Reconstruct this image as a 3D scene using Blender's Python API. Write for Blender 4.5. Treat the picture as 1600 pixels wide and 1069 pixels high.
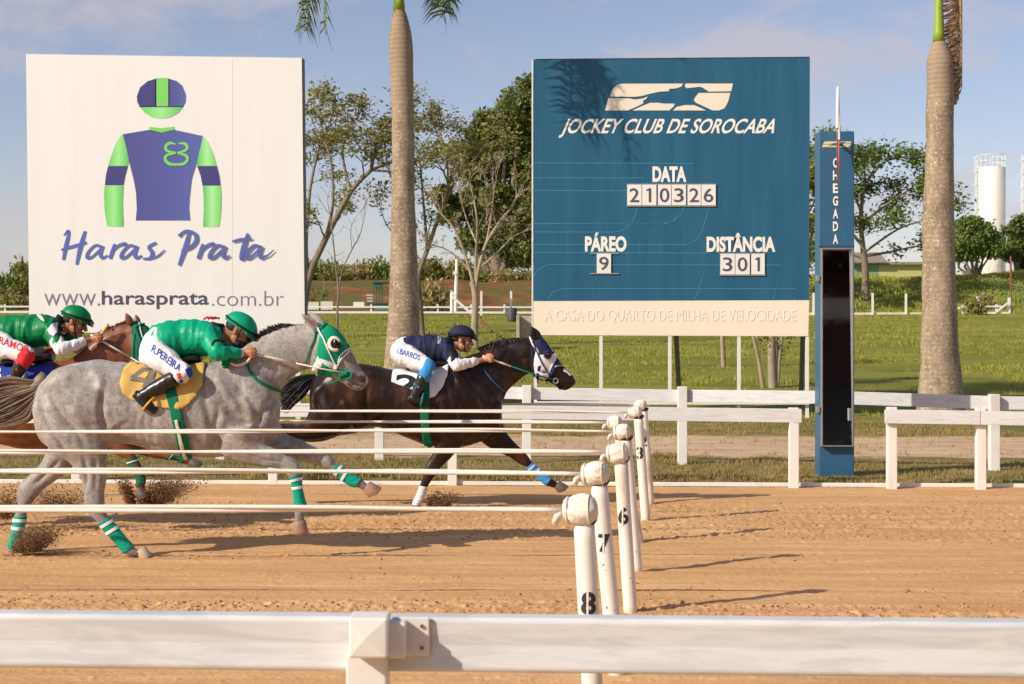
import bpy, bmesh, math, random
import numpy as np
from mathutils import Vector, Matrix, noise
from mathutils.bvhtree import BVHTree
from mathutils.geometry import delaunay_2d_cdt

rnd = random.Random(7)
nrs = np.random.RandomState(11)
S = bpy.context.scene
for o in list(bpy.data.objects):
    bpy.data.objects.remove(o)
COL = S.collection

# ------------------------------------------------------------------ camera, light, exposure
FPX, CXP, CYP, EYE = 2500.0, 800.0, 534.5, 1.65     # focal length in photo pixels, image centre, eye height
cam_d = bpy.data.cameras.new('camera')
cam = bpy.data.objects.new('camera', cam_d); COL.objects.link(cam)
cam.location = (0, 0, EYE); cam.rotation_euler = (math.pi/2, 0, 0)
cam_d.sensor_width = 36; cam_d.lens = FPX/1600*36
cam_d.clip_start = 0.1; cam_d.clip_end = 3000
cam_d.dof.use_dof = True; cam_d.dof.focus_distance = 13.0; cam_d.dof.aperture_fstop = 9.0
S.camera = cam

SUN_TO = Vector((1.34, 0.85, -0.98)).normalized()     # where sunlight travels
elev = math.asin(-SUN_TO.z)
sun_d = bpy.data.lights.new('sun', 'SUN'); sun_d.energy = 4.9; sun_d.angle = math.radians(0.55); sun_d.color = (1.0, 0.90, 0.765)
sun = bpy.data.objects.new('sun', sun_d); COL.objects.link(sun); sun.location = (-20, -12, 20)
sun.rotation_euler = SUN_TO.to_track_quat('-Z', 'Y').to_euler()

W = bpy.data.worlds.new('World'); S.world = W; W.use_nodes = True
def build_world():
    nt = W.node_tree; nt.nodes.clear(); L = nt.links.new
    out = nt.nodes.new('ShaderNodeOutputWorld'); bg = nt.nodes.new('ShaderNodeBackground')
    sky = nt.nodes.new('ShaderNodeTexSky'); sky.sky_type = 'NISHITA'; sky.sun_disc = False
    sky.sun_elevation = elev
    sky.sun_rotation = math.atan2(-SUN_TO.x, -SUN_TO.y)
    sky.air_density = 1.0; sky.dust_density = 1.3; sky.ozone_density = 1.5; sky.altitude = 600
    tc = nt.nodes.new('ShaderNodeTexCoord')
    sep = nt.nodes.new('ShaderNodeSeparateXYZ'); L(tc.outputs['Generated'], sep.inputs[0])
    # clouds: fair-weather banks, seen low over the horizon, so stretched sideways
    mp = nt.nodes.new('ShaderNodeMapping'); mp.inputs['Scale'].default_value = (1.0, 1.0, 2.4)
    mp.inputs['Location'].default_value = (0.62, 0.2, 0.37)
    L(tc.outputs['Generated'], mp.inputs[0])
    n1 = nt.nodes.new('ShaderNodeTexNoise'); n1.inputs['Scale'].default_value = 8.5; n1.inputs['Detail'].default_value = 9; n1.inputs['Roughness'].default_value = 0.56
    n1.inputs['Distortion'].default_value = 0.25
    L(mp.outputs[0], n1.inputs[0])
    r1 = nt.nodes.new('ShaderNodeMapRange'); r1.inputs[1].default_value = 0.46; r1.inputs[2].default_value = 0.66
    r1.interpolation_type = 'SMOOTHSTEP'; L(n1.outputs['Fac'], r1.inputs[0])
    mul = nt.nodes.new('ShaderNodeMath'); mul.operation = 'MULTIPLY'; mul.inputs[1].default_value = 0.66; L(r1.outputs[0], mul.inputs[0])
    mix = nt.nodes.new('ShaderNodeMix'); mix.data_type = 'RGBA'
    tint = nt.nodes.new('ShaderNodeMix'); tint.data_type = 'RGBA'; tint.blend_type = 'MULTIPLY'; tint.inputs[0].default_value = 1
    L(sky.outputs[0], tint.inputs[6]); tint.inputs[7].default_value = SKY_TINT
    L(mul.outputs[0], mix.inputs[0]); L(tint.outputs[2], mix.inputs[6]); mix.inputs[7].default_value = CLOUD
    L(mix.outputs[2], bg.inputs[0]); bg.inputs[1].default_value = 0.105
    L(bg.outputs[0], out.inputs[0])
SKY_TINT = (1.34, 1.13, 1.14, 1); CLOUD = (5.6, 5.1, 5.5, 1)
build_world()
S.view_settings.view_transform = 'Standard'; S.view_settings.look = 'None'
S.view_settings.exposure = 0.04; S.view_settings.gamma = 1; S.view_settings.use_curve_mapping = False
S.cycles.use_denoising = True
S.cycles.max_bounces = 8

# ------------------------------------------------------------------ helpers
def P(px, py, d):
    """real point that the photograph shows at pixel px,py at depth d"""
    return Vector(((px-CXP)/FPX*d, d, EYE-(py-CYP)/FPX*d))

def smooth(a, b, x):
    t = min(1, max(0, (x-a)/(b-a))); return t*t*(3-2*t)

def tag(o, label=None, cat=None, group=None, kind=None):
    if label: o['label'] = label
    if cat: o['category'] = cat
    if group: o['group'] = group
    if kind: o['kind'] = kind
    return o

def empty(name, loc=(0, 0, 0), label=None, cat=None, group=None):
    o = bpy.data.objects.new(name, None); COL.objects.link(o); o.location = loc
    o.empty_display_size = 0.2
    return tag(o, label, cat, group)

def link(name, me, mat=None, parent=None, smoothf=False):
    """link a mesh given in world coordinates, keeping it there under its parent"""
    if mat is not None and len(me.materials) == 0: me.materials.append(mat)
    if smoothf and len(me.polygons): me.polygons.foreach_set('use_smooth', np.ones(len(me.polygons), dtype=bool))
    o = bpy.data.objects.new(name, me); COL.objects.link(o)
    if parent is not None:
        o.parent = parent
        off = Vector((0, 0, 0)); p = parent
        while p is not None:
            off += p.location; p = p.parent
        me.transform(Matrix.Translation(-off))
    return o

def wmesh(name, verts, faces):
    me = bpy.data.meshes.new(name); me.from_pydata([tuple(v) for v in verts], [], faces); me.update(); return me

def fastmesh(name, V, F):
    """V (n,3) float, F (m,k) int with k=3 or 4"""
    me = bpy.data.meshes.new(name)
    V = np.asarray(V, dtype=np.float32); F = np.asarray(F, dtype=np.int32); k = F.shape[1]
    me.vertices.add(len(V)); me.vertices.foreach_set('co', V.ravel())
    me.loops.add(F.size); me.loops.foreach_set('vertex_index', F.ravel())
    me.polygons.add(len(F)); me.polygons.foreach_set('loop_start', np.arange(0, F.size, k, dtype=np.int32))
    me.update(calc_edges=True); return me

class MB:
    """collects shapes into one mesh"""
    def __init__(s): s.v = []; s.f = []
    def add(s, vs, fs):
        n = len(s.v); s.v += [tuple(v) for v in vs]; s.f += [tuple(i+n for i in f) for f in fs]; return s
    def box(s, x0, x1, y0, y1, z0, z1, M=None):
        vs = [Vector((x, y, z)) for x in (x0, x1) for y in (y0, y1) for z in (z0, z1)]
        if M: vs = [M @ v for v in vs]
        return s.add(vs, [(0,1,3,2),(4,6,7,5),(0,4,5,1),(2,3,7,6),(0,2,6,4),(1,5,7,3)])
    def cbox(s, c, size, M=None):
        a, b, d = [t/2 for t in size]
        vs = [Vector((x, y, z)) for x in (-a, a) for y in (-b, b) for z in (-d, d)]
        if M: vs = [M @ v for v in vs]
        vs = [v+Vector(c) for v in vs]
        return s.add(vs, [(0,1,3,2),(4,6,7,5),(0,4,5,1),(2,3,7,6),(0,2,6,4),(1,5,7,3)])
    def tube(s, pts, rad, n=10, caps=True):
        pts = [Vector(p) for p in pts]
        if not hasattr(rad, '__len__'): rad = [rad]*len(pts)
        vs = []; fs = []; prev = None
        for i, p in enumerate(pts):
            t = (pts[min(i+1, len(pts)-1)]-pts[max(i-1, 0)])
            if t.length < 1e-9: t = Vector((0, 0, 1))
            t.normalize()
            if prev is None:
                u = t.cross(Vector((0, 1, 0)))
                if u.length < .1: u = t.cross(Vector((1, 0, 0)))
            else: u = prev-t*prev.dot(t)
            u.normalize(); prev = u; w = t.cross(u)
            for k in range(n):
                a = 2*math.pi*k/n; vs.append(p+(u*math.cos(a)+w*math.sin(a))*rad[i])
        for i in range(len(pts)-1):
            for k in range(n):
                fs.append((i*n+k, i*n+(k+1) % n, (i+1)*n+(k+1) % n, (i+1)*n+k))
        if caps:
            fs.append(tuple(range(n))[::-1]); fs.append(tuple((len(pts)-1)*n+k for k in range(n)))
        return s.add(vs, fs)
    def ellipsoid(s, c, r, M=None, n=14, m=9):
        vs = []; fs = []; c = Vector(c)
        for i in range(m+1):
            th = math.pi*i/m
            for k in range(n):
                a = 2*math.pi*k/n
                v = Vector((r[0]*math.sin(th)*math.cos(a), r[1]*math.sin(th)*math.sin(a), r[2]*math.cos(th)))
                if M: v = M @ v
                vs.append(c+v)
        for i in range(m):
            for k in range(n):
                fs.append((i*n+k, (i+1)*n+k, (i+1)*n+(k+1) % n, i*n+(k+1) % n))
        return s.add(vs, fs)
    def prism(s, poly, y0, y1, clean=True):
        """polygon of (x,z) pairs given depth from y0 to y1"""
        n = len(poly)
        vs = [(x, y0, z) for x, z in poly]+[(x, y1, z) for x, z in poly]
        fs = [tuple(range(n)), tuple(range(2*n-1, n-1, -1))]+[(i, i+n, (i+1) % n+n, (i+1) % n) for i in range(n)]
        return s.add(vs, fs)
    def mesh(s, name='m', weld=False):
        me = wmesh(name, s.v, s.f)
        bm = bmesh.new(); bm.from_mesh(me)
        if weld: bmesh.ops.remove_doubles(bm, verts=bm.verts, dist=1e-5)
        bmesh.ops.recalc_face_normals(bm, faces=bm.faces)
        bm.to_mesh(me); bm.free(); return me
    def build(s, name, mat, parent=None, smoothf=False, bevel=0, seg=2):
        o = link(name, s.mesh(name), mat, parent, smoothf)
        if bevel:
            b = o.modifiers.new('bevel', 'BEVEL'); b.width = bevel; b.segments = seg; b.limit_method = 'ANGLE'
        return o

def baked(me, mods):
    """mesh with modifiers applied; mods = [(type, {settings})]"""
    o = bpy.data.objects.new('tmp', me); COL.objects.link(o)
    for t, kw in mods:
        m = o.modifiers.new(t, t)
        for k, v in kw.items(): setattr(m, k, v)
    dg = bpy.context.evaluated_depsgraph_get(); dg.update()
    out = bpy.data.meshes.new_from_object(o.evaluated_get(dg))
    bpy.data.objects.remove(o); return out

def subsurf(o, lv=1):
    m = o.modifiers.new('sub', 'SUBSURF'); m.levels = lv; m.render_levels = lv

def catmull(rows, per=4):
    """rows: list of equal-length float lists -> smoothly interpolated rows"""
    A = np.array(rows, float); n = len(A); out = []
    for i in range(n-1):
        p0 = A[max(i-1, 0)]; p1 = A[i]; p2 = A[i+1]; p3 = A[min(i+2, n-1)]
        for k in range(per):
            t = k/per
            out.append(0.5*((2*p1)+(-p0+p2)*t+(2*p0-5*p1+4*p2-p3)*t*t+(-p0+3*p1-3*p2+p3)*t**3))
    out.append(A[-1]); return out

def loft(mb, secs, d0, n=20, per=4, sq=1.0, egg=0.0):
    """secs: (ax,ay,bx,by,halfwidth,yoff) with a,b edge points as the photograph shows them at depth d0; closed body"""
    rows = catmull([list(s)+[0]*(6-len(s)) for s in secs], per)
    vs = []; fs = []
    for r in rows:
        yo = r[5]; a = P(r[0], r[1], d0); b = P(r[2], r[3], d0)
        c = (a+b)/2; h = (a-b)/2; c.y = d0+yo
        for k in range(n):
            t = 2*math.pi*k/n; ct, st = math.cos(t), math.sin(t)
            wx = abs(st)**sq*(1 if st >= 0 else -1)
            ww = r[4]*(1-egg*ct)
            vs.append(c+h*ct+Vector((0, 1, 0))*wx*ww)
    m = len(rows)
    for i in range(m-1):
        for k in range(n):
            fs.append((i*n+k, (i+1)*n+k, (i+1)*n+(k+1) % n, i*n+(k+1) % n))
    fs.append(tuple(range(n))); fs.append(tuple((m-1)*n+k for k in range(n))[::-1])
    mb.add(vs, fs)

def fuse(mb, voxel, it=6, fac=0.5):
    me = mb.mesh()
    return baked(me, [('REMESH', dict(mode='VOXEL', voxel_size=voxel)), ('SMOOTH', dict(factor=fac, iterations=it))])

def wrinkle(me, amp, scale, seed=0, stretch=(1, 1, 1), ridged=False):
    n = len(me.vertices); co = np.empty(n*3); me.vertices.foreach_get('co', co); co = co.reshape(-1, 3)
    no = np.empty(n*3); me.vertices.foreach_get('normal', no); no = no.reshape(-1, 3)
    for i in range(n):
        c = co[i]
        v = noise.noise(Vector((c[0]*scale*stretch[0]+seed, c[1]*scale*stretch[1], c[2]*scale*stretch[2])))
        if ridged: v = 0.35-abs(v)*2.2
        co[i] += no[i]*amp*v
    me.vertices.foreach_set('co', co.ravel()); me.update()

def sculpt(me, d, strokes):
    """press grooves (depth > 0) or raise ridges (depth < 0) along lines; strokes: (points, half width, depth)"""
    n = len(me.vertices); co = np.empty(n*3); me.vertices.foreach_get('co', co); co = co.reshape(-1, 3)
    no = np.empty(n*3); me.vertices.foreach_get('normal', no); no = no.reshape(-1, 3)
    k = d/FPX; px = CXP+co[:, 0]/k; py = CYP-(co[:, 2]-EYE)/k; dz = np.zeros(n)
    for pts, w, dp in strokes:
        r = np.array(catmull([list(q) for q in pts], 3)); best = np.full(n, 1e9); tt = np.zeros(n)
        for i in range(len(r)-1):
            a, b = r[i], r[i+1]; ab = b-a; L2 = (ab**2).sum()+1e-9
            t = np.clip(((px-a[0])*ab[0]+(py-a[1])*ab[1])/L2, 0, 1)
            ds = (px-a[0]-t*ab[0])**2+(py-a[1]-t*ab[1])**2; m = ds < best; best[m] = ds[m]; tt[m] = ((i+t)/(len(r)-1))[m]
        dz -= dp*np.exp(-best/(w*w))*np.clip(np.sin(np.pi*np.clip(tt*.86+.07, 0, 1))*1.4, 0, 1)
    side = np.clip(np.abs(no[:, 1])*2.2, 0, 1)
    co += no*(dz*side)[:, None]; me.vertices.foreach_set('co', co.ravel()); me.update()

def bvh(me):
    return BVHTree.FromPolygons([v.co.copy() for v in me.vertices], [tuple(p.vertices) for p in me.polygons])

CAM0 = Vector((0, 0, EYE))
def resample(poly, step):
    out = []
    n = len(poly)
    for i in range(n):
        a = Vector(poly[i]); b = Vector(poly[(i+1) % n]); L = (b-a).length; k = max(1, int(L/step))
        for j in range(k): out.append(a.lerp(b, j/k))
    return out

def inpoly(x, y, poly):
    r = False; n = len(poly); j = n-1
    for i in range(n):
        xi, yi = poly[i][0], poly[i][1]; xj, yj = poly[j][0], poly[j][1]
        if (yi > y) != (yj > y) and x < (xj-xi)*(y-yi)/(yj-yi)+xi: r = not r
        j = i
    return r

def flat_fill(poly, step):
    """2d outline -> (points, triangles) with inner grid points"""
    b = resample(poly, step); n = len(b)
    xs = [p[0] for p in b]; ys = [p[1] for p in b]
    pts = [Vector((p[0], p[1])) for p in b]
    x = min(xs)+step*.5
    row = 0
    while x < max(xs):
        y = min(ys)+step*.5*(row % 2)
        while y < max(ys):
            if inpoly(x, y, b):
                if min((x-q[0])**2+(y-q[1])**2 for q in b) > (step*.45)**2: pts.append(Vector((x, y)))
            y += step
        x += step*.9; row += 1
    r = delaunay_2d_cdt(pts, [(i, (i+1) % n) for i in range(n)], [list(range(n))], 1, 1e-6)
    return r[0], [tuple(f) for f in r[2] if len(f) >= 3]

def drape(polys, tree, dmid, off=0.006, thick=0.0, step=3.0, both=False, maxgap=0.12, tris=None):
    """lay cloth, straps or lettering on a body: outlines as the photograph shows them, carried onto the body's surface;
    both=True also lays the mirrored piece on the far flank"""
    V = []; F = []
    src = []
    if tris is not None: src.append(tris)
    else:
        for p in polys: src.append(flat_fill(p, step))
    for side in ((0, 1) if both else (0,)):
        org = CAM0 if side == 0 else Vector((0, 2*dmid, EYE))
        for pts, fs in src:
            hit = []
            for q in pts:
                t = P(q[0], q[1], dmid)
                h = tree.ray_cast(org, (t-org).normalized(), 60)
                hit.append(h)
            ok = {}
            for i, h in enumerate(hit):
                if h[0] is not None:
                    ok[i] = len(V); nn = h[1]
                    V.append(h[0]+nn*off if nn.dot(h[0]-org) < 0 else h[0]-nn*off)
            for f in fs:
                if all(i in ok for i in f):
                    vv = [V[ok[i]] for i in f]
                    if max((vv[a]-vv[a-1]).length for a in range(len(vv))) < maxgap: F.append(tuple(ok[i] for i in f))
    me = wmesh('cloth', V, F)
    bm = bmesh.new(); bm.from_mesh(me)
    bmesh.ops.delete(bm, geom=[v for v in bm.verts if not v.link_faces], context='VERTS')
    bmesh.ops.recalc_face_normals(bm, faces=bm.faces)
    bm.to_mesh(me); bm.free()
    if thick: me = baked(me, [('SOLIDIFY', dict(thickness=thick, offset=0))])
    return me

def band(pts, w):
    """outline of a strap that follows pts with width w (photo pixels)"""
    if not hasattr(w, '__len__'): w = [w]*len(pts)
    L = []; R = []
    for i, p in enumerate(pts):
        a = Vector(pts[max(i-1, 0)]); b = Vector(pts[min(i+1, len(pts)-1)]); t = (b-a).normalized(); nrm = Vector((-t.y, t.x))
        L.append(Vector(p)+nrm*w[i]/2); R.append(Vector(p)-nrm*w[i]/2)
    return [tuple(v) for v in L]+[tuple(v) for v in R[::-1]]

def text_mesh(s, bold=0.0, shear=0.0, spacing=1.0, extrude=0.0, res=5):
    c = bpy.data.curves.new('t', 'FONT'); c.body = s; c.size = 1; c.offset = bold; c.shear = shear
    c.space_character = spacing; c.resolution_u = res; c.extrude = extrude
    o = bpy.data.objects.new('t', c); COL.objects.link(o)
    dg = bpy.context.evaluated_depsgraph_get(); dg.update()
    me = bpy.data.meshes.new_from_object(o.evaluated_get(dg)); bpy.data.objects.remove(o)
    return me

def fit_text(s, O, ux, uz, **kw):
    """text filling the parallelogram with lower-left corner O, width vector ux and height vector uz"""
    me = text_mesh(s, **kw)
    xs = [v.co.x for v in me.vertices]; ys = [v.co.y for v in me.vertices]
    x0, x1, y0, y1 = min(xs), max(xs), min(ys), max(ys)
    for v in me.vertices:
        a = (v.co.x-x0)/(x1-x0); b = (v.co.y-y0)/(y1-y0)
        v.co = Vector(O)+Vector(ux)*a+Vector(uz)*b
    me.materials.clear(); me.update()
    return me

def drape_text(s, O, ux, uz, tree, dmid, step=2.0, off=0.004, **kw):
    """lettering printed on a body: O, ux, uz in photo pixels"""
    me = fit_text(s, (O[0], O[1], 0), (ux[0], ux[1], 0), (uz[0], uz[1], 0), **kw)
    bm = bmesh.new(); bm.from_mesh(me); bmesh.ops.triangulate(bm, faces=bm.faces)
    for _ in range(5):
        e = [x for x in bm.edges if x.calc_length() > step]
        if not e: break
        bmesh.ops.subdivide_edges(bm, edges=e, cuts=1); bmesh.ops.triangulate(bm, faces=bm.faces)
    bm.verts.index_update()
    pts = [Vector((v.co.x, v.co.y)) for v in bm.verts]; fs = [tuple(v.index for v in f.verts) for f in bm.faces]
    bm.free()
    return drape(None, tree, dmid, off=off, tris=(pts, fs))

# ------------------------------------------------------------------ materials
def nmat(name):
    m = bpy.data.materials.new(name); m.use_nodes = True
    nt = m.node_tree; b = nt.nodes['Principled BSDF']; return m, nt, b, nt.links.new

def coords(nt, scale=(1, 1, 1), obj=True):
    tc = nt.nodes.new('ShaderNodeTexCoord'); mp = nt.nodes.new('ShaderNodeMapping')
    nt.links.new(tc.outputs['Object' if obj else 'Generated'], mp.inputs[0]); mp.inputs['Scale'].default_value = scale
    return mp.outputs[0]

def geo_pos(nt, scale=(1, 1, 1)):
    g = nt.nodes.new('ShaderNodeNewGeometry'); mp = nt.nodes.new('ShaderNodeMapping')
    nt.links.new(g.outputs['Position'], mp.inputs[0]); mp.inputs['Scale'].default_value = scale
    return mp.outputs[0]

def nz(nt, vec, scale, detail=4, rough=0.55, dist=0.0):
    n = nt.nodes.new('ShaderNodeTexNoise'); n.inputs['Scale'].default_value = scale; n.inputs['Detail'].default_value = detail
    n.inputs['Roughness'].default_value = rough; n.inputs['Distortion'].default_value = dist
    nt.links.new(vec, n.inputs[0]); return n.outputs['Fac']

def ramp(nt, fac, stops):
    r = nt.nodes.new('ShaderNodeValToRGB'); e = r.color_ramp.elements
    while len(e) < len(stops): e.new(0.5)
    for i, (p, c) in enumerate(stops):
        e[i].position = p; e[i].color = tuple(c)+(1,) if len(c) == 3 else c
    nt.links.new(fac, r.inputs[0]); return r.outputs[0]

def mixc(nt, fac, a, b, mode='MIX'):
    m = nt.nodes.new('ShaderNodeMix'); m.data_type = 'RGBA'; m.blend_type = mode
    for i, v in ((0, fac), (6, a), (7, b)):
        if hasattr(v, 'is_output') or hasattr(v, 'links'): nt.links.new(v, m.inputs[i])
        elif i == 0: m.inputs[0].default_value = v
        else: m.inputs[i].default_value = tuple(v)+(1,) if len(v) == 3 else v
    return m.outputs[2]

def rng(nt, v, a, b, c=0.0, d=1.0, sm=True):
    r = nt.nodes.new('ShaderNodeMapRange'); nt.links.new(v, r.inputs[0])
    for i, x in enumerate((a, b, c, d)): r.inputs[i+1].default_value = x
    if sm: r.interpolation_type = 'SMOOTHSTEP'
    return r.outputs[0]

def math_(nt, op, a, b=0.0):
    m = nt.nodes.new('ShaderNodeMath'); m.operation = op
    for i, v in ((0, a), (1, b)):
        if hasattr(v, 'is_output'): nt.links.new(v, m.inputs[i])
        else: m.inputs[i].default_value = v
    return m.outputs[0]

def bump(nt, b, h, strength=0.3, dist=0.01):
    n = nt.nodes.new('ShaderNodeBump'); n.inputs['Strength'].default_value = strength; n.inputs['Distance'].default_value = dist
    nt.links.new(h, n.inputs['Height']); nt.links.new(n.outputs[0], b.inputs['Normal'])

def plain(name, c, rough=0.6, var=0.12, scale=6, bs=0.0, bscale=60, bdist=0.004, metal=0.0, stretch=(1, 1, 1), dirt=None, dirtamt=0.3, spec=None):
    m, nt, b, L = nmat(name); v = coords(nt, stretch)
    n = nz(nt, v, scale, 6)
    c = Vector(c[:3])
    col = ramp(nt, n, [(0.3, c*(1-var)), (0.7, [min(1, x*(1+var)) for x in c])])
    if dirt is not None:
        dn = nz(nt, v, scale*2.7, 8, 0.65)
        col = mixc(nt, rng(nt, dn, 0.5, 0.72, 0, dirtamt), col, dirt)
    L(col, b.inputs['Base Color']); b.inputs['Roughness'].default_value = rough; b.inputs['Metallic'].default_value = metal
    if spec is not None: b.inputs['Specular IOR Level'].default_value = spec
    if bs: bump(nt, b, nz(nt, v, bscale, 4), bs, bdist)
    return m

def rgb(r, g, b):
    f = lambda u: ((u/255+0.055)/1.055)**2.4 if u > 10 else u/255/12.92
    return (f(r), f(g), f(b))
# ------------------------------------------------------------------ noise on arrays
_LAT = nrs.rand(512, 512)
def vn(x, y, f, ox=0.0, oy=0.0):
    x = x*f+ox+200; y = y*f+oy+200
    xi = np.floor(x).astype(int); yi = np.floor(y).astype(int); fx = x-xi; fy = y-yi
    fx = fx*fx*(3-2*fx); fy = fy*fy*(3-2*fy)
    g = lambda a, b: _LAT[a % 512, b % 512]
    return (g(xi, yi)*(1-fx)+g(xi+1, yi)*fx)*(1-fy)+(g(xi, yi+1)*(1-fx)+g(xi+1, yi+1)*fx)*fy

SLOPE = 0.05          # the track runs a little towards the camera on the right
def track_y(x, y0): return y0-SLOPE*x

def ground_z(x, y):
    x = np.asarray(x, float); y = np.asarray(y, float)
    s = np.clip((y-35)/60, 0, None)
    z = np.where(y < 95, 3.3*s**1.12, 3.3)
    z = np.where(y > 36, z+0.10*(vn(x, y, .16)-.5)*np.clip((y-36)/10, 0, 1), z)
    b = np.clip((y-99-2*(vn(x, y*0, .09, 5)-.5))/11.5, 0, 1); b = b*b*(3-2*b)
    top = 2.62+0.2*np.clip((x-4)/20, 0, 1)+0.5*(vn(x, y, .11, 9)-.5)
    z = z+b*top+0.25*(vn(x, y, .5, 3)-.5)*b
    return z

# ------------------------------------------------------------------ ground materials
def dirt_mat():
    m, nt, b, L = nmat('track sand'); v = geo_pos(nt)
    vs = geo_pos(nt, (0.35, 2.4, 1))
    n1 = nz(nt, vs, 1.3, 6, .6); n2 = nz(nt, v, 26, 6, .7); n3 = nz(nt, v, 5.5, 5, .6)
    col = ramp(nt, n1, [(0.28, (.50, .27, .11)), (0.5, (.60, .35, .16)), (0.74, (.72, .445, .225))])
    col = mixc(nt, rng(nt, n3, .45, .75, 0, .45), col, (.50, .28, .135))
    col = mixc(nt, rng(nt, n2, .53, .7, 0, .6), col, (.42, .21, .085))
    L(col, b.inputs['Base Color']); b.inputs['Roughness'].default_value = .95; b.inputs['Specular IOR Level'].default_value = .15
    h = math_(nt, 'ADD', n2, math_(nt, 'MULTIPLY', nz(nt, v, 90, 4, .7), .5))
    bump(nt, b, h, .6, .010); return m
M_DIRT = dirt_mat()

def field_mat():
    m, nt, b, L = nmat('field grass'); v = geo_pos(nt)
    n1 = nz(nt, geo_pos(nt, (.35, 1, 1)), .55, 5, .6); n2 = nz(nt, v, 5, 6, .7); n3 = nz(nt, geo_pos(nt, (.5, 1.6, 1)), .22, 4, .6)
    col = ramp(nt, n1, [(0.3, (.15, .165, .022)), (0.5, (.235, .24, .034)), (0.7, (.33, .31, .06))])
    col = mixc(nt, rng(nt, n2, .45, .75, 0, .6), col, (.12, .145, .02))
    col = mixc(nt, rng(nt, n3, .5, .68, 0, .5), col, (.35, .30, .06))
    sep = nt.nodes.new('ShaderNodeSeparateXYZ'); L(v, sep.inputs[0])
    # the bank behind the far rail: red earth in the middle, rank grass to the right and far left
    y = sep.outputs['Y']; x = sep.outputs['X']
    nb = nz(nt, geo_pos(nt, (1, 1, 2)), .35, 6, .6)
    earth = ramp(nt, nz(nt, v, .9, 7, .65), [(.3, (.10, .05, .025)), (.5, (.24, .105, .045)), (.7, (.40, .19, .09))])
    earth = mixc(nt, rng(nt, nz(nt, v, .6, 6, .6), .42, .6), earth, (.13, .12, .035))
    onb = rng(nt, y, 96.8, 97.6, 0, 1)
    mid = math_(nt, 'MULTIPLY', rng(nt, x, -34, -29, 0, 1), rng(nt, x, 5, 9, 1, 0))
    mid = math_(nt, 'MULTIPLY', mid, rng(nt, y, 111, 112.5, 1, 0))
    col = mixc(nt, math_(nt, 'MULTIPLY', onb, mid), col, earth)
    bankg = ramp(nt, nb, [(.3, (.11, .16, .03)), (.55, (.20, .26, .06)), (.75, (.33, .29, .10))])
    inv = math_(nt, 'SUBTRACT', 1.0, mid)
    col = mixc(nt, math_(nt, 'MULTIPLY', onb, inv), col, bankg)
    L(col, b.inputs['Base Color']); b.inputs['Roughness'].default_value = .9; b.inputs['Specular IOR Level'].default_value = .2
    bump(nt, b, nz(nt, v, 14, 6, .75), .9, .08); return m
M_FIELD = field_mat()

def verge_mat():
    m, nt, b, L = nmat('verge'); v = geo_pos(nt)
    sep = nt.nodes.new('ShaderNodeSeparateXYZ'); L(v, sep.inputs[0])
    yy = math_(nt, 'ADD', sep.outputs['Y'], math_(nt, 'MULTIPLY', sep.outputs['X'], SLOPE))
    wob = math_(nt, 'MULTIPLY', math_(nt, 'SUBTRACT', nz(nt, v, .9, 7, .7), .5), 3.2)
    yy = math_(nt, 'ADD', yy, wob)
    g = ramp(nt, nz(nt, v, 1.1, 6, .7), [(.3, (.13, .12, .03)), (.5, (.25, .19, .07)), (.68, (.42, .27, .13))])
    g = mixc(nt, rng(nt, nz(nt, v, 9, 6, .7), .48, .7, 0, .7), g, (.07, .07, .02))
    p = ramp(nt, nz(nt, geo_pos(nt, (.5, 2, 1)), 1.2, 7, .65), [(.3, (.42, .26, .14)), (.5, (.60, .42, .265)), (.72, (.68, .50, .33))])
    p = mixc(nt, rng(nt, nz(nt, v, 3, 6, .7), .54, .68, 0, .7), p, (.36, .16, .07))
    path = math_(nt, 'MULTIPLY', rng(nt, yy, 22.3, 22.9, 0, 1), rng(nt, yy, 27.4, 28.4, 1, 0))
    g2 = mixc(nt, rng(nt, yy, 29.0, 31.5, 0, 1), g, (.12, .15, .035))
    col = mixc(nt, path, g2, p)
    L(col, b.inputs['Base Color']); b.inputs['Roughness'].default_value = .95; b.inputs['Specular IOR Level'].default_value = .15
    bump(nt, b, nz(nt, v, 22, 6, .75), .8, .03); return m
M_VERGE = verge_mat()

# ------------------------------------------------------------------ ground sheets
def grid_mesh(name, X, Y, Z):
    r, c = X.shape
    V = np.stack([X.ravel(), Y.ravel(), Z.ravel()], 1)
    i = np.arange(r*c).reshape(r, c)
    F = np.stack([i[:-1, :-1].ravel(), i[:-1, 1:].ravel(), i[1:, 1:].ravel(), i[1:, :-1].ravel()], 1)
    return fastmesh(name, V, F)

# terrain: everything beyond the track to the horizon
ys = np.concatenate([np.linspace(34, 96, 120), np.linspace(96.4, 114, 70), np.geomspace(115, 1500, 30)])
us = np.concatenate([-np.geomspace(2.6, .5, 14)[:-1], np.linspace(-.5, .5, 170), np.geomspace(.5, 2.6, 14)[1:]])
YY, UU = np.meshgrid(ys, us, indexing='ij'); XX = UU*(YY+10)
terr = link('grass_field', grid_mesh('grass_field', XX, YY, ground_z(XX, YY)), M_FIELD, None, True); tag(terr, kind='structure')

ys = np.linspace(0, 1, 90); us = np.linspace(-60, 60, 260)
TT, XX = np.meshgrid(ys, us, indexing='ij'); YY = (1-TT)*(18.36-SLOPE*XX)+TT*34.0
ZZ = 0.055*np.clip((YY+SLOPE*XX-18.36)/1.0, 0, 1)*(1-TT)+.03*(vn(XX, YY, 1.3)-.5)*np.clip((YY+SLOPE*XX-18.36)*3, 0, 1)*np.clip((1-TT)*6, 0, 1)
verge = link('verge', grid_mesh('verge', XX, YY, ZZ), M_VERGE, None, True); tag(verge, kind='structure')

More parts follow.
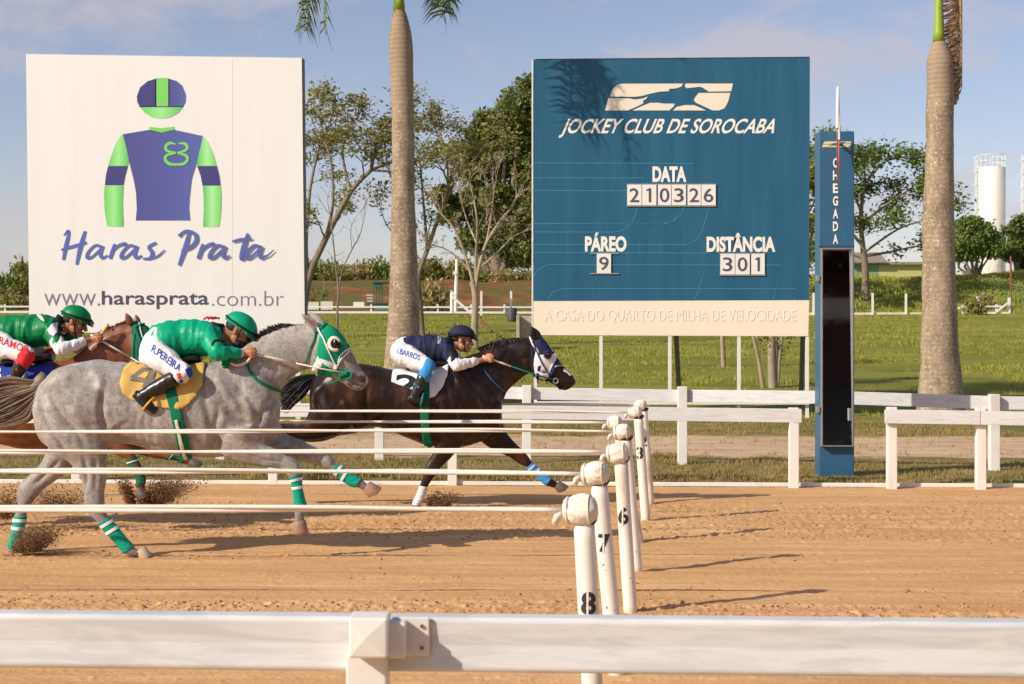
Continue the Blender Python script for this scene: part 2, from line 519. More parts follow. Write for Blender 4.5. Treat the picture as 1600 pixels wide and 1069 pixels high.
base = MB(); base.add([(-900, -900, -.12), (900, -900, -.12), (900, 36, -.12), (-900, 36, -.12)], [(0, 1, 2, 3)])
tag(base.build('ground', M_FIELD), kind='structure')

def track_z(X, Y):
    yy = Y+SLOPE*X*0.9
    z = 0.012*(vn(X*.25, yy, 2.2)-.5)+0.010*(vn(X*.12, yy, 7.0, 4)-.5)+.004*(vn(X*.3, yy, 20, 7)-.5)
    rough = np.clip((.75*vn(X*.05, yy, 1.15, 17)+.25*vn(X*.4, yy, 2.6, 7)-.40)*6, .25, 1)
    cl = vn(X, Y, 19, 3, 8)*vn(X, Y, 31, 13, 2)
    z += rough*.040*np.clip(cl-.34, 0, 1)+rough*.008*(vn(X, Y, 9, 1, 5)-.5)
    z += rough*.0075*(vn(X, Y, 55, 31, 5)-.5)-.018*rough*np.clip(vn(X, Y, 38, 77, 5)-.74, 0, 1)*3
    for y0, w, dp, wob in ((14.15, .035, .016, .05), (12.6, .03, .012, .04), (10.75, .028, .016, .05), (9.75, .02, .012, .03), (16.4, .05, .016, .06), (13.2, .03, .01, .05), (8.6, .02, .008, .03), (11.6, .02, .008, .04)):
        c = y0+wob*(vn(X, X*0, .35, y0)-.5)
        z -= dp*np.exp(-((yy-c)/w)**2)*np.clip(vn(X, X*0, .8, y0*3)*2-.1, .25, 1)
    fine = vn(X*.06, yy, 16, 41)+.6*vn(X*.05, yy, 34, 43)
    z += .010*(fine-.8)*(1.1-rough)+.004*(fine-.8)*rough
    return z
pyv = np.linspace(1215, 758, 560); Yr = EYE*FPX/(pyv-CYP)
us = np.concatenate([-np.geomspace(4.5, 1, 90)[:-1], np.linspace(-1, 1, 860), np.geomspace(1, 4.5, 90)[1:]])
YY, UU = np.meshgrid(Yr, us, indexing='ij'); XX = UU*(.36*YY+.9)
YY = YY-SLOPE*XX*np.clip((YY-10)/8.4, 0, 1)
tr = link('dirt_track', grid_mesh('dirt_track', XX, YY, track_z(XX, YY)), M_DIRT, None, True); tag(tr, kind='structure')
# the rest of the track, left, right and under the camera, a step lower
bt = MB(); bt.add([(-120, -1.5, -.035), (120, -1.5, -.035), (120, 18.33-SLOPE*120, -.035), (0, 18.33, -.035), (-120, 18.33+SLOPE*120, -.035)], [(0, 1, 2, 3, 4)])
tag(bt.build('track_bed', M_DIRT), kind='structure')

# ------------------------------------------------------------------ loose clods on the track
def blobs(name, pts, size, mat, seed=0, squash=.7):
    r = np.random.RandomState(seed); n = len(pts)
    octa = np.array([[1,0,0],[-1,0,0],[0,1,0],[0,-1,0],[0,0,1],[0,0,-1]], float)
    F0 = np.array([[0,2,4],[2,1,4],[1,3,4],[3,0,4],[2,0,5],[1,2,5],[3,1,5],[0,3,5]])
    V = octa[None]*(1+.7*(r.rand(n, 6, 1)-.5)); a = r.rand(n)*6.28
    c, s = np.cos(a)[:, None], np.sin(a)[:, None]
    x = V[..., 0]*c-V[..., 1]*s; y = V[..., 0]*s+V[..., 1]*c
    V = np.stack([x*(1+.5*r.rand(n, 1)), y, V[..., 2]*squash], 2)*size[:, None, None]+np.asarray(pts)[:, None, :]
    F = F0[None]+(np.arange(n)*6)[:, None, None]
    return fastmesh(name, V.reshape(-1, 3), F.reshape(-1, 3))
M_CLOD = plain('clods', (.44, .25, .125), .95, .3, 30, spec=.1)
n = 42000
cy = EYE*FPX/(nrs.uniform(762, 1200, n)-CYP); cx = nrs.uniform(-1, 1, n)*(.36*cy+.8)
keep = .75*vn(cx*.05, cy+SLOPE*cx*.9, 1.15, 17)+.25*vn(cx*.4, cy+SLOPE*cx*.9, 2.6, 7) > .38+.14*nrs.rand(n); cx = cx[keep]; cy = cy[keep]
sz = .0032+.012*nrs.rand(len(cx))**7
ok = cy < 18.2-SLOPE*cx
cx, cy, sz = cx[ok], cy[ok], sz[ok]
cl = link('clods', blobs('clods', np.stack([cx, cy, track_z(cx, cy)+sz*.3], 1), sz, M_CLOD, 3), M_CLOD)
tag(cl, 'small loose clods of sand scattered over the raked track', 'clods', kind='stuff')

# ------------------------------------------------------------------ grass
def blades(name, X, Y, Z, h, nb, width, mat, seed=0, lean=.6, spread=.06):
    """tufts at X,Y,Z: nb blades each, one narrow triangle a blade"""
    r = np.random.RandomState(seed); n = len(X)
    X = np.repeat(X, nb)+r.normal(0, spread, n*nb); Y = np.repeat(Y, nb)+r.normal(0, spread, n*nb); Z = np.repeat(Z, nb)
    H = np.repeat(h, nb)*(.5+.8*r.rand(n*nb)); a = r.rand(n*nb)*6.283; la = r.rand(n*nb)*6.283; l = lean*H*r.rand(n*nb)
    w = np.repeat(width, nb)
    b0 = np.stack([X-np.cos(a)*w, Y-np.sin(a)*w, Z-.01], 1); b1 = np.stack([X+np.cos(a)*w, Y+np.sin(a)*w, Z-.01], 1)
    t = np.stack([X+np.cos(la)*l, Y+np.sin(la)*l, Z+H], 1)
    V = np.stack([b0, b1, t], 1).reshape(-1, 3)
    return fastmesh(name, V, np.arange(len(V)).reshape(-1, 3))

def grass_mat(name, lo, mid, hi, sc=.6):
    m, nt, b, L = nmat(name); v = geo_pos(nt)
    col = ramp(nt, nz(nt, v, sc, 6, .7), [(.28, lo), (.5, mid), (.72, hi)])
    col = mixc(nt, rng(nt, nz(nt, v, 30, 2, .5), .4, .7, 0, .5), col, mid)
    L(col, b.inputs['Base Color']); b.inputs['Roughness'].default_value = .7; b.inputs['Specular IOR Level'].default_value = .25
    if 'Transmission Weight' in b.inputs: pass
    return m
M_GB = grass_mat('grass blades', (.16, .18, .024), (.27, .275, .04), (.39, .36, .075), .35)
M_GV = grass_mat('verge blades', (.10, .12, .025), (.27, .21, .07), (.46, .31, .14), 1.4)

def far_tufts(n, y0, y1, h, nb, w, seed):
    r = np.random.RandomState(seed)
    y = y0*(y1/y0)**r.rand(n); x = r.uniform(-1, 1, n)*(.36*y+1.5)
    keep = vn(x*.5, y, .5, 40) > .28+.3*r.rand(n); x, y = x[keep], y[keep]
    H = h*(.5+vn(x, y, .35, 71))*(.6+.6*r.rand(len(x)))
    return blades('g', x, y, ground_z(x, y), H, nb, w*(y/40), None, seed)
g = link('grass', far_tufts(26000, 34.5, 94, .10, 6, .011, 5), M_GB); tag(g, 'sunlit green grass covering the infield', 'grass', kind='stuff')

r = np.random.RandomState(9); n = 60000
x = r.uniform(-9, 9, n); y = 18.5+r.rand(n)**1.1*15.8; yy = y+SLOPE*x
y = y-SLOPE*x
pm = (vn(x, yy, .9, 3)-.5)*1.8+(vn(x, yy, 2.6, 30)-.5)*1.6
on = ((yy+pm < 22.3) | (yy+pm > 28.2)) & (vn(x, yy, 3.1, 9)*.6+vn(x, yy, .9, 19)*.4 > .27+.32*r.rand(n)) & (yy > 18.55)
stray = (r.rand(n) < .02) & (yy > 18.6); on |= stray
x, y, yy = x[on], y[on], yy[on]
H = np.where(yy < 22.6, .042, .055)*(.5+vn(x, yy, 1.2, 50)); H = np.minimum(H, .1)
zz = np.where(yy > 18.6, .05, 0)*np.clip((34-y)/15, 0, 1)
g = link('verge_grass', blades('vg', x, y, zz, H, 6, np.full(len(x), .006), None, 12, .9, .035), M_GV)
tag(g, 'patchy half dry grass along the verge beside the track', 'grass', kind='stuff')

# rank grass on the bank to the right and on the crest
r = np.random.RandomState(21); n = 7000
x = r.uniform(6, 52, n); y = r.uniform(98.5, 114, n)
g = link('bank_grass', blades('bg', x, y, ground_z(x, y), .20*(.4+vn(x, y, .4, 3)), 7, np.full(n, .045), None, 8, .8, .3), M_GB)
tag(g, 'rank green grass covering the bank on the right', 'grass', kind='stuff')

# ------------------------------------------------------------------ white timber / PVC
def white_mat(name, c=(.80, .78, .74), marbled=False, streak=(1, 1, 1), dirt=(.45, .38, .28), amt=.3, rough=.45, scale=3):
    m, nt, b, L = nmat(name); v = geo_pos(nt, streak)
    n1 = nz(nt, v, scale, 8, .6)
    col = mixc(nt, rng(nt, n1, .48, .72, 0, amt), c, dirt)
    if marbled:
        w = nt.nodes.new('ShaderNodeTexNoise'); w.inputs['Scale'].default_value = 3.0; w.inputs['Detail'].default_value = 9; w.inputs['Roughness'].default_value = .62; w.inputs['Distortion'].default_value = 1.6
        g2 = geo_pos(nt, (1.0, 1, 7.5)); L(g2, w.inputs[0])
        col = mixc(nt, rng(nt, w.outputs['Fac'], .42, .64, 0, .45), col, (.44, .45, .46))
    L(col, b.inputs['Base Color']); b.inputs['Roughness'].default_value = rough
    bump(nt, b, n1, .12, .004); return m
M_RAIL = white_mat('weathered white rail', (.66, .665, .665), True, (.8, 1, 4), amt=.15)
M_POST = white_mat('white post', (.79, .765, .71), False, (1, 1, .6), amt=.35)
M_PVC = white_mat('scuffed white pipe', (.78, .74, .66), False, (1, 1, .35), (.42, .28, .15), .75, .38, 5)
M_CLOTH = plain('canvas wrap', (.76, .70, .60), .85, .10, 14, .6, 120, .003, dirt=(.36, .25, .15), dirtamt=.6)
M_ROPE = plain('white cord', (.82, .76, .68), .55, .05, 9, .2, 200, .001, dirt=(.5, .42, .33), dirtamt=.2)
M_BLACK = plain('black paint', (.022, .022, .028), .5, .2, 30)
M_STEEL = plain('galvanised steel', (.38, .38, .37), .45, .15, 20, metal=.6, dirt=(.3, .2, .12))
M_SCREW = plain('rusty screw', (.22, .12, .07), .6, .2, 60, metal=.4)

def beam(mb, a, b, h, t, lean=0):
    """board with its upper edge from a to b, height h, thickness t"""
    a = Vector(a); b = Vector(b); d = (b-a).normalized(); nrm = Vector((d.y, -d.x, 0)).normalized()*t/2
    up = Vector((0, 0, h))
    vs = [a-nrm-up, a+nrm-up, a+nrm, a-nrm, b-nrm-up, b+nrm-up, b+nrm, b-nrm]
    mb.add(vs, [(0, 1, 2, 3), (7, 6, 5, 4), (0, 4, 5, 1), (1, 5, 6, 2), (2, 6, 7, 3), (3, 7, 4, 0)]); return mb

# front rail, close to the camera
fr = empty('rail_fence', P(578, 1000, 3.85)*Vector((1, 1, 0)) if False else (P(578, 1000, 3.85).x, 3.85, 0), 'close white hollow-board rail running right across the bottom of the photo', 'fence')
def rail_pt(px, py0, hh, d): return P(px, py0, d)
aL = P(-500, 950.5, 3.93); bR = P(2300, 975.5, 3.74)
h = 0.131
mb = MB()
n_ = 2; dirv = (bR-aL)
prof = [(.0, -.03), (.0, .03), (-.01, .036), (-h/2, .031), (-h+.01, .036), (-h, .03), (-h, -.03), (-h+.01, -.036), (-h/2, -.031), (-.01, -.036)]
nn = Vector((dirv.y, -dirv.x, 0)).normalized()
vs = [a+nn*o+Vector((0, 0, z)) for a in (aL, bR) for z, o in prof]
k = len(prof)
mb.add(vs, [tuple(range(k)), tuple(range(2*k-1, k-1, -1))]+[(i, (i+1) % k, (i+1) % k+k, i+k) for i in range(k)])
mb.build('rail_board', M_RAIL, fr, False, .004, 2)
cx0 = P(577, 0, 3.8).x
pm_ = MB(); pm_.box(cx0-.052, cx0+.045, 3.765, 3.865, -.05, P(0, 1026, 3.78).z+.01); pm_.build('post', M_POST, fr, False, .006)
# cap with a shallow pyramid face, clasp and screwed plate
c = MB(); x0, x1 = P(545, 0, 3.70).x, P(606, 0, 3.70).x; z0, z1 = P(0, 1029, 3.7).z, P(0, 966, 3.7).z
yf = 3.70; yb = 3.80
xm = x0+(x1-x0)*.42; zm = (z0+z1)/2
c.add([(x0, yf, z0), (x1, yf, z0), (x1, yf, z1), (x0, yf, z1), (x0, yb, z0), (x1, yb, z0), (x1, yb, z1), (x0, yb, z1), (xm, yf-.007, zm)],
      [(0, 1, 8), (1, 2, 8), (2, 3, 8), (3, 0, 8), (4, 7, 6, 5), (0, 4, 5, 1), (1, 5, 6, 2), (2, 6, 7, 3), (3, 7, 4, 0)])
c.build('post_cap', M_POST, fr, False, .005)
pl = MB(); pl.box(P(612, 0, 3.8).x, P(671, 0, 3.8).x, 3.80, 3.812, P(0, 1026, 3.8).z, P(0, 965, 3.8).z); plate = pl.build('bracket_plate', M_POST, fr, False, .003)
br = MB(); br.box(P(610, 0, 3.8).x, P(636, 0, 3.8).x, 3.745, 3.80, P(0, 1022, 3.8).z, P(0, 968, 3.8).z); br.build('bracket_arm', M_POST, plate, False, .004)
for py in (979, 1013):
    s_ = MB(); q = P(659, py, 3.795); s_.tube([q, q+Vector((0, .008, 0))], .0045, 10); s_.build('screw', M_SCREW, plate)

# white kerb board along the far edge of the track
kb = MB(); beam(kb, (-60, 18.42+SLOPE*60, .045), (60, 18.42-SLOPE*60, .045), .12, .03)
tag(kb.build('kerb', M_POST, None, False, .004), kind='structure')

# ---- rails on the verge
def fence(label, pts, rail_h, rail_t, posts, pw=.10, group=None, proud=.0, drop=0):
    """pts: (px, py_top, d) along the top board; posts: (px, py_top, py_bottom, d)"""
    q = [P(*p) for p in pts]
    root = empty('rail_fence', (q[0].x, q[0].y, 0), label, 'fence', group)
    for i in range(len(q)-1):
        m_ = MB(); a, b = q[i], q[i+1]; e = (b-a).normalized()*.003
        beam(m_, a+e, b-e, rail_h, rail_t); m_.build('rail_board', M_RAIL, root, False, .005)
    for px, py, pb, d in posts:
        t = P(px, py, d); m_ = MB(); m_.box(t.x-pw/2, t.x+pw/2, d-pw/2, d+pw/2, -.05, t.z); m_.build('post', M_POST, root, False, .006)
    return root
dA = 18.05
fence('white rail beside the track that ends left of the blue finish tower', [(-700, 626, 19.4), (560, 631, 18.45), (1005, 636, 18.2), (1253, 639, 18.05)], .155, .05,
      [(1240, 637, 758, 18.0+.09), (707, 660, 746, 18.35+.09), (427, 660, 750, 18.5+.09), (120, 660, 750, 18.7+.09), (973, 650, 755, 18.2+.09)], .105, 'white rails along the track')
fence('white rail beside the track starting right of the blue finish tower', [(1382, 640, 17.95), (1532, 642, 17.85), (2100, 652, 17.3)], .155, .05,
      [(1393, 636, 762, 18.02), (1532, 637, 765, 17.93), (1700, 637, 765, 17.8), (2090, 640, 768, 17.4)], .105, 'white rails along the track')
rB = fence('white rail further back, behind the dirt path edge and the sign legs', [(-700, 590, 22.6), (340, 596, 22.0), (593, 598, 21.8), (820, 605, 21.4), (1063, 609, 21.1), (1302, 611, 20.35), (1553, 619, 19.95), (2100, 628, 19.3)], .165, .05,
      [(345, 596, 735, 22.05), (593, 600, 737, 21.75), (823, 602, 724, 21.32), (1066, 604, 728, 21.02), (1553, 616, 738, 19.87), (2050, 620, 742, 19.3)], .12)

# ------------------------------------------------------------------ numbered lane posts, heads and cords
posts = [  # number, d, base px, head px, head py, head radius, digit
    ('8', 6.42, 932, 908, 798, .066, True), ('7', 7.92, 966, 931, 741, .066, True), ('6', 9.78, 986, 966, 708, .066, True),
    ('5', 11.5, 996, 973, 676, .062, False), ('4', 13.2, 1000, 961, 661, .060, False), ('3', 14.75, 1010, 993, 645, .060, True), ('2', 16.4, 1017, 1001, 634, .060, True)]
plabels = {'8': 'white pipe post with black number 8, nearest in the row', '7': 'white pipe post with black number 7 behind post 8', '6': 'white pipe post with a black stencilled 6',
    '5': 'fourth white pipe post from the camera, dark scuffs and no number', '4': 'white pipe post behind the fourth one, its head leaning furthest left', '3': 'white pipe post with black number 3', '2': 'farthest white pipe post, black number 2'}
clabels = {'8': 'lowest pair of white cords, tied to the post numbered 8', '7': 'pair of white cords tied to the post numbered 7', '6': 'taut white cords fixed to the post stencilled 6',
    '5': 'pair of white cords tied to the unnumbered post behind post 6', '4': 'thin cords passing behind the grey horse, tied to the left-leaning post', '3': 'thin cords tied to the post numbered 3', '2': 'uppermost thin cords, tied to the farthest post'}
HEADS = {}
for num, d, bx, hx, hy, hr, dig in posts:
    b = P(bx, CYP+EYE*FPX/d, d); b.z = -.06; hd = P(hx, hy, d)
    t = Vector((P((hx+4), 0, d).x, d+.01, hd.z-.02))
    root = empty('lane_post', (b.x, b.y, 0), plabels[num], 'post', 'numbered lane posts')
    R = .0425
    m_ = MB(); m_.tube([b.lerp(t, k/10) for k in range(11)], R, 28); pole = m_.build('pole', M_PVC, root, True)
    tr_ = bvh(m_.mesh())
    # padded head: a short drum of wrapped canvas lying along the track
    m_ = MB(); ax = Vector((1, -.25, .06)).normalized(); L_ = hr*1.9
    N = 20; rings = [(-.60, .28), (-.52, .58), (-.38, .84), (-.14, 1.0), (.12, 1.02), (.32, .92), (.44, .74), (.52, .46), (.56, .02)]
    u = Vector((0, 0, 1)); w = ax.cross(u).normalized(); u = w.cross(ax)
    vs = []; fs = []
    for a_, r_ in rings:
        for k_ in range(N):
            th = 6.2832*k_/N; rr = r_*hr*(1+.05*math.sin(3*th+bx)+.035*math.sin(7*th+a_*9))
            vs.append(hd+ax*a_*L_+(u*math.cos(th)+w*math.sin(th))*rr)
    for i_ in range(len(rings)-1):
        for k_ in range(N): fs.append((i_*N+k_, i_*N+(k_+1) % N, (i_+1)*N+(k_+1) % N, (i_+1)*N+k_))
    fs.append(tuple(range(N)))
    m_.add(vs, fs); hm = baked(m_.mesh(), [('SUBSURF', dict(levels=2, render_levels=2))]); wrinkle(hm, .006, 9, bx, (1, 1, 1.6)); wrinkle(hm, .0035, 16, bx, (.6, 1, 1.6), True); wrinkle(hm, .0015, 70, bx)
    hdo = link('canvas_head', hm, M_CLOTH, root, True)
    for a_, r_, rr_ in ((.31, .955, .0028), (-.42, .83, .005), (-.50, .68, .005)):
        m_ = MB(); m_.tube([hd+ax*a_*L_+(u*math.cos(k_*.3142)+w*math.sin(k_*.3142))*hr*r_ for k_ in range(21)], rr_, 6, False); m_.build('seam' if rr_ < .004 else 'tie', M_CLOTH if rr_ < .004 else M_ROPE, hdo, True)
    m_ = MB(); m_.tube([t-Vector((0, 0, .035)), t-Vector((0, 0, .02)), t+Vector((0, 0, .0))], [R+.003, R+.013, R+.014], 24); m_.build('strap', M_BLACK, root, True)
    # knotted cloth end hanging on the left
    m_ = MB(); e0 = hd+Vector((-hr*1.2, -.02, -.01))
    m_.tube([e0, e0+Vector((-.02, -.004, -.012)), e0+Vector((-.026, -.006, -.026)), e0+Vector((-.034, 0, -.042))], [.010, .014, .011, .004], 9)
    m_.tube([e0, e0+Vector((-.012, .01, -.02)), e0+Vector((-.02, .014, -.05))], [.012, .010, .004], 9)
    m_.build('cloth_tail', M_CLOTH, hdo, True)
    HEADS[num] = hd
    if dig:
        spec = {'8': (918, 927, 20, 21, 24), '7': (943, 849, 16, 29, 0), '6': (973, 806, 14, 27, 0), '3': (999, 708, 9, 19, 0), '2': (1006, 690, 7, 15, 0)}[num]
        px, py, w_, h_, _ = spec
        if num == '8': py = 943; h_ = 36
        dm = drape_text(num, (px-w_/2*1.0, py+h_/2), (w_*1.15, 0), (0, -h_), tr_, d, step=2, off=.0015, bold=.03)
        link('number', dm, M_BLACK, pole)
        for gy in (-.27, .27):
            link('stencil_gap', drape([[(px-1.1*w_/14, py+h_*(gy-.26)), (px+1.0*w_/14, py+h_*(gy-.26)), (px+1.0*w_/14, py+h_*(gy+.26)), (px-1.1*w_/14, py+h_*(gy+.26))]], tr_, d, off=.0028, step=1.5), M_PVC, pole)
    for k_ in range(7):     # scuffs
        sx = rnd.uniform(-.6, .6); sp = b.lerp(t, rnd.uniform(.15, .9))
        q = (CXP+(sp.x)/d*FPX+sx*R/d*FPX, CYP-(sp.z-EYE)/d*FPX); s2 = rnd.uniform(.8, 2.2)*8/d
        if k_ < 4: link('scuff', drape([[(q[0]-s2*.6, q[1]-s2), (q[0]+s2*.5, q[1]-s2*.7), (q[0]+s2*.7, q[1]+s2), (q[0]-s2*.3, q[1]+s2*.8)]], tr_, d, off=.001, step=1.5), M_BLACK, pole)
    # lane cords, tied to the post head
    root = empty('lane_cord', (hd.x, hd.y, hd.z), clabels[num], 'cord', 'white lane cords')
    ph = rnd.uniform(0, 6)
    endx = -14 if d > 9 else -9
    for st in (0, 1):
        pts = []
        K = 130
        for i_ in range(K+1):
            x = hd.x-hr*1.2+(endx-hd.x)*i_/K; s_ = (hd.x-x)
            z = hd.z+.004+(.012-.0078*s_*(.35 if num == '8' else .2))*min(1, s_)
            tw = s_*1.15+ph+math.sin(s_*.7+ph)
            off = .0105*min(1, s_*1.2)
            z += (off*math.cos(tw) if st else -off*math.cos(tw))*.75-.004*math.sin(s_*.9+ph*2)
            y = hd.y-.0*s_+(off if st else -off)*math.sin(tw)
            pts.append(Vector((x, y, z)))
        m_ = MB(); m_.tube(pts, .0088, 8); m_.build('strand', M_ROPE, root, True)
# ------------------------------------------------------------------ signboards
def sheet(poly, d, name, mat, parent, thick=.003):
    """flat printed shape lying on the board at depth d (outline as seen), facing the camera"""
    vs = [P(p[0], p[1], d) for p in poly]
    me = wmesh(name, vs, [tuple(range(len(vs)))]); bm = bmesh.new(); bm.from_mesh(me)
    bmesh.ops.triangulate(bm, faces=bm.faces); bmesh.ops.recalc_face_normals(bm, faces=bm.faces)
    for f in bm.faces:
        if f.normal.y > 0: f.normal_flip()
    bm.to_mesh(me); bm.free()
    return link(name, me, mat, parent)

def stext(s, x0, x1, yt, yb, d, mat, parent, name='lettering', lean=0, **kw):
    O = P(x0, yb, d); me = fit_text(s, O, P(x1, yb, d)-O, P(x0, yt, d)-O, **kw)
    if lean:
        for v in me.vertices: v.co.x += (v.co.z-O.z)*lean
    return link(name, me, mat, parent)

M_BANNER = plain('white banner', (.80, .80, .78), .5, .02, .8, .15, 1.2, .03, dirt=(.66, .60, .52), dirtamt=.12, stretch=(3, 1, .3))
M_DARKST = plain('dark steel edge', (.12, .12, .12), .6, .1)
M_FRAMEW = plain('white frame steel', (.78, .76, .72), .45, .05)
def grad_mat(name, c0, c1, axis=0, lo=0, hi=1, c2=None, rough=.45):
    m, nt, b, L = nmat(name)
    tc = nt.nodes.new('ShaderNodeTexCoord'); sep = nt.nodes.new('ShaderNodeSeparateXYZ'); L(tc.outputs['Generated'], sep.inputs[0])
    st = [(lo, c0), (hi, c1)]
    if c2: st = [(lo, c0), ((lo+hi)/2, c2), (hi, c1)]
    L(ramp(nt, sep.outputs[axis], st), b.inputs['Base Color']); b.inputs['Roughness'].default_value = rough; return m
M_PBLUE = grad_mat('printed blue', (.075, .075, .27), (.10, .13, .42), 0, 0, 1, (.085, .10, .34))
M_PBLUE2 = plain('printed dark blue', (.05, .05, .20), .45, .05)
M_PNAVY = plain('printed navy', (.02, .02, .06), .45, .05)
M_PGREEN = grad_mat('printed green', (.16, .62, .11), (.10, .52, .10), 0, 0, 1, (.34, .82, .30))
M_PGREEN2 = grad_mat('printed green pale', (.10, .52, .10), (.16, .62, .11), 0, 0, 1, (.40, .85, .36))
M_PLIME = plain('printed lime', (.20, .66, .13), .45, .05)
M_PINK = plain('printed grey lettering', (.07, .065, .11), .5, .05)
M_PVIO = plain('printed violet blue', (.10, .135, .42), .45, .05)
M_PGREY = plain('printed thin grey', (.20, .19, .24), .5, .03)

dW = 34.0
wb = empty('billboard', (P(258, 0, dW).x, dW, 0), 'tall white signboard printed with a blue and green jockey outfit', 'billboard')
m_ = MB(); q = [P(40.5, 84.5, dW), P(471.5, 90.5, dW), P(476.5, 530, dW), P(46, 517, dW)]
vs = q+[v+Vector((.0, .22, 0)) for v in q]
m_.add(vs, [(0, 3, 2, 1), (4, 5, 6, 7), (0, 1, 5, 4), (3, 7, 6, 2), (0, 4, 7, 3)]); m_.build('panel', M_BANNER, wb)
m_ = MB(); a, b_ = P(471.5, 90.5, dW), P(476.5, 530, dW); s = Vector((.012, 0, 0)); t_ = Vector((.035, .22, 0))
m_.add([a+s, b_+s, b_+t_, a+t_, a+s+Vector((0, .22, 0)), b_+s+Vector((0, .22, 0))], [(0, 1, 2, 3), (0, 4, 5, 1), (4, 3, 2, 5), (0, 3, 4), (1, 5, 2)]); m_.build('edge_trim', M_DARKST, wb)
for px in (70, 205, 340, 465):
    m_ = MB(); x = P(px, 0, dW).x; m_.box(x-.05, x+.05, dW+.05, dW+.15, -.3, P(0, 517, dW).z+.1); m_.build('leg', M_FRAMEW, wb)
Z = lambda x, y: (20+x/2.323, 60+y/2.323)       # outline points measured on an enlargement
dp = dW-.006
art = [
 ('cap', [(520, 146), (490, 155), (462, 178), (450, 210), (452, 232), (460, 246), (520, 246)], M_PBLUE2),
 ('cap', [(566, 146), (595, 155), (615, 172), (628, 205), (627, 232), (619, 246), (566, 246)], M_PBLUE),
 ('cap_stripe', [(521, 144), (564, 144), (564, 243), (521, 243)], M_PLIME),
 ('cap_peak', [(462, 250), (617, 250), (600, 272), (570, 287), (538, 291), (505, 286), (478, 270)], M_PGREEN),
 ('cap_band', [(457, 246), (620, 246), (618, 250), (460, 250)], M_PNAVY), ('cap_band', [(517, 147), (521, 146), (521, 246), (517, 246)], M_PNAVY), ('cap_band', [(564, 146), (568, 147), (568, 246), (564, 246)], M_PNAVY),
 ('jersey', [(400, 348), (495, 332), (540, 342), (586, 332), (688, 354), (684, 380), (665, 462), (650, 510), (642, 580), (640, 620), (644, 661), (446, 661), (450, 620), (447, 560), (438, 510), (425, 460), (414, 400)], M_PBLUE),
 ('collar', [(496, 321), (540, 326), (586, 320), (588, 334), (540, 343), (495, 334)], M_PLIME),
 ('sleeve', [(398, 348), (413, 400), (422, 450), (418, 463), (346, 463), (352, 440), (370, 390), (385, 362)], M_PGREEN),
 ('sleeve', [(690, 355), (710, 380), (728, 420), (740, 463), (669, 463), (668, 445), (680, 400)], M_PGREEN2),
 ('armband', [(346, 464), (418, 464), (408, 500), (402, 533), (334, 533), (338, 495)], M_PBLUE2),
 ('armband', [(669, 464), (741, 464), (750, 500), (754, 534), (688, 534), (682, 500)], M_PBLUE2),
 ('sleeve', [(333, 535), (402, 535), (399, 600), (402, 684), (342, 681), (333, 620), (331, 570)], M_PGREEN),
 ('sleeve', [(689, 535), (755, 535), (758, 580), (755, 640), (749, 684), (690, 684), (693, 620), (692, 570)], M_PGREEN2)]
for nm, poly, mt in art: sheet([Z(*p) for p in poly], dp, nm, mt, wb)
def strokes(name, list_, d, mat, parent):
    m_ = MB(); d0_ = d
    for si, (pts, ws) in enumerate(list_):
        d = d0_-.0012*si
        if not hasattr(ws, '__len__'): ws = [ws]*len(pts)
        rows = catmull([list(p)+[w] for p, w in zip(pts, ws)], 6)
        o = band([(r[0], r[1]) for r in rows], [r[2] for r in rows]); n = len(rows)
        vs = [P(o[i][0], o[i][1], d) for i in range(2*n)]
        m_.add(vs, [(i, i+1, 2*n-2-i, 2*n-1-i) for i in range(n-1)])
    return m_.build(name, mat, parent)
Zs = lambda L: [([Z(*p) for p in pts], [w*1.18/2.323 for w in (ws if hasattr(ws, '__len__') else [ws]*len(pts))]) for pts, ws in L]
strokes('eight_emblem', Zs([([(592, 385), (570, 380), (555, 393), (560, 408), (592, 416), (592, 416)], [3, 9, 9, 8, 6, 5]), ([(592, 416), (560, 424), (553, 440), (568, 455), (594, 458)], [5, 8, 9, 9, 7]),
   ([(600, 382), (622, 382), (633, 395), (624, 408), (596, 416)], [3, 9, 9, 8, 5]), ([(596, 416), (626, 424), (634, 440), (620, 455), (592, 458)], [5, 8, 9, 9, 7])]), dp-.005, M_PLIME, wb)
A = lambda ox, oy: [([(62+ox, -42+oy), (38+ox, -48+oy), (14+ox, -26+oy), (8+ox, -6+oy), (22+ox, -4+oy), (46+ox, -24+oy), (66+ox, -46+oy)], [8, 9, 10, 12, 9, 8, 7]), ([(66+ox, -46+oy), (56+ox, -18+oy), (64+ox, -3+oy), (82+ox, -12+oy)], [9, 12, 10, 5])]
Rr = lambda ox, oy: [([(22+ox, -54+oy), (14+ox, -28+oy), (4+ox, 0+oy)], [8, 12, 11]), ([(12+ox, -24+oy), (34+ox, -46+oy), (58+ox, -54+oy), (62+ox, -48+oy)], [6, 9, 11, 8])]
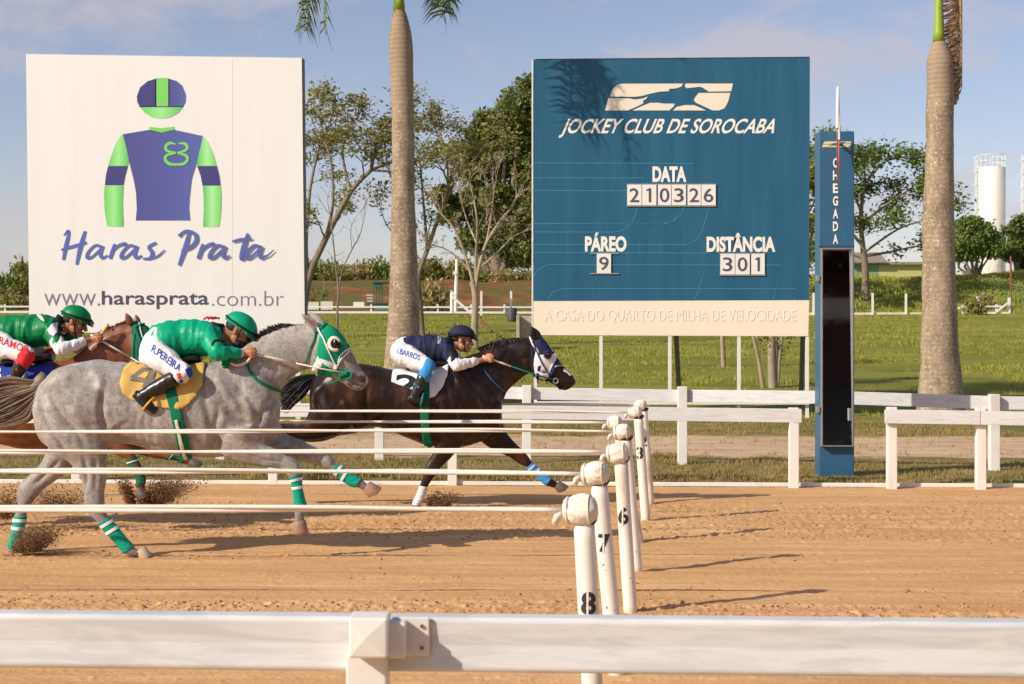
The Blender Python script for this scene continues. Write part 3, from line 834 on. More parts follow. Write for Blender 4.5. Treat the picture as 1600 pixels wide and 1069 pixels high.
strokes('lettering', Zs([([(186, 716), (200, 699), (203, 712), (193, 757), (184, 805)], [6, 8, 11, 14, 10]), ([(263, 700), (246, 758), (232, 822)], [10, 15, 9]), ([(176, 768), (215, 757), (268, 742)], [7, 11, 8])]
   + A(262, 800)+Rr(348, 800)+A(386, 800)
   + [([(520, 742), (494, 757), (506, 778), (498, 798), (472, 800)], [8, 10, 12, 10, 6]), ([(500, 800), (526, 790), (551, 768)], [6, 6, 4])]
   + [([(606, 722), (618, 704), (640, 700)], [5, 8, 9]), ([(640, 703), (626, 757), (603, 824)], [9, 14, 9]), ([(600, 716), (630, 700), (662, 712), (664, 738), (640, 762), (612, 770)], [6, 10, 12, 13, 11, 7])]
   + Rr(668, 800)+A(706, 800)
   + [([(853, 708), (838, 755), (828, 800), (846, 796)], [8, 14, 10, 4]), ([(796, 738), (828, 730), (868, 728)], [7, 9, 7])]
   + A(838, 800)+[([(905, 795), (925, 788), (947, 768)], [6, 6, 4])]), dp, M_PVIO, wb)
stext('www.', 69, 156, 459, 478, dp, M_PGREY, wb, bold=-.012)
stext('harasprata', 159, 326, 454.5, 483, dp, M_PINK, wb, bold=.012)
stext('.com.br', 331, 443, 454.5, 478, dp, M_PGREY, wb, bold=-.014)
# sheet joint
m_ = MB(); x = P(363, 0, dW).x; m_.box(x-.002, x+.002, dW-.003, dW, P(0, 89, dW).z-6, P(0, 91, dW).z); m_.build('joint', plain('joint', (.70, .67, .63), .6), wb)

# ---- blue race board
dB = 34.6
def board_mat():
    m, nt, b, L = nmat('blue banner'); v = geo_pos(nt, (2.2, 1, .18))
    col = ramp(nt, nz(nt, v, 1.6, 6, .6), [(.3, (.022, .105, .190)), (.7, (.030, .130, .222))])
    col = mixc(nt, rng(nt, nz(nt, v, 5, 5, .6), .55, .75, 0, .16), col, (.10, .20, .28))
    L(col, b.inputs['Base Color']); b.inputs['Specular IOR Level'].default_value = .22; b.inputs['Roughness'].default_value = .45
    bump(nt, b, nz(nt, geo_pos(nt, (1.5, 1, .25)), 1.1, 3, .5), .3, .06); return m
M_BOARD = board_mat()
M_CREAM = plain('cream banner', (.90, .79, .62), .5, .02, .6, .1, 1.2, .03, stretch=(2, 1, .3))
M_PALE = plain('pale lettering', (.92, .87, .76), .5, .02)
M_WLET = plain('white lettering', (.86, .84, .78), .5, .02)
M_CYAN = plain('cyan line', (.055, .30, .42), .5, .02)
M_PANEL = plain('white number plate', (.84, .81, .74), .5, .03, dirt=(.5, .45, .38), dirtamt=.1)
M_DIG = plain('slate digits', (.075, .08, .14), .5, .05)
M_HOLD = plain('plate rail', (.45, .42, .38), .5, .1, metal=.3)
bb = empty('billboard', (P(1048, 0, dB).x, dB, 0), 'tall blue race board with cream foot strip, showing date, race and distance', 'billboard')
K = 12
q0 = [P(833.5+(1265.5-833.5)*i/K, 94+(90-94)*i/K+(.9 if i % 2 else 0), dB) for i in range(K+1)]; q1 = [P(1264.3, 469, dB), P(833.5, 470.5, dB)]
m_ = MB(); pol = q0+q1; n = len(pol); vs = pol+[v+Vector((0, .10, 0)) for v in pol]
m_.add(vs, [tuple(range(n))[::-1], tuple(range(n, 2*n))]+[(i, (i+1) % n, (i+1) % n+n, i+n) for i in range(n)]); m_.build('panel', M_BOARD, bb)
m_ = MB(); pol = [P(833.5, 470.7, dB), P(1264.3, 469.2, dB), P(1263, 525.5, dB), P(834, 523.5, dB)]; vs = pol+[v+Vector((0, .10, 0)) for v in pol]
m_.add(vs, [(0, 3, 2, 1), (4, 5, 6, 7)]+[(i, (i+1) % 4, (i+1) % 4+4, i+4) for i in range(4)]); m_.build('foot_strip', M_CREAM, bb)
m_ = MB(); m_.add([P(834, 92, dB)+Vector((0, .01, 0)), P(1266, 88.5, dB)+Vector((0, .01, 0)), P(1266, 88.5, dB)+Vector((0, .12, 0)), P(834, 92, dB)+Vector((0, .12, 0)), P(834, 96, dB)+Vector((0, .102, 0)), P(1266, 92, dB)+Vector((0, .102, 0))], [(0, 1, 2, 3), (3, 2, 5, 4)]); m_.build('top_flashing', M_FRAMEW, bb)
m_ = MB(); a = P(833, 0, dB).x; m_.box(a-.03, a+.0, dB-.004, dB+.1, P(0, 523, dB).z, P(0, 94, dB).z); m_.build('edge_trim', M_FRAMEW, bb)
for px in (836.5, 939, 1046.5, 1154.5, 1261):
    m_ = MB(); x = P(px, 0, dB+.05).x; m_.box(x-.034, x+.034, dB+.01, dB+.08, -.3, P(0, 524, dB).z); m_.build('leg', M_FRAMEW, bb)
m_ = MB(); m_.box(P(834, 0, dB).x, P(1264, 0, dB).x, dB-.06, dB-.01+.015, P(0, 632, dB).z, P(0, 627, dB).z); m_.build('cross_bar', M_FRAMEW, bb)
for px, px2 in ((1056, 1062), (1255, 1251)):
    m_ = MB(); m_.tube([P(px, 510, dB+.3), P(px2, 634, dB+1.6)], .055, 8); m_.build('rear_strut', M_DARKST, bb)
Y = lambda x, y: (820+x/3.478, 70+y/3.478)
Y2 = lambda x, y: (820+x/3.478, 340+y/3.478)
dl = dB-.007
logo = [[(465, 275), (472, 252), (482, 236), (500, 220), (525, 212), (860, 211), (850, 228), (822, 237), (785, 240), (783, 252), (735, 255), (680, 266), (640, 278), (600, 283), (465, 282)],
 [(455, 290), (570, 292), (600, 298), (640, 292), (668, 282), (663, 292), (645, 302), (642, 320), (600, 340), (560, 357), (436, 357)],
 [(585, 357), (640, 332), (680, 316), (720, 315), (760, 320), (815, 320), (810, 335), (785, 357)],
 [(805, 357), (825, 338), (870, 328), (920, 328), (960, 345), (985, 357)],
 [(945, 262), (1000, 262), (1117, 262), (1105, 310), (1085, 345), (1055, 357), (1020, 357), (930, 315), (918, 300), (930, 280)],
 [(875, 211), (1131, 211), (1122, 253), (1000, 255), (970, 235), (950, 228), (920, 232), (880, 236), (868, 225)]]
M_LOGO = plain('cream print', (.84, .76, .62), .5, .02)
def logo_mesh(f, d, parent):
    m_ = MB()
    for poly in logo:
        r = catmull([list(p) for p in poly+[poly[0]]], 2) if False else poly
        m_.add([P(*f(*p), d) for p in r], [tuple(range(len(r)))])
    me = m_.mesh('emblem'); bm = bmesh.new(); bm.from_mesh(me); bmesh.ops.triangulate(bm, faces=bm.faces); bm.to_mesh(me); bm.free()
    return link('horse_emblem', me, M_LOGO, parent)
logo_mesh(Y, dl, bb)
stext('JOCKEY CLUB DE SOROCABA', 872, 1206, 185.5, 215.5, dl, M_WLET, bb, lean=.42, bold=.02)
stext('DATA', 1019.5, 1072.5, 260, 284.5, dl, M_WLET, bb, bold=.045)
stext('PÁREO', 914, 979, 363.5, 393.5, dl, M_WLET, bb, bold=.045)
stext('DISTÂNCIA', 1104, 1211.5, 364, 394, dl, M_WLET, bb, bold=.045)
stext('A CASA DO QUARTO DE MILHA DE VELOCIDADE', 851, 1244, 484, 505, dl, M_PALE, bb)
def plates(chars, x0, x1, y0, y1, gaps=()):
    n = len(chars); w = (x1-x0)/n
    for i, ch in enumerate(chars):
        a, b = x0+w*i+.5, x0+w*(i+1)-.5
        if i in gaps: a += 1.6
        m_ = MB(); pa, pb = P(a, y1, dB), P(b, y0, dB); m_.box(pa.x, pb.x, dB-.03, dB-.004, pa.z, pb.z); p = m_.build('number_plate', M_PANEL, bb)
        cw = w*(.30 if ch == '1' else .64); cxm = (a+b)/2; ch_h = (y1-y0)*.68
        ym, hh = (y0+y1)/2, ch_h/2
        if ch == '1': sheet([(cxm-.5, ym-hh), (cxm+3, ym-hh), (cxm+3, ym+hh), (cxm-.6, ym+hh), (cxm-.6, ym-hh+3), (cxm-4, ym-hh+4.6), (cxm-4, ym-hh+2.2)], dB-.036, 'digit', M_DIG, p); continue
        stext(ch, cxm-cw/2, cxm+cw/2, (y0+y1)/2-ch_h/2, (y0+y1)/2+ch_h/2, dB-.036, M_DIG, p, 'digit', bold=.006)
plates('210326', 979.5, 1118.5, 289, 321, (2, 4)); plates('9', 932, 955, 396.5, 427); plates('301', 1125, 1195, 397, 429, (2,))
m_ = MB()
for x0, x1, y in ((979, 1119, 322), (979, 1119, 288), (922, 967, 396), (922, 967, 427.5), (1124, 1196, 430), (1124, 1196, 396)):
    a, b = P(x0, y, dB), P(x1, y, dB); m_.box(a.x, b.x, dB-.026, dB-.002, a.z-.012, a.z+.006)
m_.build('plate_rail', M_HOLD, bb)
def arc(cx, cy, r, a0, a1, rx=None):
    return [(cx+(rx or r)*math.cos(math.radians(a0+(a1-a0)*i/8)), cy+r*math.sin(math.radians(a0+(a1-a0)*i/8))) for i in range(9)]
lines = [[Y(48, 642), Y(915, 645), Y(878, 860), Y(850, 920), Y(810, 958), Y(750, 971), Y(48, 971)], [Y(48, 723), Y(648, 724), Y(641, 760)], [Y(48, 792), Y(552, 793)],
 [Y(610, 880), Y(600, 930), Y(575, 975), Y(530, 1009), Y(480, 1018), Y2(52, 78)], [Y2(820, 0), Y2(800, 22), Y2(760, 33), Y2(50, 34)], [Y(1000, 880), Y2(985, 0), Y2(970, 60), Y2(935, 120), Y2(880, 148), Y2(50, 146)],
 [Y2(50, 189), Y2(998, 193), Y2(960, 340), Y2(940, 410), Y2(918, 447)], [Y2(48, 320), Y2(70, 285), Y2(120, 256), Y2(1395, 258), Y2(1350, 447)], [Y2(125, 445), Y2(150, 405), Y2(210, 385), Y2(1478, 387), Y2(1462, 445)]]
m_ = MB()
for l in lines:
    o = band(l, .85); n = len(l); m_.add([P(*p, dB-.004) for p in o], [(i, i+1, 2*n-2-i, 2*n-1-i) for i in range(n-1)])
m_.build('line_pattern', M_CYAN, bb)

# ---- finish tower
dT = 19.0
ft = empty('finish_tower', (P(1307, 0, dT).x, dT, 0), 'narrow blue finish tower with a tall dark mirror, standing at the track edge', 'tower')
M_TOW = plain('tower blue', (.03, .115, .215), .38, .08, 1.2, .05, 3, .01, dirt=(.16, .2, .22), dirtamt=.12)
X = lambda px, d=dT: P(px, 0, d).x
Zz = lambda py, d=dT: P(0, py, d).z
m_ = MB(); m_.box(X(1279.5), X(1335), dT, dT+.26, -.02, Zz(205)); body = m_.build('cabinet', M_TOW, ft, False, .012)
m_ = MB(); m_.box(X(1279.5), X(1335), dT-.004, dT-.0005, Zz(386.5), Zz(384.5)); m_.build('seam', plain('seam dark', (.02, .05, .09), .5), ft)
def mirror_mat():
    m, nt, b, L = nmat('dusty mirror'); v = geo_pos(nt)
    b.inputs['Metallic'].default_value = 1; b.inputs['Base Color'].default_value = (.62, .64, .68, 1)
    L(rng(nt, nz(nt, v, 4, 6, .6), .4, .8, .02, .10), b.inputs['Roughness']); return m
fx0, fx1, fy0, fy1 = X(1281.5), X(1331), Zz(697), Zz(388)
m_ = MB(); ml_, mr_, mb_, mt_ = fx0+.012, fx1-.012, fy0+.012, fy1-.012
m_.add([(ml_, dT-.085, mb_), (mr_, dT-.085, mb_), (mr_, dT-.005, mt_), (ml_, dT-.005, mt_), (ml_, dT-.001, mb_), (mr_, dT-.001, mb_), (mr_, dT-.001, mt_), (ml_, dT-.001, mt_)], [(0, 1, 2, 3), (7, 6, 5, 4), (0, 4, 5, 1), (1, 5, 6, 2), (2, 6, 7, 3), (3, 7, 4, 0)]); mir = m_.build('mirror', mirror_mat(), ft)
for nm, bxs in (('frame', (fx0, fx0+.013, fy0, fy1)), ('frame', (fx1-.013, fx1, fy0, fy1)), ('frame', (fx0+.0135, fx1-.0135, fy0, fy0+.013)), ('frame', (fx0+.0135, fx1-.0135, fy1-.013, fy1))):
    m_ = MB(); m_.box(bxs[0], bxs[1], dT-.09, dT-.001, bxs[2], bxs[3]); m_.build(nm, M_STEEL, mir)
f3 = lambda x, y: (1284.3+(x-436)*(1330.5-1284.3)/(1131-436), 221+(y-211)*(9.2)/(357-211))
lg = logo_mesh(f3, dT-.006, ft); lg.data = lg.data.copy(); lg.data.materials[0] = plain('gold print', (.62, .55, .36), .5, .02)
for i, ch in enumerate('CHEGADA'):
    y = 254.5+i*19.85; stext(ch, 1301.5, 1309.5, y-7.5, y+7.5, dT-.007, M_WLET, ft, 'letter', bold=.03)
o = band([(1280, 352), (1300, 354), (1318, 363), (1326, 384)], .5); n = 4
m_ = MB(); m_.add([P(*p, dT-.005) for p in o], [(i, i+1, 2*n-2-i, 2*n-1-i) for i in range(n-1)]); m_.build('line_pattern', M_CYAN, ft)
for py in (435, 640):
    m_ = MB(); m_.cbox((X(1277), dT-.02, Zz(py)), (.04, .06, .07)); m_.build('latch', M_STEEL, ft, False, .005)
# finishing ring seen edge-on: white upper half, red lower half
rg = empty('finish_ring', (X(1309), dT-.72, Zz(212)), 'white and red finishing hoop seen edge-on at the top of the blue tower', 'sign')
c0 = Vector((P(1309.5, 0, dT-.66).x, dT-.66, P(0, 213, dT-.66).z)); R0, R1 = .425, .565
axd = Vector((c0.x, c0.y, 0)).normalized(); axd = (axd+Vector((.02, 0, 0))).normalized(); sd = Vector((axd.y, -axd.x, 0))
def ring(a0, a1, name, mat, th=.013):
    m_ = MB(); N = 30; vs = []; fs = []
    for i in range(N+1):
        a = math.radians(a0+(a1-a0)*i/N); e = axd*math.cos(a)+Vector((0, 0, 1))*math.sin(a)
        for r_, t in ((R0, -th), (R1, -th), (R1, th), (R0, th)): vs.append(c0+e*r_+sd*t)
    for i in range(N):
        for k in range(4): fs.append((i*4+k, i*4+(k+1) % 4, (i+1)*4+(k+1) % 4, (i+1)*4+k))
    fs += [(0, 1, 2, 3), tuple(N*4+k for k in range(4))[::-1]]
    m_.add(vs, fs); m_.build(name, mat, rg, False, .003)
ring(2, 178, 'upper_half', plain('white enamel', (.82, .78, .74), .35)); ring(182, 358, 'lower_half', plain('red enamel', (.36, .08, .07), .4), .007)
m_ = MB(); e = c0+axd*R1*.99; m_.tube([e, e+axd*.13], .02, 8); m_.build('bracket', M_STEEL, rg)

# ------------------------------------------------------------------ far rail, bank furniture
def gz(x, y): return float(ground_z(x, y))
dF = 95.0
def on_ground(px, d, top):
    x = P(px, 0, d).x; return x, gz(x, d), P(0, top, d).z
fr2 = empty('rail_fence', (P(650, 0, dF).x, dF, 3.3), 'low white rail at the far edge of the infield below the red bank', 'fence')
for py, h in ((478.5, .09), (486.5, .12)):
    m_ = MB(); a = P(-300, py-1, dF); b = P(1252, py+1, dF); beam(m_, a, b, h, .05); m_.build('rail_board', M_FRAMEW, fr2)
for px in list(range(-200, 1250, 52)):
    x, z, t = on_ground(px, dF+.1, 477); m_ = MB(); m_.box(x-.05, x+.05, dF+.05, dF+.15, z-.3, t+.05); m_.build('post', M_FRAMEW, fr2)
fr3 = empty('low_wall', (P(1420, 0, dF).x, dF, 3.3), 'low white edging wall with three tall thin posts right of the blue tower', 'wall')
m_ = MB(); a = P(1254, 488.5, dF); b = P(1480, 488, dF); beam(m_, a, b, .2, .15); m_.build('edging', plain('stained kerb', (.68, .60, .50), .7, .1, dirt=(.4, .25, .15)), fr3)
for px, t in ((1270, 458), (1362, 458), (1414, 459)):
    x, z, tt = on_ground(px, dF+.1, t); m_ = MB(); m_.box(x-.055, x+.055, dF-.2, dF-.09, z-.3, tt); m_.build('post', M_FRAMEW, fr3)
fr4 = empty('rail_fence', (P(1530, 0, dF).x, dF, 3.3), 'short white gate rail with slanting end braces at the far right', 'fence')
m_ = MB(); beam(m_, P(1503, 478.3, dF), P(1578, 477.5, dF), .09, .05); m_.build('rail_board', M_FRAMEW, fr4)
m_ = MB(); beam(m_, P(1503, 488, dF), P(1578, 487.5, dF), .1, .05); m_.build('rail_board', M_FRAMEW, fr4)
for px, t in ((1504, 477), (1528, 463), (1557, 476), (1577, 465)):
    x, z, tt = on_ground(px, dF+.1, t); m_ = MB(); m_.box(x-.07, x+.07, dF+.06, dF+.18, z-.3, tt); m_.build('post', M_FRAMEW, fr4)
for a, b in (((1503, 478), (1480, 486)), ((1578, 469), (1550, 491))):
    m_ = MB(); beam(m_, P(*a, dF-.1), P(*b, dF-.1), .14, .05); m_.build('brace', M_FRAMEW, fr4)
m_ = MB(); x, z, t = on_ground(1579.5, dF+3, 400); m_.tube([(x, dF+3, z-.3), (x, dF+3, t)], .055, 8)
tag(m_.build('pole', plain('rust red steel', (.22, .07, .04), .6, .2)), 'thin rusty red pole beside the gate rail', 'pole')
# white braced frame by the bare tree
fr5 = empty('post_frame', (P(712, 0, 92).x, 92, 3.1), 'tall white goalpost-like pole with a slanting brace behind the bare tree', 'pole')
for (x0, y0), (x1, y1), r_ in (((714, 405), (713, 440), .09), ((713, 440), (712, 487), .11), ((706, 458), (706, 489), .10)):
    m_ = MB(); m_.tube([P(x1, y1, 92), P(x0, y0, 92)], r_, 8); m_.build('post', M_FRAMEW, fr5)
for (x0, y0), (x1, y1) in (((704, 453), (713, 460)), ((706, 461), (736, 487)), ((708, 423), (713, 427))):
    m_ = MB(); beam(m_, P(x0, y0, 91.9), P(x1, y1, 91.9), .18, .06); m_.build('brace', M_FRAMEW, fr5)
for px, lb in ((752, 'white post just right of the bare tree'), (798.5, 'white post rising above the dark barrel')):
    x, z, t = on_ground(px, 94, 455); m_ = MB(); m_.box(x-.06, x+.06, 93.95, 94.07, z-.2, t); tag(m_.build('fence_post', M_FRAMEW), lb, 'post', 'lone white posts at the far rail')
m_ = MB(); b = P(800, 496, 86); b.z = gz(b.x, 86); t = P(800, 481, 86).z
m_.tube([(b.x, 86, b.z-.1), (b.x, 86, b.z+.1), (b.x, 86, t-.05), (b.x, 86, t)], [.26, .26, .27, .24], 18)
tag(m_.build('barrel', plain('dark drum', (.05, .055, .055), .6, .2), None, True), 'dark drum standing at the far rail left of the race board', 'barrel')
# concrete trough
dq = 62; tr_ = empty('trough', (P(823, 0, dq).x, dq, gz(P(823, 0, dq).x, dq)), 'old concrete trough half hidden behind the blue board edge', 'trough')
M_CONC = plain('stained concrete', (.42, .38, .31), .9, .2, 3, .3, 20, .02, dirt=(.12, .10, .07), dirtamt=.6)
z0 = gz(P(823, 0, dq).x, dq)-.05
for x0, x1, a, b in ((807, 812, 492, 520), (832, 838, 492, 520)):
    m_ = MB(); m_.box(P(x0, 0, dq).x, P(x1, 0, dq).x, dq, dq+.8, z0, P(0, a, dq).z); m_.build('side_slab', M_CONC, tr_, False, .02)
m_ = MB(); m_.box(P(812.3, 0, dq).x, P(831.7, 0, dq).x, dq+.5, dq+.6, z0, P(0, 494, dq).z); m_.build('back_slab', M_CONC, tr_, False, .02)
m_ = MB(); q = P(820, 523, 60); m_.ellipsoid((q.x, 60, gz(q.x, 60)), (.42, .35, .22), n=12, m=7); o = m_.build('earth_mound', plain('red earth', (.33, .11, .04), .95, .3, 5), None, True)
wrinkle(o.data, .12, 3); tag(o, 'small heap of red earth in the grass by the trough', 'mound')
m_ = MB(); m_.tube([P(741, 489, 66), P(752, 502, 65.5), P(768, 518, 65)], [.05, .07, .06], 7); tag(m_.build('fallen_post', plain('rotten wood', (.17, .08, .045), .9, .2)), 'brown fallen timber leaning into the grass beside the bare tree', 'timber')
# green timing stand
st = empty('timing_stand', (P(592, 0, 96.5).x, 96.5, 3.3), 'small dark green metal stand with a roof, half behind the left palm', 'stand')
M_GM = plain('green metal', (.035, .10, .075), .5, .15); M_GM2 = plain('pale green metal', (.10, .24, .20), .5, .15)
d = 96.5
def bx(name, x0, x1, y0, y1, mat, par, dd=0, dep=1.0):
    m_ = MB(); a, b = P(x0, y1, d+dd), P(x1, y0, d+dd); m_.box(a.x, b.x, d+dd, d+dd+dep, a.z, b.z); return m_.build(name, mat, par)
bx('roof', 582, 618, 440, 442, M_GM, st, -.3, 1.8); bx('roof_edge', 583, 598, 443, 449, M_GM, st, -.2, .1)
for x in (583, 587.5, 592, 596.5, 614): bx('post', x, x+1.3, 442.3, 484, M_GM, st, 0, .1)
bx('platform', 584, 611, 475, 484.5, M_GM2, st, -.1, 1.4); bx('platform_edge', 571, 610, 473.5, 474.6, M_GM, st, -.2, 1.5)
for k in range(5): bx('step', 572+k*.8, 583, 460+k*4.6, 462.6+k*4.6, plain('grey step', (.45, .44, .40), .6), st, .3-.1*k, .3)
for k, (x0, x1, y0, y1) in enumerate(((479, 498, 472, 484), (501, 520, 471, 484), (552, 569, 472, 479.5))):
    m_ = MB(); a, b = P(x0, y1, 96), P(x1, y0, 96); m_.box(a.x, b.x, 96, 96.1, a.z, b.z)
    tag(m_.build('notice_board', plain('pale notice', (.62, .60, .53), .6, .08) if k < 2 else plain('white notice', (.75, .75, .72), .6, .05)), ['pale board low on the far rail next to the white billboard', 'pale board on the far rail, right one of the pair beside the white billboard', 'small white board with faint green print by the green stand'][k], 'sign')

# ------------------------------------------------------------------ tank and sheds
dK = 132
def tank(px, r_, top, bottom, label, d=dK):
    q = P(px, 0, d); z0 = gz(q.x, d)-.3; z1 = P(0, top, d).z
    root = empty('water_tank', (q.x, d, z0), label, 'water tank', 'white water tanks')
    m, nt, b, L = nmat('tank paint'); v = geo_pos(nt, (1, 1, .25))
    sep = nt.nodes.new('ShaderNodeSeparateXYZ'); L(geo_pos(nt), sep.inputs[0])
    rust = math_(nt, 'MULTIPLY', rng(nt, nz(nt, v, 2.4, 6, .7), .42, .62), rng(nt, sep.outputs['Z'], z0+5.2, z0+1.0, 0, .75))
    L(mixc(nt, rust, (.80, .76, .68), (.50, .31, .16)), b.inputs['Base Color']); b.inputs['Roughness'].default_value = .4
    m_ = MB(); m_.tube([(q.x, d, z0), (q.x, d, z0+.5), (q.x, d, z1-.02), (q.x, d, z1)], [r_, r_, r_, r_*.98], 32); m_.build('shell', m, root, True)
    mr = MB()
    for k in range(14):
        a = k*6.2832/14; p = Vector((q.x+math.cos(a)*r_, d+math.sin(a)*r_, z1)); mr.tube([p, p+Vector((0, 0, 1.0))], .025, 5)
    for zz in (.5, 1.0): mr.tube([Vector((q.x+math.cos(k*.3142)*r_, d+math.sin(k*.3142)*r_, z1+zz)) for k in range(21)], .025, 5, False)
    mr.build('railing', M_FRAMEW, root)
    ml = MB(); lx = q.x-r_-.25
    for s in (-.18, .18): ml.tube([(lx, d-.2+s, z0+1.5), (lx, d-.2+s, z1+1.0)], .03, 5)
    k = z0+1.6
    while k < z1+1: ml.tube([(lx, d-.38, k), (lx, d-.02, k)], .02, 5); k += .35
    kk = z0+2.2
    while kk < z1+.9:
        ml.tube([(lx+.25*1, d-.2, kk), (lx-.15, d-.5, kk), (lx-.35, d-.2, kk), (lx-.15, d+.1, kk)], .02, 5); kk += 1.1
    ml.build('ladder', M_FRAMEW, root)
tank(1549.5, 21*dK/FPX, 262, 434, 'slim white water tank with railing and rust stains, between two round trees')
tank(1622, 21*dK/FPX, 262, 434, 'second white water tank at the very right edge, only its ladder in view')
sh = empty('shed', (P(1385, 0, 128).x, 128, 6), 'long low green and yellow shed behind the tree right of the blue tower', 'building')
d = 128
zb = gz(P(1385, 0, d).x, d)-.5
for nm, x0, x1, y0, mt in (('wall', 1328, 1373, 411, plain('green plaster', (.22, .33, .19), .8, .1)), ('wall', 1373.2, 1450, 414, plain('yellow plaster', (.52, .50, .20), .8, .1))):
    m_ = MB(); a, b = P(x0, 0, d), P(x1, y0, d); m_.box(a.x, b.x, d, d+4, zb, b.z); m_.build(nm, mt, sh)
m_ = MB(); a, b = P(1324, 411, d-.5), P(1386, 405, d-.5)
m_.add([(a.x, d-.6, a.z), (b.x, d-.6, a.z), (b.x, d-.6, a.z+.12), (a.x, d-.6, a.z+.12), (a.x, d+2.2, a.z+1.0), (b.x, d+2.2, a.z+1.0), (b.x, d+2.2, a.z+.85), (a.x, d+2.2, a.z+.85)], [(0, 1, 2, 3), (3, 2, 5, 4), (0, 7, 6, 1), (4, 5, 6, 7), (0, 3, 4, 7), (1, 6, 5, 2)])
m_.build('roof', plain('old roof', (.26, .22, .19), .8, .2), sh)
m_ = MB(); m_.box(P(1373.2, 0, d).x, P(1450, 0, d).x, d-.4, d+4.2, P(0, 414, d).z+.01, P(0, 414, d).z+.22); m_.build('roof', plain('grey roof', (.30, .26, .22), .8, .2), sh)

# grandstand behind the photographer, which the tower's mirror shows
gs = empty('grandstand', (6, -24, 0), 'dark maroon grandstand behind the photographer, seen only in the tower mirror', 'grandstand')
M_MAR = plain('maroon paint', (.075, .022, .022), .6, .15); M_SHD = plain('dark concrete', (.06, .055, .05), .8, .2)
m_ = MB(); m_.add([(-14, -22, 8.0), (34, -22, 8.0), (34, -22, 8.6), (-14, -22, 8.6), (-14, -32, 8.5), (34, -32, 8.5), (34, -32, 8.2), (-14, -32, 8.2)], [(0, 1, 2, 3), (3, 2, 5, 4), (0, 7, 6, 1), (4, 5, 6, 7), (0, 3, 4, 7), (1, 6, 5, 2)]); m_.build('roof', M_MAR, gs)
m_ = MB(); m_.box(-14, 34, -32.2, -32, -.1, 8.2); m_.build('back_wall', M_MAR, gs)
m_ = MB(); m_.box(-14, 34, -21.9, -21.7, 5.3, 6.1); m_.build('parapet', plain('tan parapet', (.26, .20, .16), .7), gs)
for k in range(6):
    m_ = MB(); m_.box(-14, 34, -22-1.6*k-1.6, -22-1.6*k, -.1, .6+.5*k); m_.build('tier', M_SHD, gs)
for x in (-13, -3, 7, 17, 25):
    m_ = MB(); m_.box(x-.12, x+.12, -22.9, -22.65, -.1, 8.05); m_.build('column', M_MAR, gs)
# ------------------------------------------------------------------ trees
def leaf_mat(name, lo, hi, sc=.5, trans=.25):
    m, nt, b, L = nmat(name); v = geo_pos(nt)
    col = ramp(nt, nz(nt, v, sc, 5, .7), [(.32, lo), (.68, hi)])
    col = mixc(nt, rng(nt, nz(nt, v, 9, 2), .4, .7, 0, .45), col, tuple(x*1.5 for x in hi))
    L(col, b.inputs['Base Color']); b.inputs['Roughness'].default_value = .55; b.inputs['Specular IOR Level'].default_value = .3
    tr = nt.nodes.new('ShaderNodeBsdfTranslucent'); L(col, tr.inputs[0])
    mx = nt.nodes.new('ShaderNodeMixShader'); mx.inputs[0].default_value = trans
    L(b.outputs[0], mx.inputs[1]); L(tr.outputs[0], mx.inputs[2]); L(mx.outputs[0], nt.nodes['Material Output'].inputs[0]); return m
M_LF1 = leaf_mat('olive leaves', (.12, .13, .03), (.30, .27, .07))
M_LF2 = leaf_mat('dark leaves', (.04, .07, .018), (.14, .18, .045))
M_LF3 = leaf_mat('green leaves', (.07, .12, .025), (.20, .26, .06))
M_LF5 = leaf_mat('evergreen leaves', (.05, .08, .02), (.20, .23, .06), .35)
M_LF4 = leaf_mat('dry leaves', (.20, .16, .06), (.40, .32, .13))
M_BARK = plain('grey brown bark', (.20, .155, .11), .9, .3, 5, .5, 30, .03, stretch=(1, 1, .3))
M_BARK2 = plain('pale bark', (.34, .27, .19), .9, .25, 5, .5, 30, .03, stretch=(1, 1, .3))

def leaves(pts, n, spread, size, seed, flat=.5, asp=.45):
    """n leaves scattered about pts (k,3): folded quads"""
    r = np.random.RandomState(seed); pts = np.asarray(pts, float)
    i = r.randint(0, len(pts), n); c = pts[i]+r.normal(0, 1, (n, 3))*np.array([spread, spread, spread*.7])
    a = r.normal(0, 1, (n, 3)); a[:, 2] *= flat; a /= np.linalg.norm(a, axis=1)[:, None]
    u = np.cross(a, r.normal(0, 1, (n, 3))); u /= np.linalg.norm(u, axis=1)[:, None]
    s = (size*(.5+r.rand(n)))[:, None]
    V = np.stack([c-a*s, c+u*s*asp, c+a*s, c-u*s*asp], 1).reshape(-1, 3)
    return V, np.arange(4*n).reshape(-1, 4)

def grow(mb, p, d, L, r, lvl, rg, tips, up=.1, spread=.6, kids=(2, 3), wob=.25, minr=.006, shrink=.72, n=5):
    pts = [p.copy()]; rad = [r]; seg = 4
    for i in range(seg):
        d = (d+Vector((rg.gauss(0, wob), rg.gauss(0, wob), rg.gauss(0, wob)*.7+up))*.5).normalized()
        p = p+d*L/seg; pts.append(p.copy()); rad.append(max(minr, r*(1-.32*(i+1)/seg)))
        if lvl <= 1: tips.append(tuple(p))
    mb.tube(pts, rad, max(4, n), False)
    if lvl <= 0: return
    k = rg.randint(*kids)
    for j in range(k):
        ax = Vector((rg.gauss(0, 1), rg.gauss(0, 1), rg.gauss(0, 1))); ax = (ax-d*ax.dot(d)).normalized()
        nd = (d+ax*spread*rg.uniform(.6, 1.3)).normalized()
        grow(mb, pts[-1] if j == 0 or rg.random() < .6 else pts[-2], nd, L*shrink*rg.uniform(.75, 1.15), rad[-1]*.78, lvl-1, rg, tips, up, spread, kids, wob, minr, shrink, max(4, n-1))

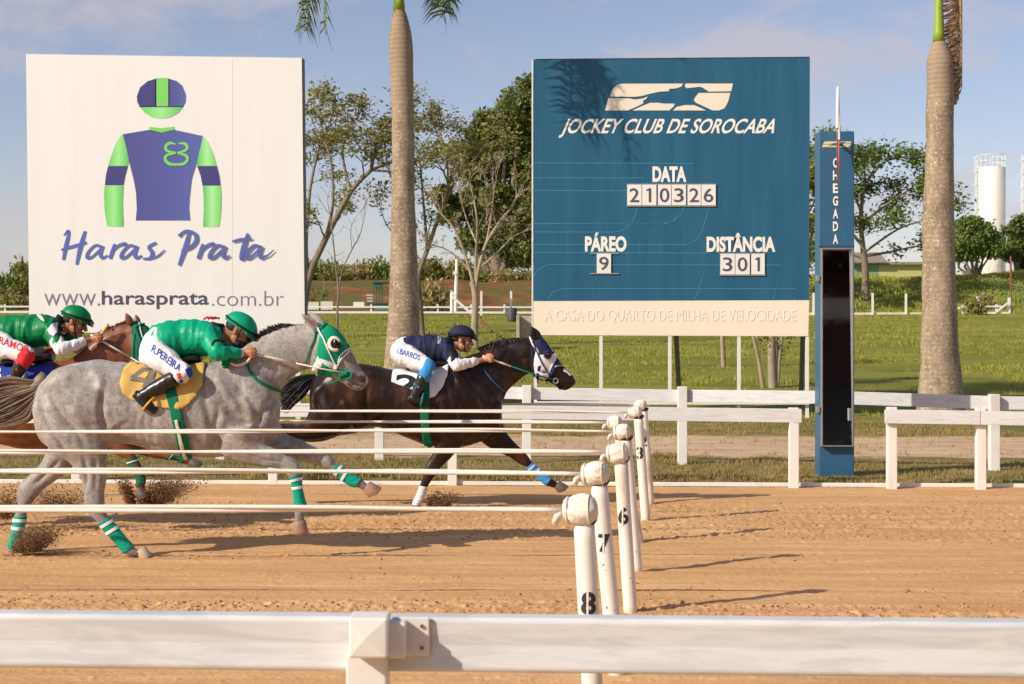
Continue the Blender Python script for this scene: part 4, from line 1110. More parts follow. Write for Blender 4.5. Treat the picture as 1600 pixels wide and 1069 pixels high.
def tree(name, label, limbs, seed, leaf=None, nleaf=0, lsize=.12, lspread=.3, lvl=4, group=None, bark=None, base=None, cat='tree', **kw):
    """limbs: list of (points [(px,py,d)], r0, r1, levels, length); the named limbs follow the photograph, finer ones grow from them"""
    rg = random.Random(seed); mb = MB(); tips = []
    for L in limbs:
        pts = [P(*p) for p in L[0]]
        rows = catmull([list(p) for p in pts], 4); pts = [Vector(q) for q in rows]; n = len(pts)
        rad = [L[1]+(L[2]-L[1])*i/(n-1) for i in range(n)]
        mb.tube(pts, rad, 9, False)
        if L[3] >= 0:
            d = (pts[-1]-pts[-3]).normalized()
            for j in range(L[5] if len(L) > 5 else 2):
                nd = (d+Vector((rg.gauss(0, .4), rg.gauss(0, .4), rg.gauss(0, .3)))).normalized()
                grow(mb, pts[-1], nd, L[4], L[2]*.85, L[3], rg, tips, **kw)
            for j in range(max(0, n//3)):       # side shoots
                q = pts[rg.randint(n//2, n-1)]
                nd = (d+Vector((rg.gauss(0, .9), rg.gauss(0, .9), rg.gauss(.2, .5)))).normalized()
                grow(mb, q, nd, L[4]*.8, L[2]*.55, max(0, L[3]-1), rg, tips, **kw)
    b = P(*limbs[0][0][0]); root = empty(name, (b.x, b.y, b.z), label, cat, group)
    mb.build('trunk', bark or M_BARK, root, True)
    if leaf and nleaf:
        V, F = leaves(tips, nleaf, lspread, lsize, seed)
        link('crown', fastmesh('crown', V, F), leaf, root)
    return root

def G(px, d, sink=.1):
    """pixel row of the ground at column px and depth d"""
    x = (px-CXP)/FPX*d; return CYP-(gz(x, d)-sink-EYE)/d*FPX

# leaning tree with a flat open crown behind the white billboard
d = 70
tree('flat_crowned_tree', 'open flat-crowned tree with leaning trunk between the white billboard and left palm', [
    ([(470, G(470, d), d), (481, 440, d), (508, 375, d), (548, 300, d), (580, 266, d)], .19, .085, 4, 1.0, 3),
    ([(481, 440, d), (478, 380, d), (484, 300, d+1), (490, 265, d+1)], .11, .05, 3, .8),
    ([(508, 375, d), (520, 320, d-1), (518, 260, d-1), (510, 225, d-1)], .08, .04, 3, .8),
    ([(548, 300, d), (535, 240, d+1), (545, 205, d+1)], .07, .035, 3, .75),
    ([(580, 266, d), (620, 268, d-1), (650, 262, d-1)], .06, .03, 3, .95),
    ([(580, 266, d), (590, 215, d), (606, 190, d)], .06, .03, 3, .8),
    ([(484, 300, d+1), (500, 225, d), (516, 195, d)], .05, .025, 3, .75)], 3, M_LF1, 8000, .085, .22, up=.12, spread=.75, minr=.010)
d = 66
tree('dead_sapling', 'thin almost leafless forked sapling between the white billboard and left palm', [
    ([(528, G(528, d), d), (527, 490, d), (529, 455, d), (524, 410, d), (520, 370, d), (516, 335, d)], .055, .018, 1, .8, 2),
    ([(529, 458, d), (536, 420, d), (550, 390, d), (562, 368, d), (568, 345, d)], .035, .014, 1, .7, 2),
    ([(550, 390, d), (548, 360, d), (555, 340, d)], .02, .01, 1, .5, 1)], 5, None, up=.15, minr=.007)
d = 72
tree('sparse_tree', 'sparse thin-leaved tree just right of the left palm trunk', [
    ([(660, G(660, d), d), (656, 470, d), (654, 430, d), (668, 390, d), (688, 330, d), (700, 290, d)], .15, .07, 3, 1.1, 3),
    ([(655, 440, d), (648, 400, d), (640, 340, d), (620, 290, d)], .09, .04, 3, 1.0),
    ([(668, 390, d), (662, 320, d+1), (655, 240, d+1)], .08, .035, 3, 1.1),
    ([(688, 330, d), (715, 280, d), (745, 245, d)], .06, .03, 3, 1.0),
    ([(648, 400, d), (628, 370, d), (606, 355, d), (596, 330, d)], .05, .02, 2, .7),
    ([(700, 290, d), (698, 240, d), (688, 215, d)], .05, .03, 3, .8)], 8, M_LF1, 4300, .085, .2, up=.12, spread=.75, minr=.010)
d = 64
tree('bare_tree', 'bare spreading grey tree left of the blue board, above the helmeted rider', [
    ([(742, G(742, d), d), (742, 500, d), (743, 465, d), (738, 440, d)], .15, .12, -1, 0),
    ([(742, 455, d), (735, 425, d), (722, 385, d), (708, 355, d), (690, 335, d)], .085, .03, 2, .7),
    ([(743, 455, d), (748, 420, d), (760, 380, d), (782, 345, d), (800, 325, d)], .09, .035, 3, .75),
    ([(742, 450, d), (744, 400, d), (746, 350, d-1), (740, 310, d-1)], .08, .03, 3, .7),
    ([(748, 420, d), (772, 400, d), (800, 372, d), (822, 360, d)], .05, .02, 2, .6),
    ([(735, 425, d), (718, 405, d), (698, 390, d), (685, 385, d)], .045, .02, 2, .55),
    ([(745, 380, d), (730, 345, d+1), (718, 305, d+1)], .05, .02, 3, .65),
    ([(760, 380, d), (768, 335, d), (772, 295, d)], .05, .02, 3, .65)], 14, M_LF4, 500, .07, .12, up=.14, spread=.7, bark=M_BARK2, minr=.011, kids=(2, 3))
d = 66
tree('thin_tree', 'thin half-bare tree behind the blue board, only its slanting trunks below the board in view', [
    ([(1207, G(1207, 44), 44), (1206, 560, 44), (1204, 500, 44), (1200, 440, 44)], .13, .08, 2, .6),
    ([(1193, G(1193, 44), 44), (1185, 560, 44), (1176, 520, 44), (1168, 470, 44)], .06, .04, 1, .6),
    ([(1214, G(1214, 44), 44), (1218, 560, 44), (1225, 505, 44)], .06, .04, 1, .6),
    ([(1211, G(1211, 44), 44), (1212, 550, 44), (1211, 500, 44)], .07, .05, 1, .6)], 18, M_LF1, 1500, .07, .2, bark=M_BARK2)
tree('slender_tree', 'single slender trunk in the grass under the middle of the blue board', [
    ([(1131, G(1131, 52), 52), (1130, 560, 52), (1128, 500, 52), (1126, 430, 52)], .085, .06, 2, .7)], 19, M_LF1, 1200, .07, .2, bark=M_BARK2)

def mass_tree(name, label, px, d, py_base, blobs_, seed, leaf, n, size, group=None, trunk_r=.3, base_px=None, shell=.5):
    """dense crown built of many leaf clumps; blobs_: (px, py, radius px)"""
    r = np.random.RandomState(seed); rg = random.Random(seed)
    b = P(base_px or px, py_base, d); b.z = gz(b.x, d)-.1
    root = empty(name, b, label, 'tree', group); mb = MB()
    pts = []
    top = P(px, sum(q[1] for q in blobs_)/len(blobs_), d)
    for bx_, by_, br in blobs_:
        c = P(bx_, by_, d+rg.uniform(-.4, .4)*br/FPX*d*1.5); R = br/FPX*d
        k = int(10+R*R*14)
        u = r.normal(0, 1, (k, 3)); u /= np.linalg.norm(u, axis=1)[:, None]
        rad = R*(shell+(1-shell)*r.rand(k, 1)); q = np.array(c)+u*rad*np.array([1, 1, .85])
        pts.append(q)
        mid = b.lerp(c, .45)+Vector((rg.gauss(0, .3), rg.gauss(0, .3), 0))
        mb.tube([Vector((b.x, b.y, b.z)), Vector((b.x, b.y, b.z)).lerp(mid, .5), mid, c, c+Vector((0, 0, R*.5))], [trunk_r, trunk_r*.75, trunk_r*.45, trunk_r*.22, .02], 7, False)
        for j in range(5):
            e = c+Vector(u[j % k])*R*.9; mb.tube([mid.lerp(c, .6), e], [trunk_r*.15, .02], 5, False)
    pts = np.concatenate(pts)
    mb.build('trunk', M_BARK, root, True)
    V, F = leaves(pts, n, size*1.9, size, seed, .9, .5)
    link('crown', fastmesh('crown', V, F), leaf, root); return root

mass_tree('broad_tree', 'big dark dense tree rising behind the left edge of the blue board', 800, 112, 440, [(815, 170, 36), (845, 160, 48), (792, 205, 36), (830, 235, 50), (765, 245, 30), (800, 270, 44), (748, 215, 20), (740, 270, 22), (850, 300, 55), (770, 305, 34),
    (722, 240, 14), (735, 320, 34), (706, 330, 22), (760, 350, 36), (800, 345, 40), (690, 305, 14), (785, 385, 30), (740, 375, 26), (815, 395, 24), (870, 220, 50), (758, 190, 16)], 31, M_LF5, 62000, .155, None, .42, 775)
mass_tree('round_tree', 'round bright green tree left of the white water tank', 1524, 121, 432, [(1522, 365, 28), (1505, 385, 22), (1543, 380, 20), (1522, 390, 22), (1500, 392, 13), (1556, 388, 14), (1515, 348, 12)], 33, M_LF3, 16000, .14, 'round trees by the water tanks', .2)
mass_tree('round_tree', 'round dark tree right of the white water tank at the photo edge', 1592, 124, 432, [(1594, 365, 22), (1612, 380, 32), (1590, 392, 20), (1600, 350, 16), (1578, 396, 10), (1608, 405, 20)], 34, M_LF2, 14000, .14, 'round trees by the water tanks', .2)
d = 104
tree('layered_tree', 'loose layered tree with dark green foliage right of the blue tower', [
    ([(1352, G(1352, d), d), (1352, 420, d), (1348, 385, d), (1345, 340, d), (1350, 290, d)], .26, .10, 3, 1.15, 3),
    ([(1348, 385, d), (1320, 350, d), (1300, 320, d)], .12, .06, 3, 1.1),
    ([(1350, 400, d), (1385, 395, d), (1430, 385, d)], .11, .05, 2, 1.1),
    ([(1346, 350, d), (1385, 320, d), (1415, 300, d)], .11, .05, 3, 1.0),
    ([(1345, 330, d), (1325, 280, d), (1310, 240, d)], .09, .05, 2, .95),
    ([(1350, 290, d), (1380, 255, d), (1410, 245, d)], .08, .04, 2, .9),
    ([(1350, 405, d), (1330, 398, d), (1290, 396, d)], .09, .04, 3, 1.2),
    ([(1345, 350, d), (1285, 300, d+2), (1270, 270, d+2)], .09, .04, 2, .9),
    ([(1350, 395, d), (1400, 360, d-1), (1440, 345, d-1)], .09, .04, 3, 1.3)], 41, M_LF3, 14000, .14, .42, up=.02, spread=.9, minr=.02)
tree('layered_tree', 'smaller olive tree showing in the gap between the blue board and tower', [
    ([(1240, G(1240, 99), 99), (1250, 400, 99), (1258, 340, 99)], .16, .08, 3, 1.3, 3), ([(1250, 400, 99), (1268, 370, 99), (1275, 330, 99)], .09, .05, 3, 1.0)], 43, M_LF1, 3200, .16, .35, up=.1, minr=.02)

# bushes on the crest of the bank
def bush(label, px, d, w, h, leaf, n, seed, size=.12, name='bush', group=None):
    r = np.random.RandomState(seed); x = P(px, 0, d).x; z = gz(x, d); W_ = w/FPX*d/2; H_ = h/FPX*d
    k = 60; u = r.normal(0, 1, (k, 3)); u /= np.linalg.norm(u, axis=1)[:, None]; u[:, 2] = abs(u[:, 2])
    rr = (.55+.45*r.rand(k, 1)); pts = np.array([x, d, z])+u*rr*np.array([W_, W_*.8, H_])
    V, F = leaves(pts, n, size*1.8, size, seed, 1.4, .35)
    mb = MB()
    for j in range(7): mb.tube([(x+r.normal(0, .1), d+r.normal(0, .1), z-.1), tuple(pts[j])], [.04, .01], 5, False)
    root = empty(name, (x, d, z), label, 'bush', group); mb.build('stems', M_BARK, root); link('foliage', fastmesh('f', V, F), leaf, root)
r = np.random.RandomState(77)
for i in range(34):
    px = 474+i*11+r.uniform(-5, 5); lf = [M_LF4, M_LF3, M_LF1, M_LF1][r.randint(4)]
    bush(['dry yellowish scrub', 'bright green scrub', 'olive scrub', 'low olive scrub'][[M_LF4, M_LF3, M_LF1].index(lf)]+' on the crest of the red bank '+('just right of the white billboard' if px < 530 else 'left of the green stand' if px < 572 else 'above the green stand' if px < 612 else 'right of the left palm' if px < 690 else 'behind the bare tree' if px < 765 else 'beside the blue board'), px, 112+r.uniform(-1.0, 1.6), r.uniform(22, 46), r.uniform(14, 38) if px < 740 else r.uniform(8, 17), lf, 650, 100+i, .15, 'bush', 'scrub along the crest of the bank')
for i in range(9):
    px = -8+i*7; bush(['olive', 'bright green', 'dry yellowish'][i % 3]+' scrubby bush on the bank left of the white billboard, '+('by the photo edge' if px < 18 else 'next to the board'), px, 106+r.uniform(-4, 3), 26, r.uniform(14, 26), [M_LF1, M_LF3, M_LF4][i % 3], 650, 150+i, .15, 'bush', 'scrub left of the white billboard')
bush('olive rounded bush standing tallest left of the white billboard', 34, 108, 22, 40, M_LF1, 900, 171, .15)
bush('yellow green shrub growing over the white gate rail at the far right', 1523, 93.5, 22, 30, M_LF1, 900, 172, .12)
bush('reddish tuft of shrub on the green bank right of the right palm', 1538, 102, 18, 24, M_LF4, 350, 173, .14)
for i, px in enumerate((676, 664)): bush(['brownish bush behind the sparse tree', 'dry shrub beside the sparse tree'][i], px, 100+i, 44, [60, 46][i], [M_LF4, M_LF1][i], 1000, 180+i, .16)
# low fan-leaved palms on the face of the bank
def fan_bush(label, px, py, d, s, seed):
    rg = random.Random(seed); q = P(px, py, d); z = gz(q.x, d); root = empty('palm_bush', (q.x, d, z), label, 'bush', 'low palms on the red bank')
    m_ = MB()
    for k in range(26):
        a = rg.uniform(0, 6.28); el = rg.uniform(.2, 1.3); L = s*rg.uniform(.7, 1.1); dr = Vector((math.cos(a)*math.cos(el), math.sin(a)*math.cos(el), math.sin(el)))
        c = Vector((q.x, d, z+s*.25)); e = c+dr*L; m_.tube([c, e], [.015, .01], 4, False)
        sd = dr.cross(Vector((0, 0, 1))).normalized()
        for j in range(-3, 4):
            t = (dr+sd*j*.28-Vector((0, 0, .1*abs(j)))).normalized(); w = Vector((0, 0, 1)).cross(t).normalized()*.03
            m_.add([e-w, e+w, e+t*L*.5], [(0, 1, 2)])
    m_.build('fronds', M_LF3, root)
fan_bush('green fan palm bush by the right edge of the white billboard', 500, 470, 99, 1.2, 1); fan_bush('green fan palm bush right of the sparse tree', 690, 455, 101, 1.0, 2); fan_bush('small fan palm bush beside the green stand', 655, 470, 100, .8, 3)
g = MB(); q = P(782, 505, 68); 
bush('small green weed in the grass left of the concrete trough', 782, 64, 16, 24, M_LF3, 160, 190, .07, 'weed')

# ------------------------------------------------------------------ royal palms
def palm_bark():
    m, nt, b, L = nmat('palm bark'); v = geo_pos(nt, (1, 1, 1))
    sep = nt.nodes.new('ShaderNodeSeparateXYZ'); L(v, sep.inputs[0])
    w = nt.nodes.new('ShaderNodeTexWave'); w.wave_type = 'BANDS'; w.bands_direction = 'Z'; w.inputs['Scale'].default_value = 3.2; w.inputs['Distortion'].default_value = 1.2; w.inputs['Detail'].default_value = 3; L(v, w.inputs[0])
    n1 = nz(nt, geo_pos(nt, (1, 1, .5)), 4, 8, .7); n2 = nz(nt, v, 17, 6, .8)
    col = ramp(nt, n1, [(.3, (.17, .115, .075)), (.5, (.29, .215, .14)), (.7, (.42, .33, .22))])
    col = mixc(nt, rng(nt, n2, .53, .62, 0, .85), col, (.62, .54, .40))
    col = mixc(nt, rng(nt, nz(nt, v, 11, 6, .8), .56, .7, 0, .6), col, (.13, .085, .05))
    col = mixc(nt, rng(nt, w.outputs['Fac'], .0, .15, .14, 0), col, (.16, .11, .07))
    top = rng(nt, sep.outputs['Z'], 6.35, 6.9, 0, .75)
    col = mixc(nt, top, col, mixc(nt, rng(nt, w.outputs['Fac'], .0, 1.3), (.29, .21, .14), (.37, .27, .185)))
    L(col, b.inputs['Base Color']); b.inputs['Roughness'].default_value = .85
    bump(nt, b, math_(nt, 'ADD', n2, math_(nt, 'MULTIPLY', w.outputs['Fac'], .25)), .6, .02); return m
M_PBARK = palm_bark()
M_SHAFT = plain('green crownshaft', (.25, .36, .035), .35, .15, 3, stretch=(1, 1, .3))
M_FROND = leaf_mat('palm leaflets', (.04, .075, .012), (.13, .18, .035), 2, .3)
M_FDEAD = leaf_mat('dead palm leaflets', (.20, .12, .06), (.42, .28, .16), 3, .2)

def frond_mesh(L, seed, droop, tight=0):
    rg = random.Random(seed); m_ = MB(); r_ = MB(); pts = []
    n = 26
    for i in range(n+1):
        t = i/n; pts.append(Vector((L*(t-.18*droop*t*t), 0, L*(.42*t-droop*t*t*t*.75-droop*.25*t*t))))
    r_.tube(pts, [.045*(1-.9*i/n)+.004 for i in range(n+1)], 6)
    V = []; F = []
    for i in range(2, n):
        for q in range(3):
            t = (i+q/3)/n; k = min(n-1, int(t*n)); p = pts[k].lerp(pts[k+1], t*n-k); tg = (pts[k+1]-pts[k]).normalized()
            ll = (.45 if tight else 1)*L*(.10+.20*math.sin(math.pi*min(1, t*.8+.12))**.6)
            for s in (-1, 1):
                side = Vector((0, s, 0)); up = side.cross(tg)*s
                if tight: dr = (tg*1.2+side*.35+Vector((0, 0, -.6))+Vector((rg.gauss(0, .2), rg.gauss(0, .25), rg.gauss(0, .2)))).normalized()
                else: dr = (side*1.0+tg*.55+Vector((0, 0, rg.uniform(-.35, .5)))+Vector((rg.gauss(0, .12),)*3)).normalized()
                w = tg*.026; a = p; b = p+dr*ll*.55; c = p+dr*ll+Vector((0, 0, -ll*.38)); k0 = len(V)
                V += [a-w*.5, a+w*.5, b+w, b-w, c]
                F += [(k0, k0+1, k0+2, k0+3), (k0+3, k0+2, k0+4)]
    return r_, V, F
def palm(label, prof, neck_px, neck_py, d, fronds, dead=None, sw=None):
    b = P(prof[-1][0], 0, d); root = empty('royal_palm', (b.x, d, 0), label, 'palm tree', 'royal palms')
    m_ = MB(); N = 28; vs = []; fs = []
    rows = catmull([list(p) for p in prof], 6)
    for cx_, py, w in rows:
        c = P(cx_, py, d); R = w/2/FPX*d*.96
        for k in range(N):
            a = 6.2832*k/N; vs.append((c.x+R*math.cos(a), d+R*math.sin(a), c.z))
    for i in range(len(rows)-1):
        for k in range(N): fs.append((i*N+k, i*N+(k+1) % N, (i+1)*N+(k+1) % N, (i+1)*N+k))
    fs.append(tuple(range(N))); m_.add(vs, fs); me = m_.mesh(); wrinkle(me, .02, 2.2, d); tr_ = link('trunk', me, M_PBARK, root, True)
    H = 150
    sw = sw or 17
    m_ = MB(); c = lambda py: P(neck_px, py, d)
    m_.tube([c(neck_py+1), c(neck_py-14), c(neck_py-40), c(neck_py-90), c(neck_py-H)], [sw/2*1.12/FPX*d, sw/2/FPX*d, sw/2*.85/FPX*d, sw/2*.7/FPX*d, sw/2*.6/FPX*d], 20)
    m_.build('crownshaft', M_SHAFT, root, True)
    top = c(neck_py-H+6)
    for az, el, L, droop, seed in fronds:
        r_, V, F = frond_mesh(L, seed, droop)
        M = Matrix.Translation(top) @ Matrix.Rotation(math.radians(az), 4, 'Z') @ Matrix.Rotation(-math.radians(el), 4, 'Y')
        r_.v = [tuple(M @ Vector(v)) for v in r_.v]; st = r_.build('frond', M_SHAFT, root, True)
        link('leaflets', wmesh('l', [M @ v for v in V], F), M_FROND, st)
    for i, (az, el, L, droop, seed, ox, oz) in enumerate(dead or []):
        r_, V, F = frond_mesh(L, seed, droop, 1)
        M = Matrix.Translation(top+Vector((ox, -.02*i, oz))) @ Matrix.Rotation(math.radians(az), 4, 'Z') @ Matrix.Rotation(-math.radians(el), 4, 'Y')
        r_.v = [tuple(M @ Vector(v)) for v in r_.v]; st = r_.build('dead_frond', M_FDEAD, root, True)
        link('leaflets', wmesh('l', [M @ v for v in V], F), M_FDEAD, st)
dPm = 33.5
fl = [(k*360/11+8, 38+((k*37) % 30), 2.7+.25*(k % 3), .55+.08*(k % 4), 200+k) for k in range(11)]
palm('left royal palm with smooth grey trunk between the two boards', [(623, 16, 18), (624, 26, 25), (626, 55, 37), (627, 80, 39), (628, 120, 37), (630, 200, 36), (630, 300, 38), (631, 400, 44), (631, 480, 50), (629, 560, 60), (627, 620, 72), (626, 672, 84)],
     623.5, 16, dPm, fl+[(182, -4, 2.9, 1.2, 231), (-48, -14, 2.35, 1.2, 232), (-25, -16, 2.2, 1.2, 233), (168, -2, 2.8, 1.2, 234), (175, -10, 2.9, 1.1, 235), (-55, -8, 2.5, 1.15, 236), (-38, -22, 2.4, 1.1, 237), (190, -16, 2.7, 1.15, 238)], None, 17)
fl = [(k*360/11+20, 40+((k*31) % 30), 2.7+.2*(k % 3), .5+.08*(k % 4), 300+k) for k in range(11)]
palm('right royal palm with a dead brown frond hanging down its trunk', [(1467, 64, 18), (1467.5, 72, 27), (1468.5, 95, 41), (1469, 125, 43), (1468.5, 170, 43), (1468, 250, 45), (1466, 330, 49), (1467, 420, 53), (1468, 500, 57), (1469, 560, 63), (1470, 610, 71), (1470, 672, 86)],
     1467, 65, 32.5, fl, [(10, -112, 3.0, .0, 331, .36, .2), (-20, -112, 2.7, .0, 332, .42, .1)], 17)
# ------------------------------------------------------------------ horses
def coat(name, kind):
    m, nt, b, L = nmat(name); v = geo_pos(nt)
    fine = nz(nt, geo_pos(nt, (60, 60, 160)), 3, 3, .6)
    sep = nt.nodes.new('ShaderNodeSeparateXYZ'); L(v, sep.inputs[0])
    if kind == 'grey':
        d1 = nz(nt, v, 15, 3, .5, .4); d2 = nz(nt, v, 3.2, 4, .6); d3 = nz(nt, v, 46, 4, .7)
        col = ramp(nt, d2, [(.3, (.215, .192, .176)), (.55, (.32, .29, .268)), (.75, (.42, .385, .355))])
        col = mixc(nt, rng(nt, d1, .46, .60, 0, .5), col, (.45, .42, .39))
        col = mixc(nt, rng(nt, d3, .46, .66, 0, .55), col, (.13, .115, .105))
        col = mixc(nt, rng(nt, sep.outputs['X'], -1.36, -1.20, 0, .6), col, (.10, .09, .085))
        low = rng(nt, sep.outputs['Z'], .66, .40, 0, .55)
        col = mixc(nt, math_(nt, 'MULTIPLY', low, rng(nt, d1, .35, .6)), col, (.13, .115, .105))
        b.inputs['Roughness'].default_value = .5; b.inputs['Specular IOR Level'].default_value = .35
        try: b.inputs['Sheen Weight'].default_value = .15
        except Exception: pass
    elif kind == 'black':
        d2 = nz(nt, v, 3.0, 4, .6, .3); d1 = nz(nt, v, 9, 4, .6)
        col = ramp(nt, d2, [(.3, (.009, .005, .004)), (.55, (.020, .009, .006)), (.72, (.085, .030, .013))])
        col = mixc(nt, rng(nt, d1, .55, .75, 0, .5), col, (.10, .036, .016))
        b.inputs['Roughness'].default_value = .36; b.inputs['Specular IOR Level'].default_value = .32
    else:
        d2 = nz(nt, v, 3.0, 4, .6, .3); d1 = nz(nt, v, 9, 4, .6)
        col = ramp(nt, d2, [(.3, (.12, .036, .015)), (.55, (.21, .068, .026)), (.75, (.30, .11, .045))])
        col = mixc(nt, rng(nt, d1, .5, .75, 0, .4), col, (.09, .028, .013))
        b.inputs['Roughness'].default_value = .42; b.inputs['Specular IOR Level'].default_value = .45
    L(col, b.inputs['Base Color']); bump(nt, b, fine, .10, .002); return m
M_HAIRD = plain('dark horse hair', (.030, .022, .020), .5, .4, 40)
M_HAIRB = plain('black horse hair', (.012, .009, .009), .42, .3, 40, spec=.6)
M_HAIRG = plain('brown grey tail hair', (.20, .14, .095), .55, .35, 9, stretch=(1, 1, 3), dirt=(.40, .31, .23), dirtamt=.8)
M_HOOF = plain('hoof horn', (.33, .18, .12), .55, .25, 14, dirt=(.5, .33, .22)); M_HOOFD = plain('dark hoof', (.11, .085, .07), .5, .25, 14, dirt=(.3, .2, .13))
M_EYE = plain('eye', (.008, .006, .006), .08, .05); M_NOST = plain('nostril', (.05, .02, .018), .7, .2); M_PINKN = plain('pink muzzle skin', (.50, .30, .25), .6, .12, 30)
def fabric(name, c, rough=.75, var=.08, bs=.25): return plain(name, c, rough, var, 6, bs, 260, .0015, spec=.25)
F_GREEN = fabric('green cloth', (.0, .30, .16)); F_GREEND = fabric('green strap', (.0, .16, .07)); F_WHITE = fabric('white cloth', (.78, .76, .76)); F_YEL = fabric('straw yellow cloth', (.60, .385, .11), .8, .14)
F_GREYN = fabric('grey number cloth', (.19, .16, .13)); F_BLUE = fabric('blue cloth', (.025, .055, .33)); F_NAVY = fabric('navy cloth', (.018, .022, .065)); F_BLACK = fabric('black cloth', (.012, .012, .014), .6)
F_LBLUE = fabric('sky blue bandage', (.04, .27, .62)); F_TEAL = fabric('teal bandage', (.0, .30, .20)); F_DGREEN = fabric('dark green bandage', (.012, .12, .075)); F_JGREEN = fabric('jockey green silk', (.0, .335, .17), .42); F_JGREEN2 = fabric('jockey deep green silk', (.0, .19, .055), .42)
F_RED = fabric('red cloth', (.62, .03, .035)); F_CREAM = fabric('cream cloth', (.70, .63, .52)); F_RBLUE = fabric('royal blue print', (.02, .07, .45)); F_NUM3 = fabric('pale number', (.62, .56, .44))

def strands(mb, roots, n, seed, rad=.004, sides=4, seg=8):
    """roots: list of guide curves [(px,py,d)...]; hair strands wander between neighbouring guides"""
    rg = random.Random(seed); gs = [[P(*p) for p in g] for g in roots]; K = min(len(g) for g in gs)
    for i in range(n):
        t = rg.random()*(len(gs)-1); a = int(t); f = t-a; b = min(a+1, len(gs)-1)
        ln = rg.uniform(.62, 1.04); pts = []
        ph = rg.uniform(0, 6.28); amp = rg.uniform(.004, .022); oy = rg.gauss(0, .028)
        ctl = [list(gs[a][k].lerp(gs[b][k], f)) for k in range(K)]
        row = catmull(ctl, 4); m_ = int((len(row)-1)*ln)+1
        for k, q in enumerate(row[:max(4, m_)]):
            s = k/len(row); pts.append(Vector(q)+Vector((math.sin(ph+s*7)*amp*s, oy*(.4+s)+math.cos(ph*2+s*5)*amp*s, math.sin(ph*3+s*6)*amp*s)))
        r_ = [rad*(1-.75*k/len(pts)) for k in range(len(pts))]
        mb.tube(pts, r_, sides, False)

def tubepath(pts, d, w, yo=0.0):
    """limb rows from (px,py) front edge, (px,py) back edge"""
    return [(a[0], a[1], b[0], b[1], ww, yo) for a, b, ww in pts]

MUSCLE = [
 ([(176, 600), (172, 630), (173, 655), (180, 670)], 5, .024), ([(182, 668), (195, 658), (215, 648)], 4, -.008), ([(74, 622), (84, 652), (104, 684), (120, 708)], 4.5, .020), ([(92, 608), (108, 640), (132, 668), (150, 700)], 5, .014),
 ([(120, 585), (140, 596), (165, 600)], 7, .012), ([(85, 600), (70, 625), (66, 650)], 7, -.012), ([(125, 630), (140, 655), (150, 680)], 8, -.014), ([(150, 575), (168, 590), (176, 615)], 6, -.010),
 ([(143, 712), (146, 735), (144, 760)], 3.2, .014), ([(160, 712), (160, 740), (158, 765)], 3.5, .008), ([(90, 720), (68, 742), (46, 760)], 3.2, .012),
 ([(196, 690), (240, 696), (300, 703)], 6, .008), ([(228, 640), (222, 662), (222, 684)], 2.6, .0045), ([(241, 640), (236, 664), (236, 688)], 2.6, .0045), ([(254, 640), (250, 664), (250, 690)], 2.6, .004), ([(300, 640), (302, 664), (306, 690)], 2.8, .004),
 ([(322, 585), (330, 620), (338, 655), (344, 690)], 6, .013), ([(350, 640), (346, 668), (352, 695)], 4.5, .018), ([(356, 575), (378, 600), (402, 632), (418, 652)], 5.5, .014), ([(345, 585), (362, 612), (382, 640)], 6, -.012),
 ([(362, 640), (380, 656), (404, 664)], 4, .014), ([(385, 610), (398, 640), (396, 668)], 5, -.010), ([(427, 625), (412, 655), (402, 682)], 4.5, .018), ([(434, 630), (428, 660), (422, 684)], 4, -.006),
 ([(486, 584), (466, 590), (448, 606), (430, 630)], 3.6, .016), ([(474, 572), (455, 588), (440, 604)], 4, -.009), ([(402, 548), (424, 566), (440, 588)], 6, .010), ([(440, 522), (460, 540), (472, 560)], 6, .007), ([(400, 538), (440, 517), (480, 508)], 4, -.006),
 ([(392, 704), (416, 716), (446, 720)], 3, .012), ([(400, 716), (430, 724), (452, 728)], 2.6, .008), ([(450, 692), (480, 704), (502, 716)], 3, .010),
 ([(464, 748), (469, 768), (472, 788)], 1.6, .007), ([(496, 562), (504, 574), (516, 578), (524, 570)], 2.2, .010), ([(534, 560), (548, 574), (556, 584)], 1.8, -.006), ([(530, 556), (542, 574), (552, 590)], 2.2, .007), ([(558, 588), (566, 584), (572, 588)], 1.6, -.005), ([(548, 598), (558, 602), (568, 602)], 1.2, .005)]
def horse(spec):
    d = spec['d']; name = 'horse'
    base_x = P(spec['cx'], 0, d).x
    root = empty(name, (base_x, d, 0), spec['label'], 'horse')
    mb = MB()
    for s in spec['bodies']: loft(mb, s['secs'], d, n=s.get('n', 22), per=4, sq=s.get('sq', .9), egg=s.get('egg', 0))
    for c, r_, rot in spec.get('bulges', []):
        p = P(c[0], c[1], d); p.y = d+c[2]
        mb.ellipsoid(p, r_, Matrix.Rotation(math.radians(rot), 3, 'Y'))
    me = fuse(mb, spec.get('voxel', .014), 7, .5)
    wrinkle(me, .007, 7, spec['cx'], (1, 1, .6)); wrinkle(me, .0035, 17, spec['cx'], (1, 1, .5)); 
    f = spec['map']; sc = spec['sc']
    sculpt(me, d, [([f(*q) for q in pts], w*sc, dp*1.3) for pts, w, dp in MUSCLE]+spec.get('extra', []))
    tree_ = bvh(me)
    body = link('body', me, spec['coat'], root, True)
    return root, tree_, body

def both_y(secs, lat, near=-1):
    return [tuple(list(s[:5])+[near*lat*(s[5] if len(s) > 5 else 1)]) for s in secs]

def limb(rows, yo0, yo1=None):
    """rows of (ax,ay,bx,by,w); lateral offset runs from yo0 to yo1"""
    n = len(rows); yo1 = yo0 if yo1 is None else yo1
    return [tuple(list(r[:5])+[yo0+(yo1-yo0)*i/(n-1)]) for i, r in enumerate(rows)]

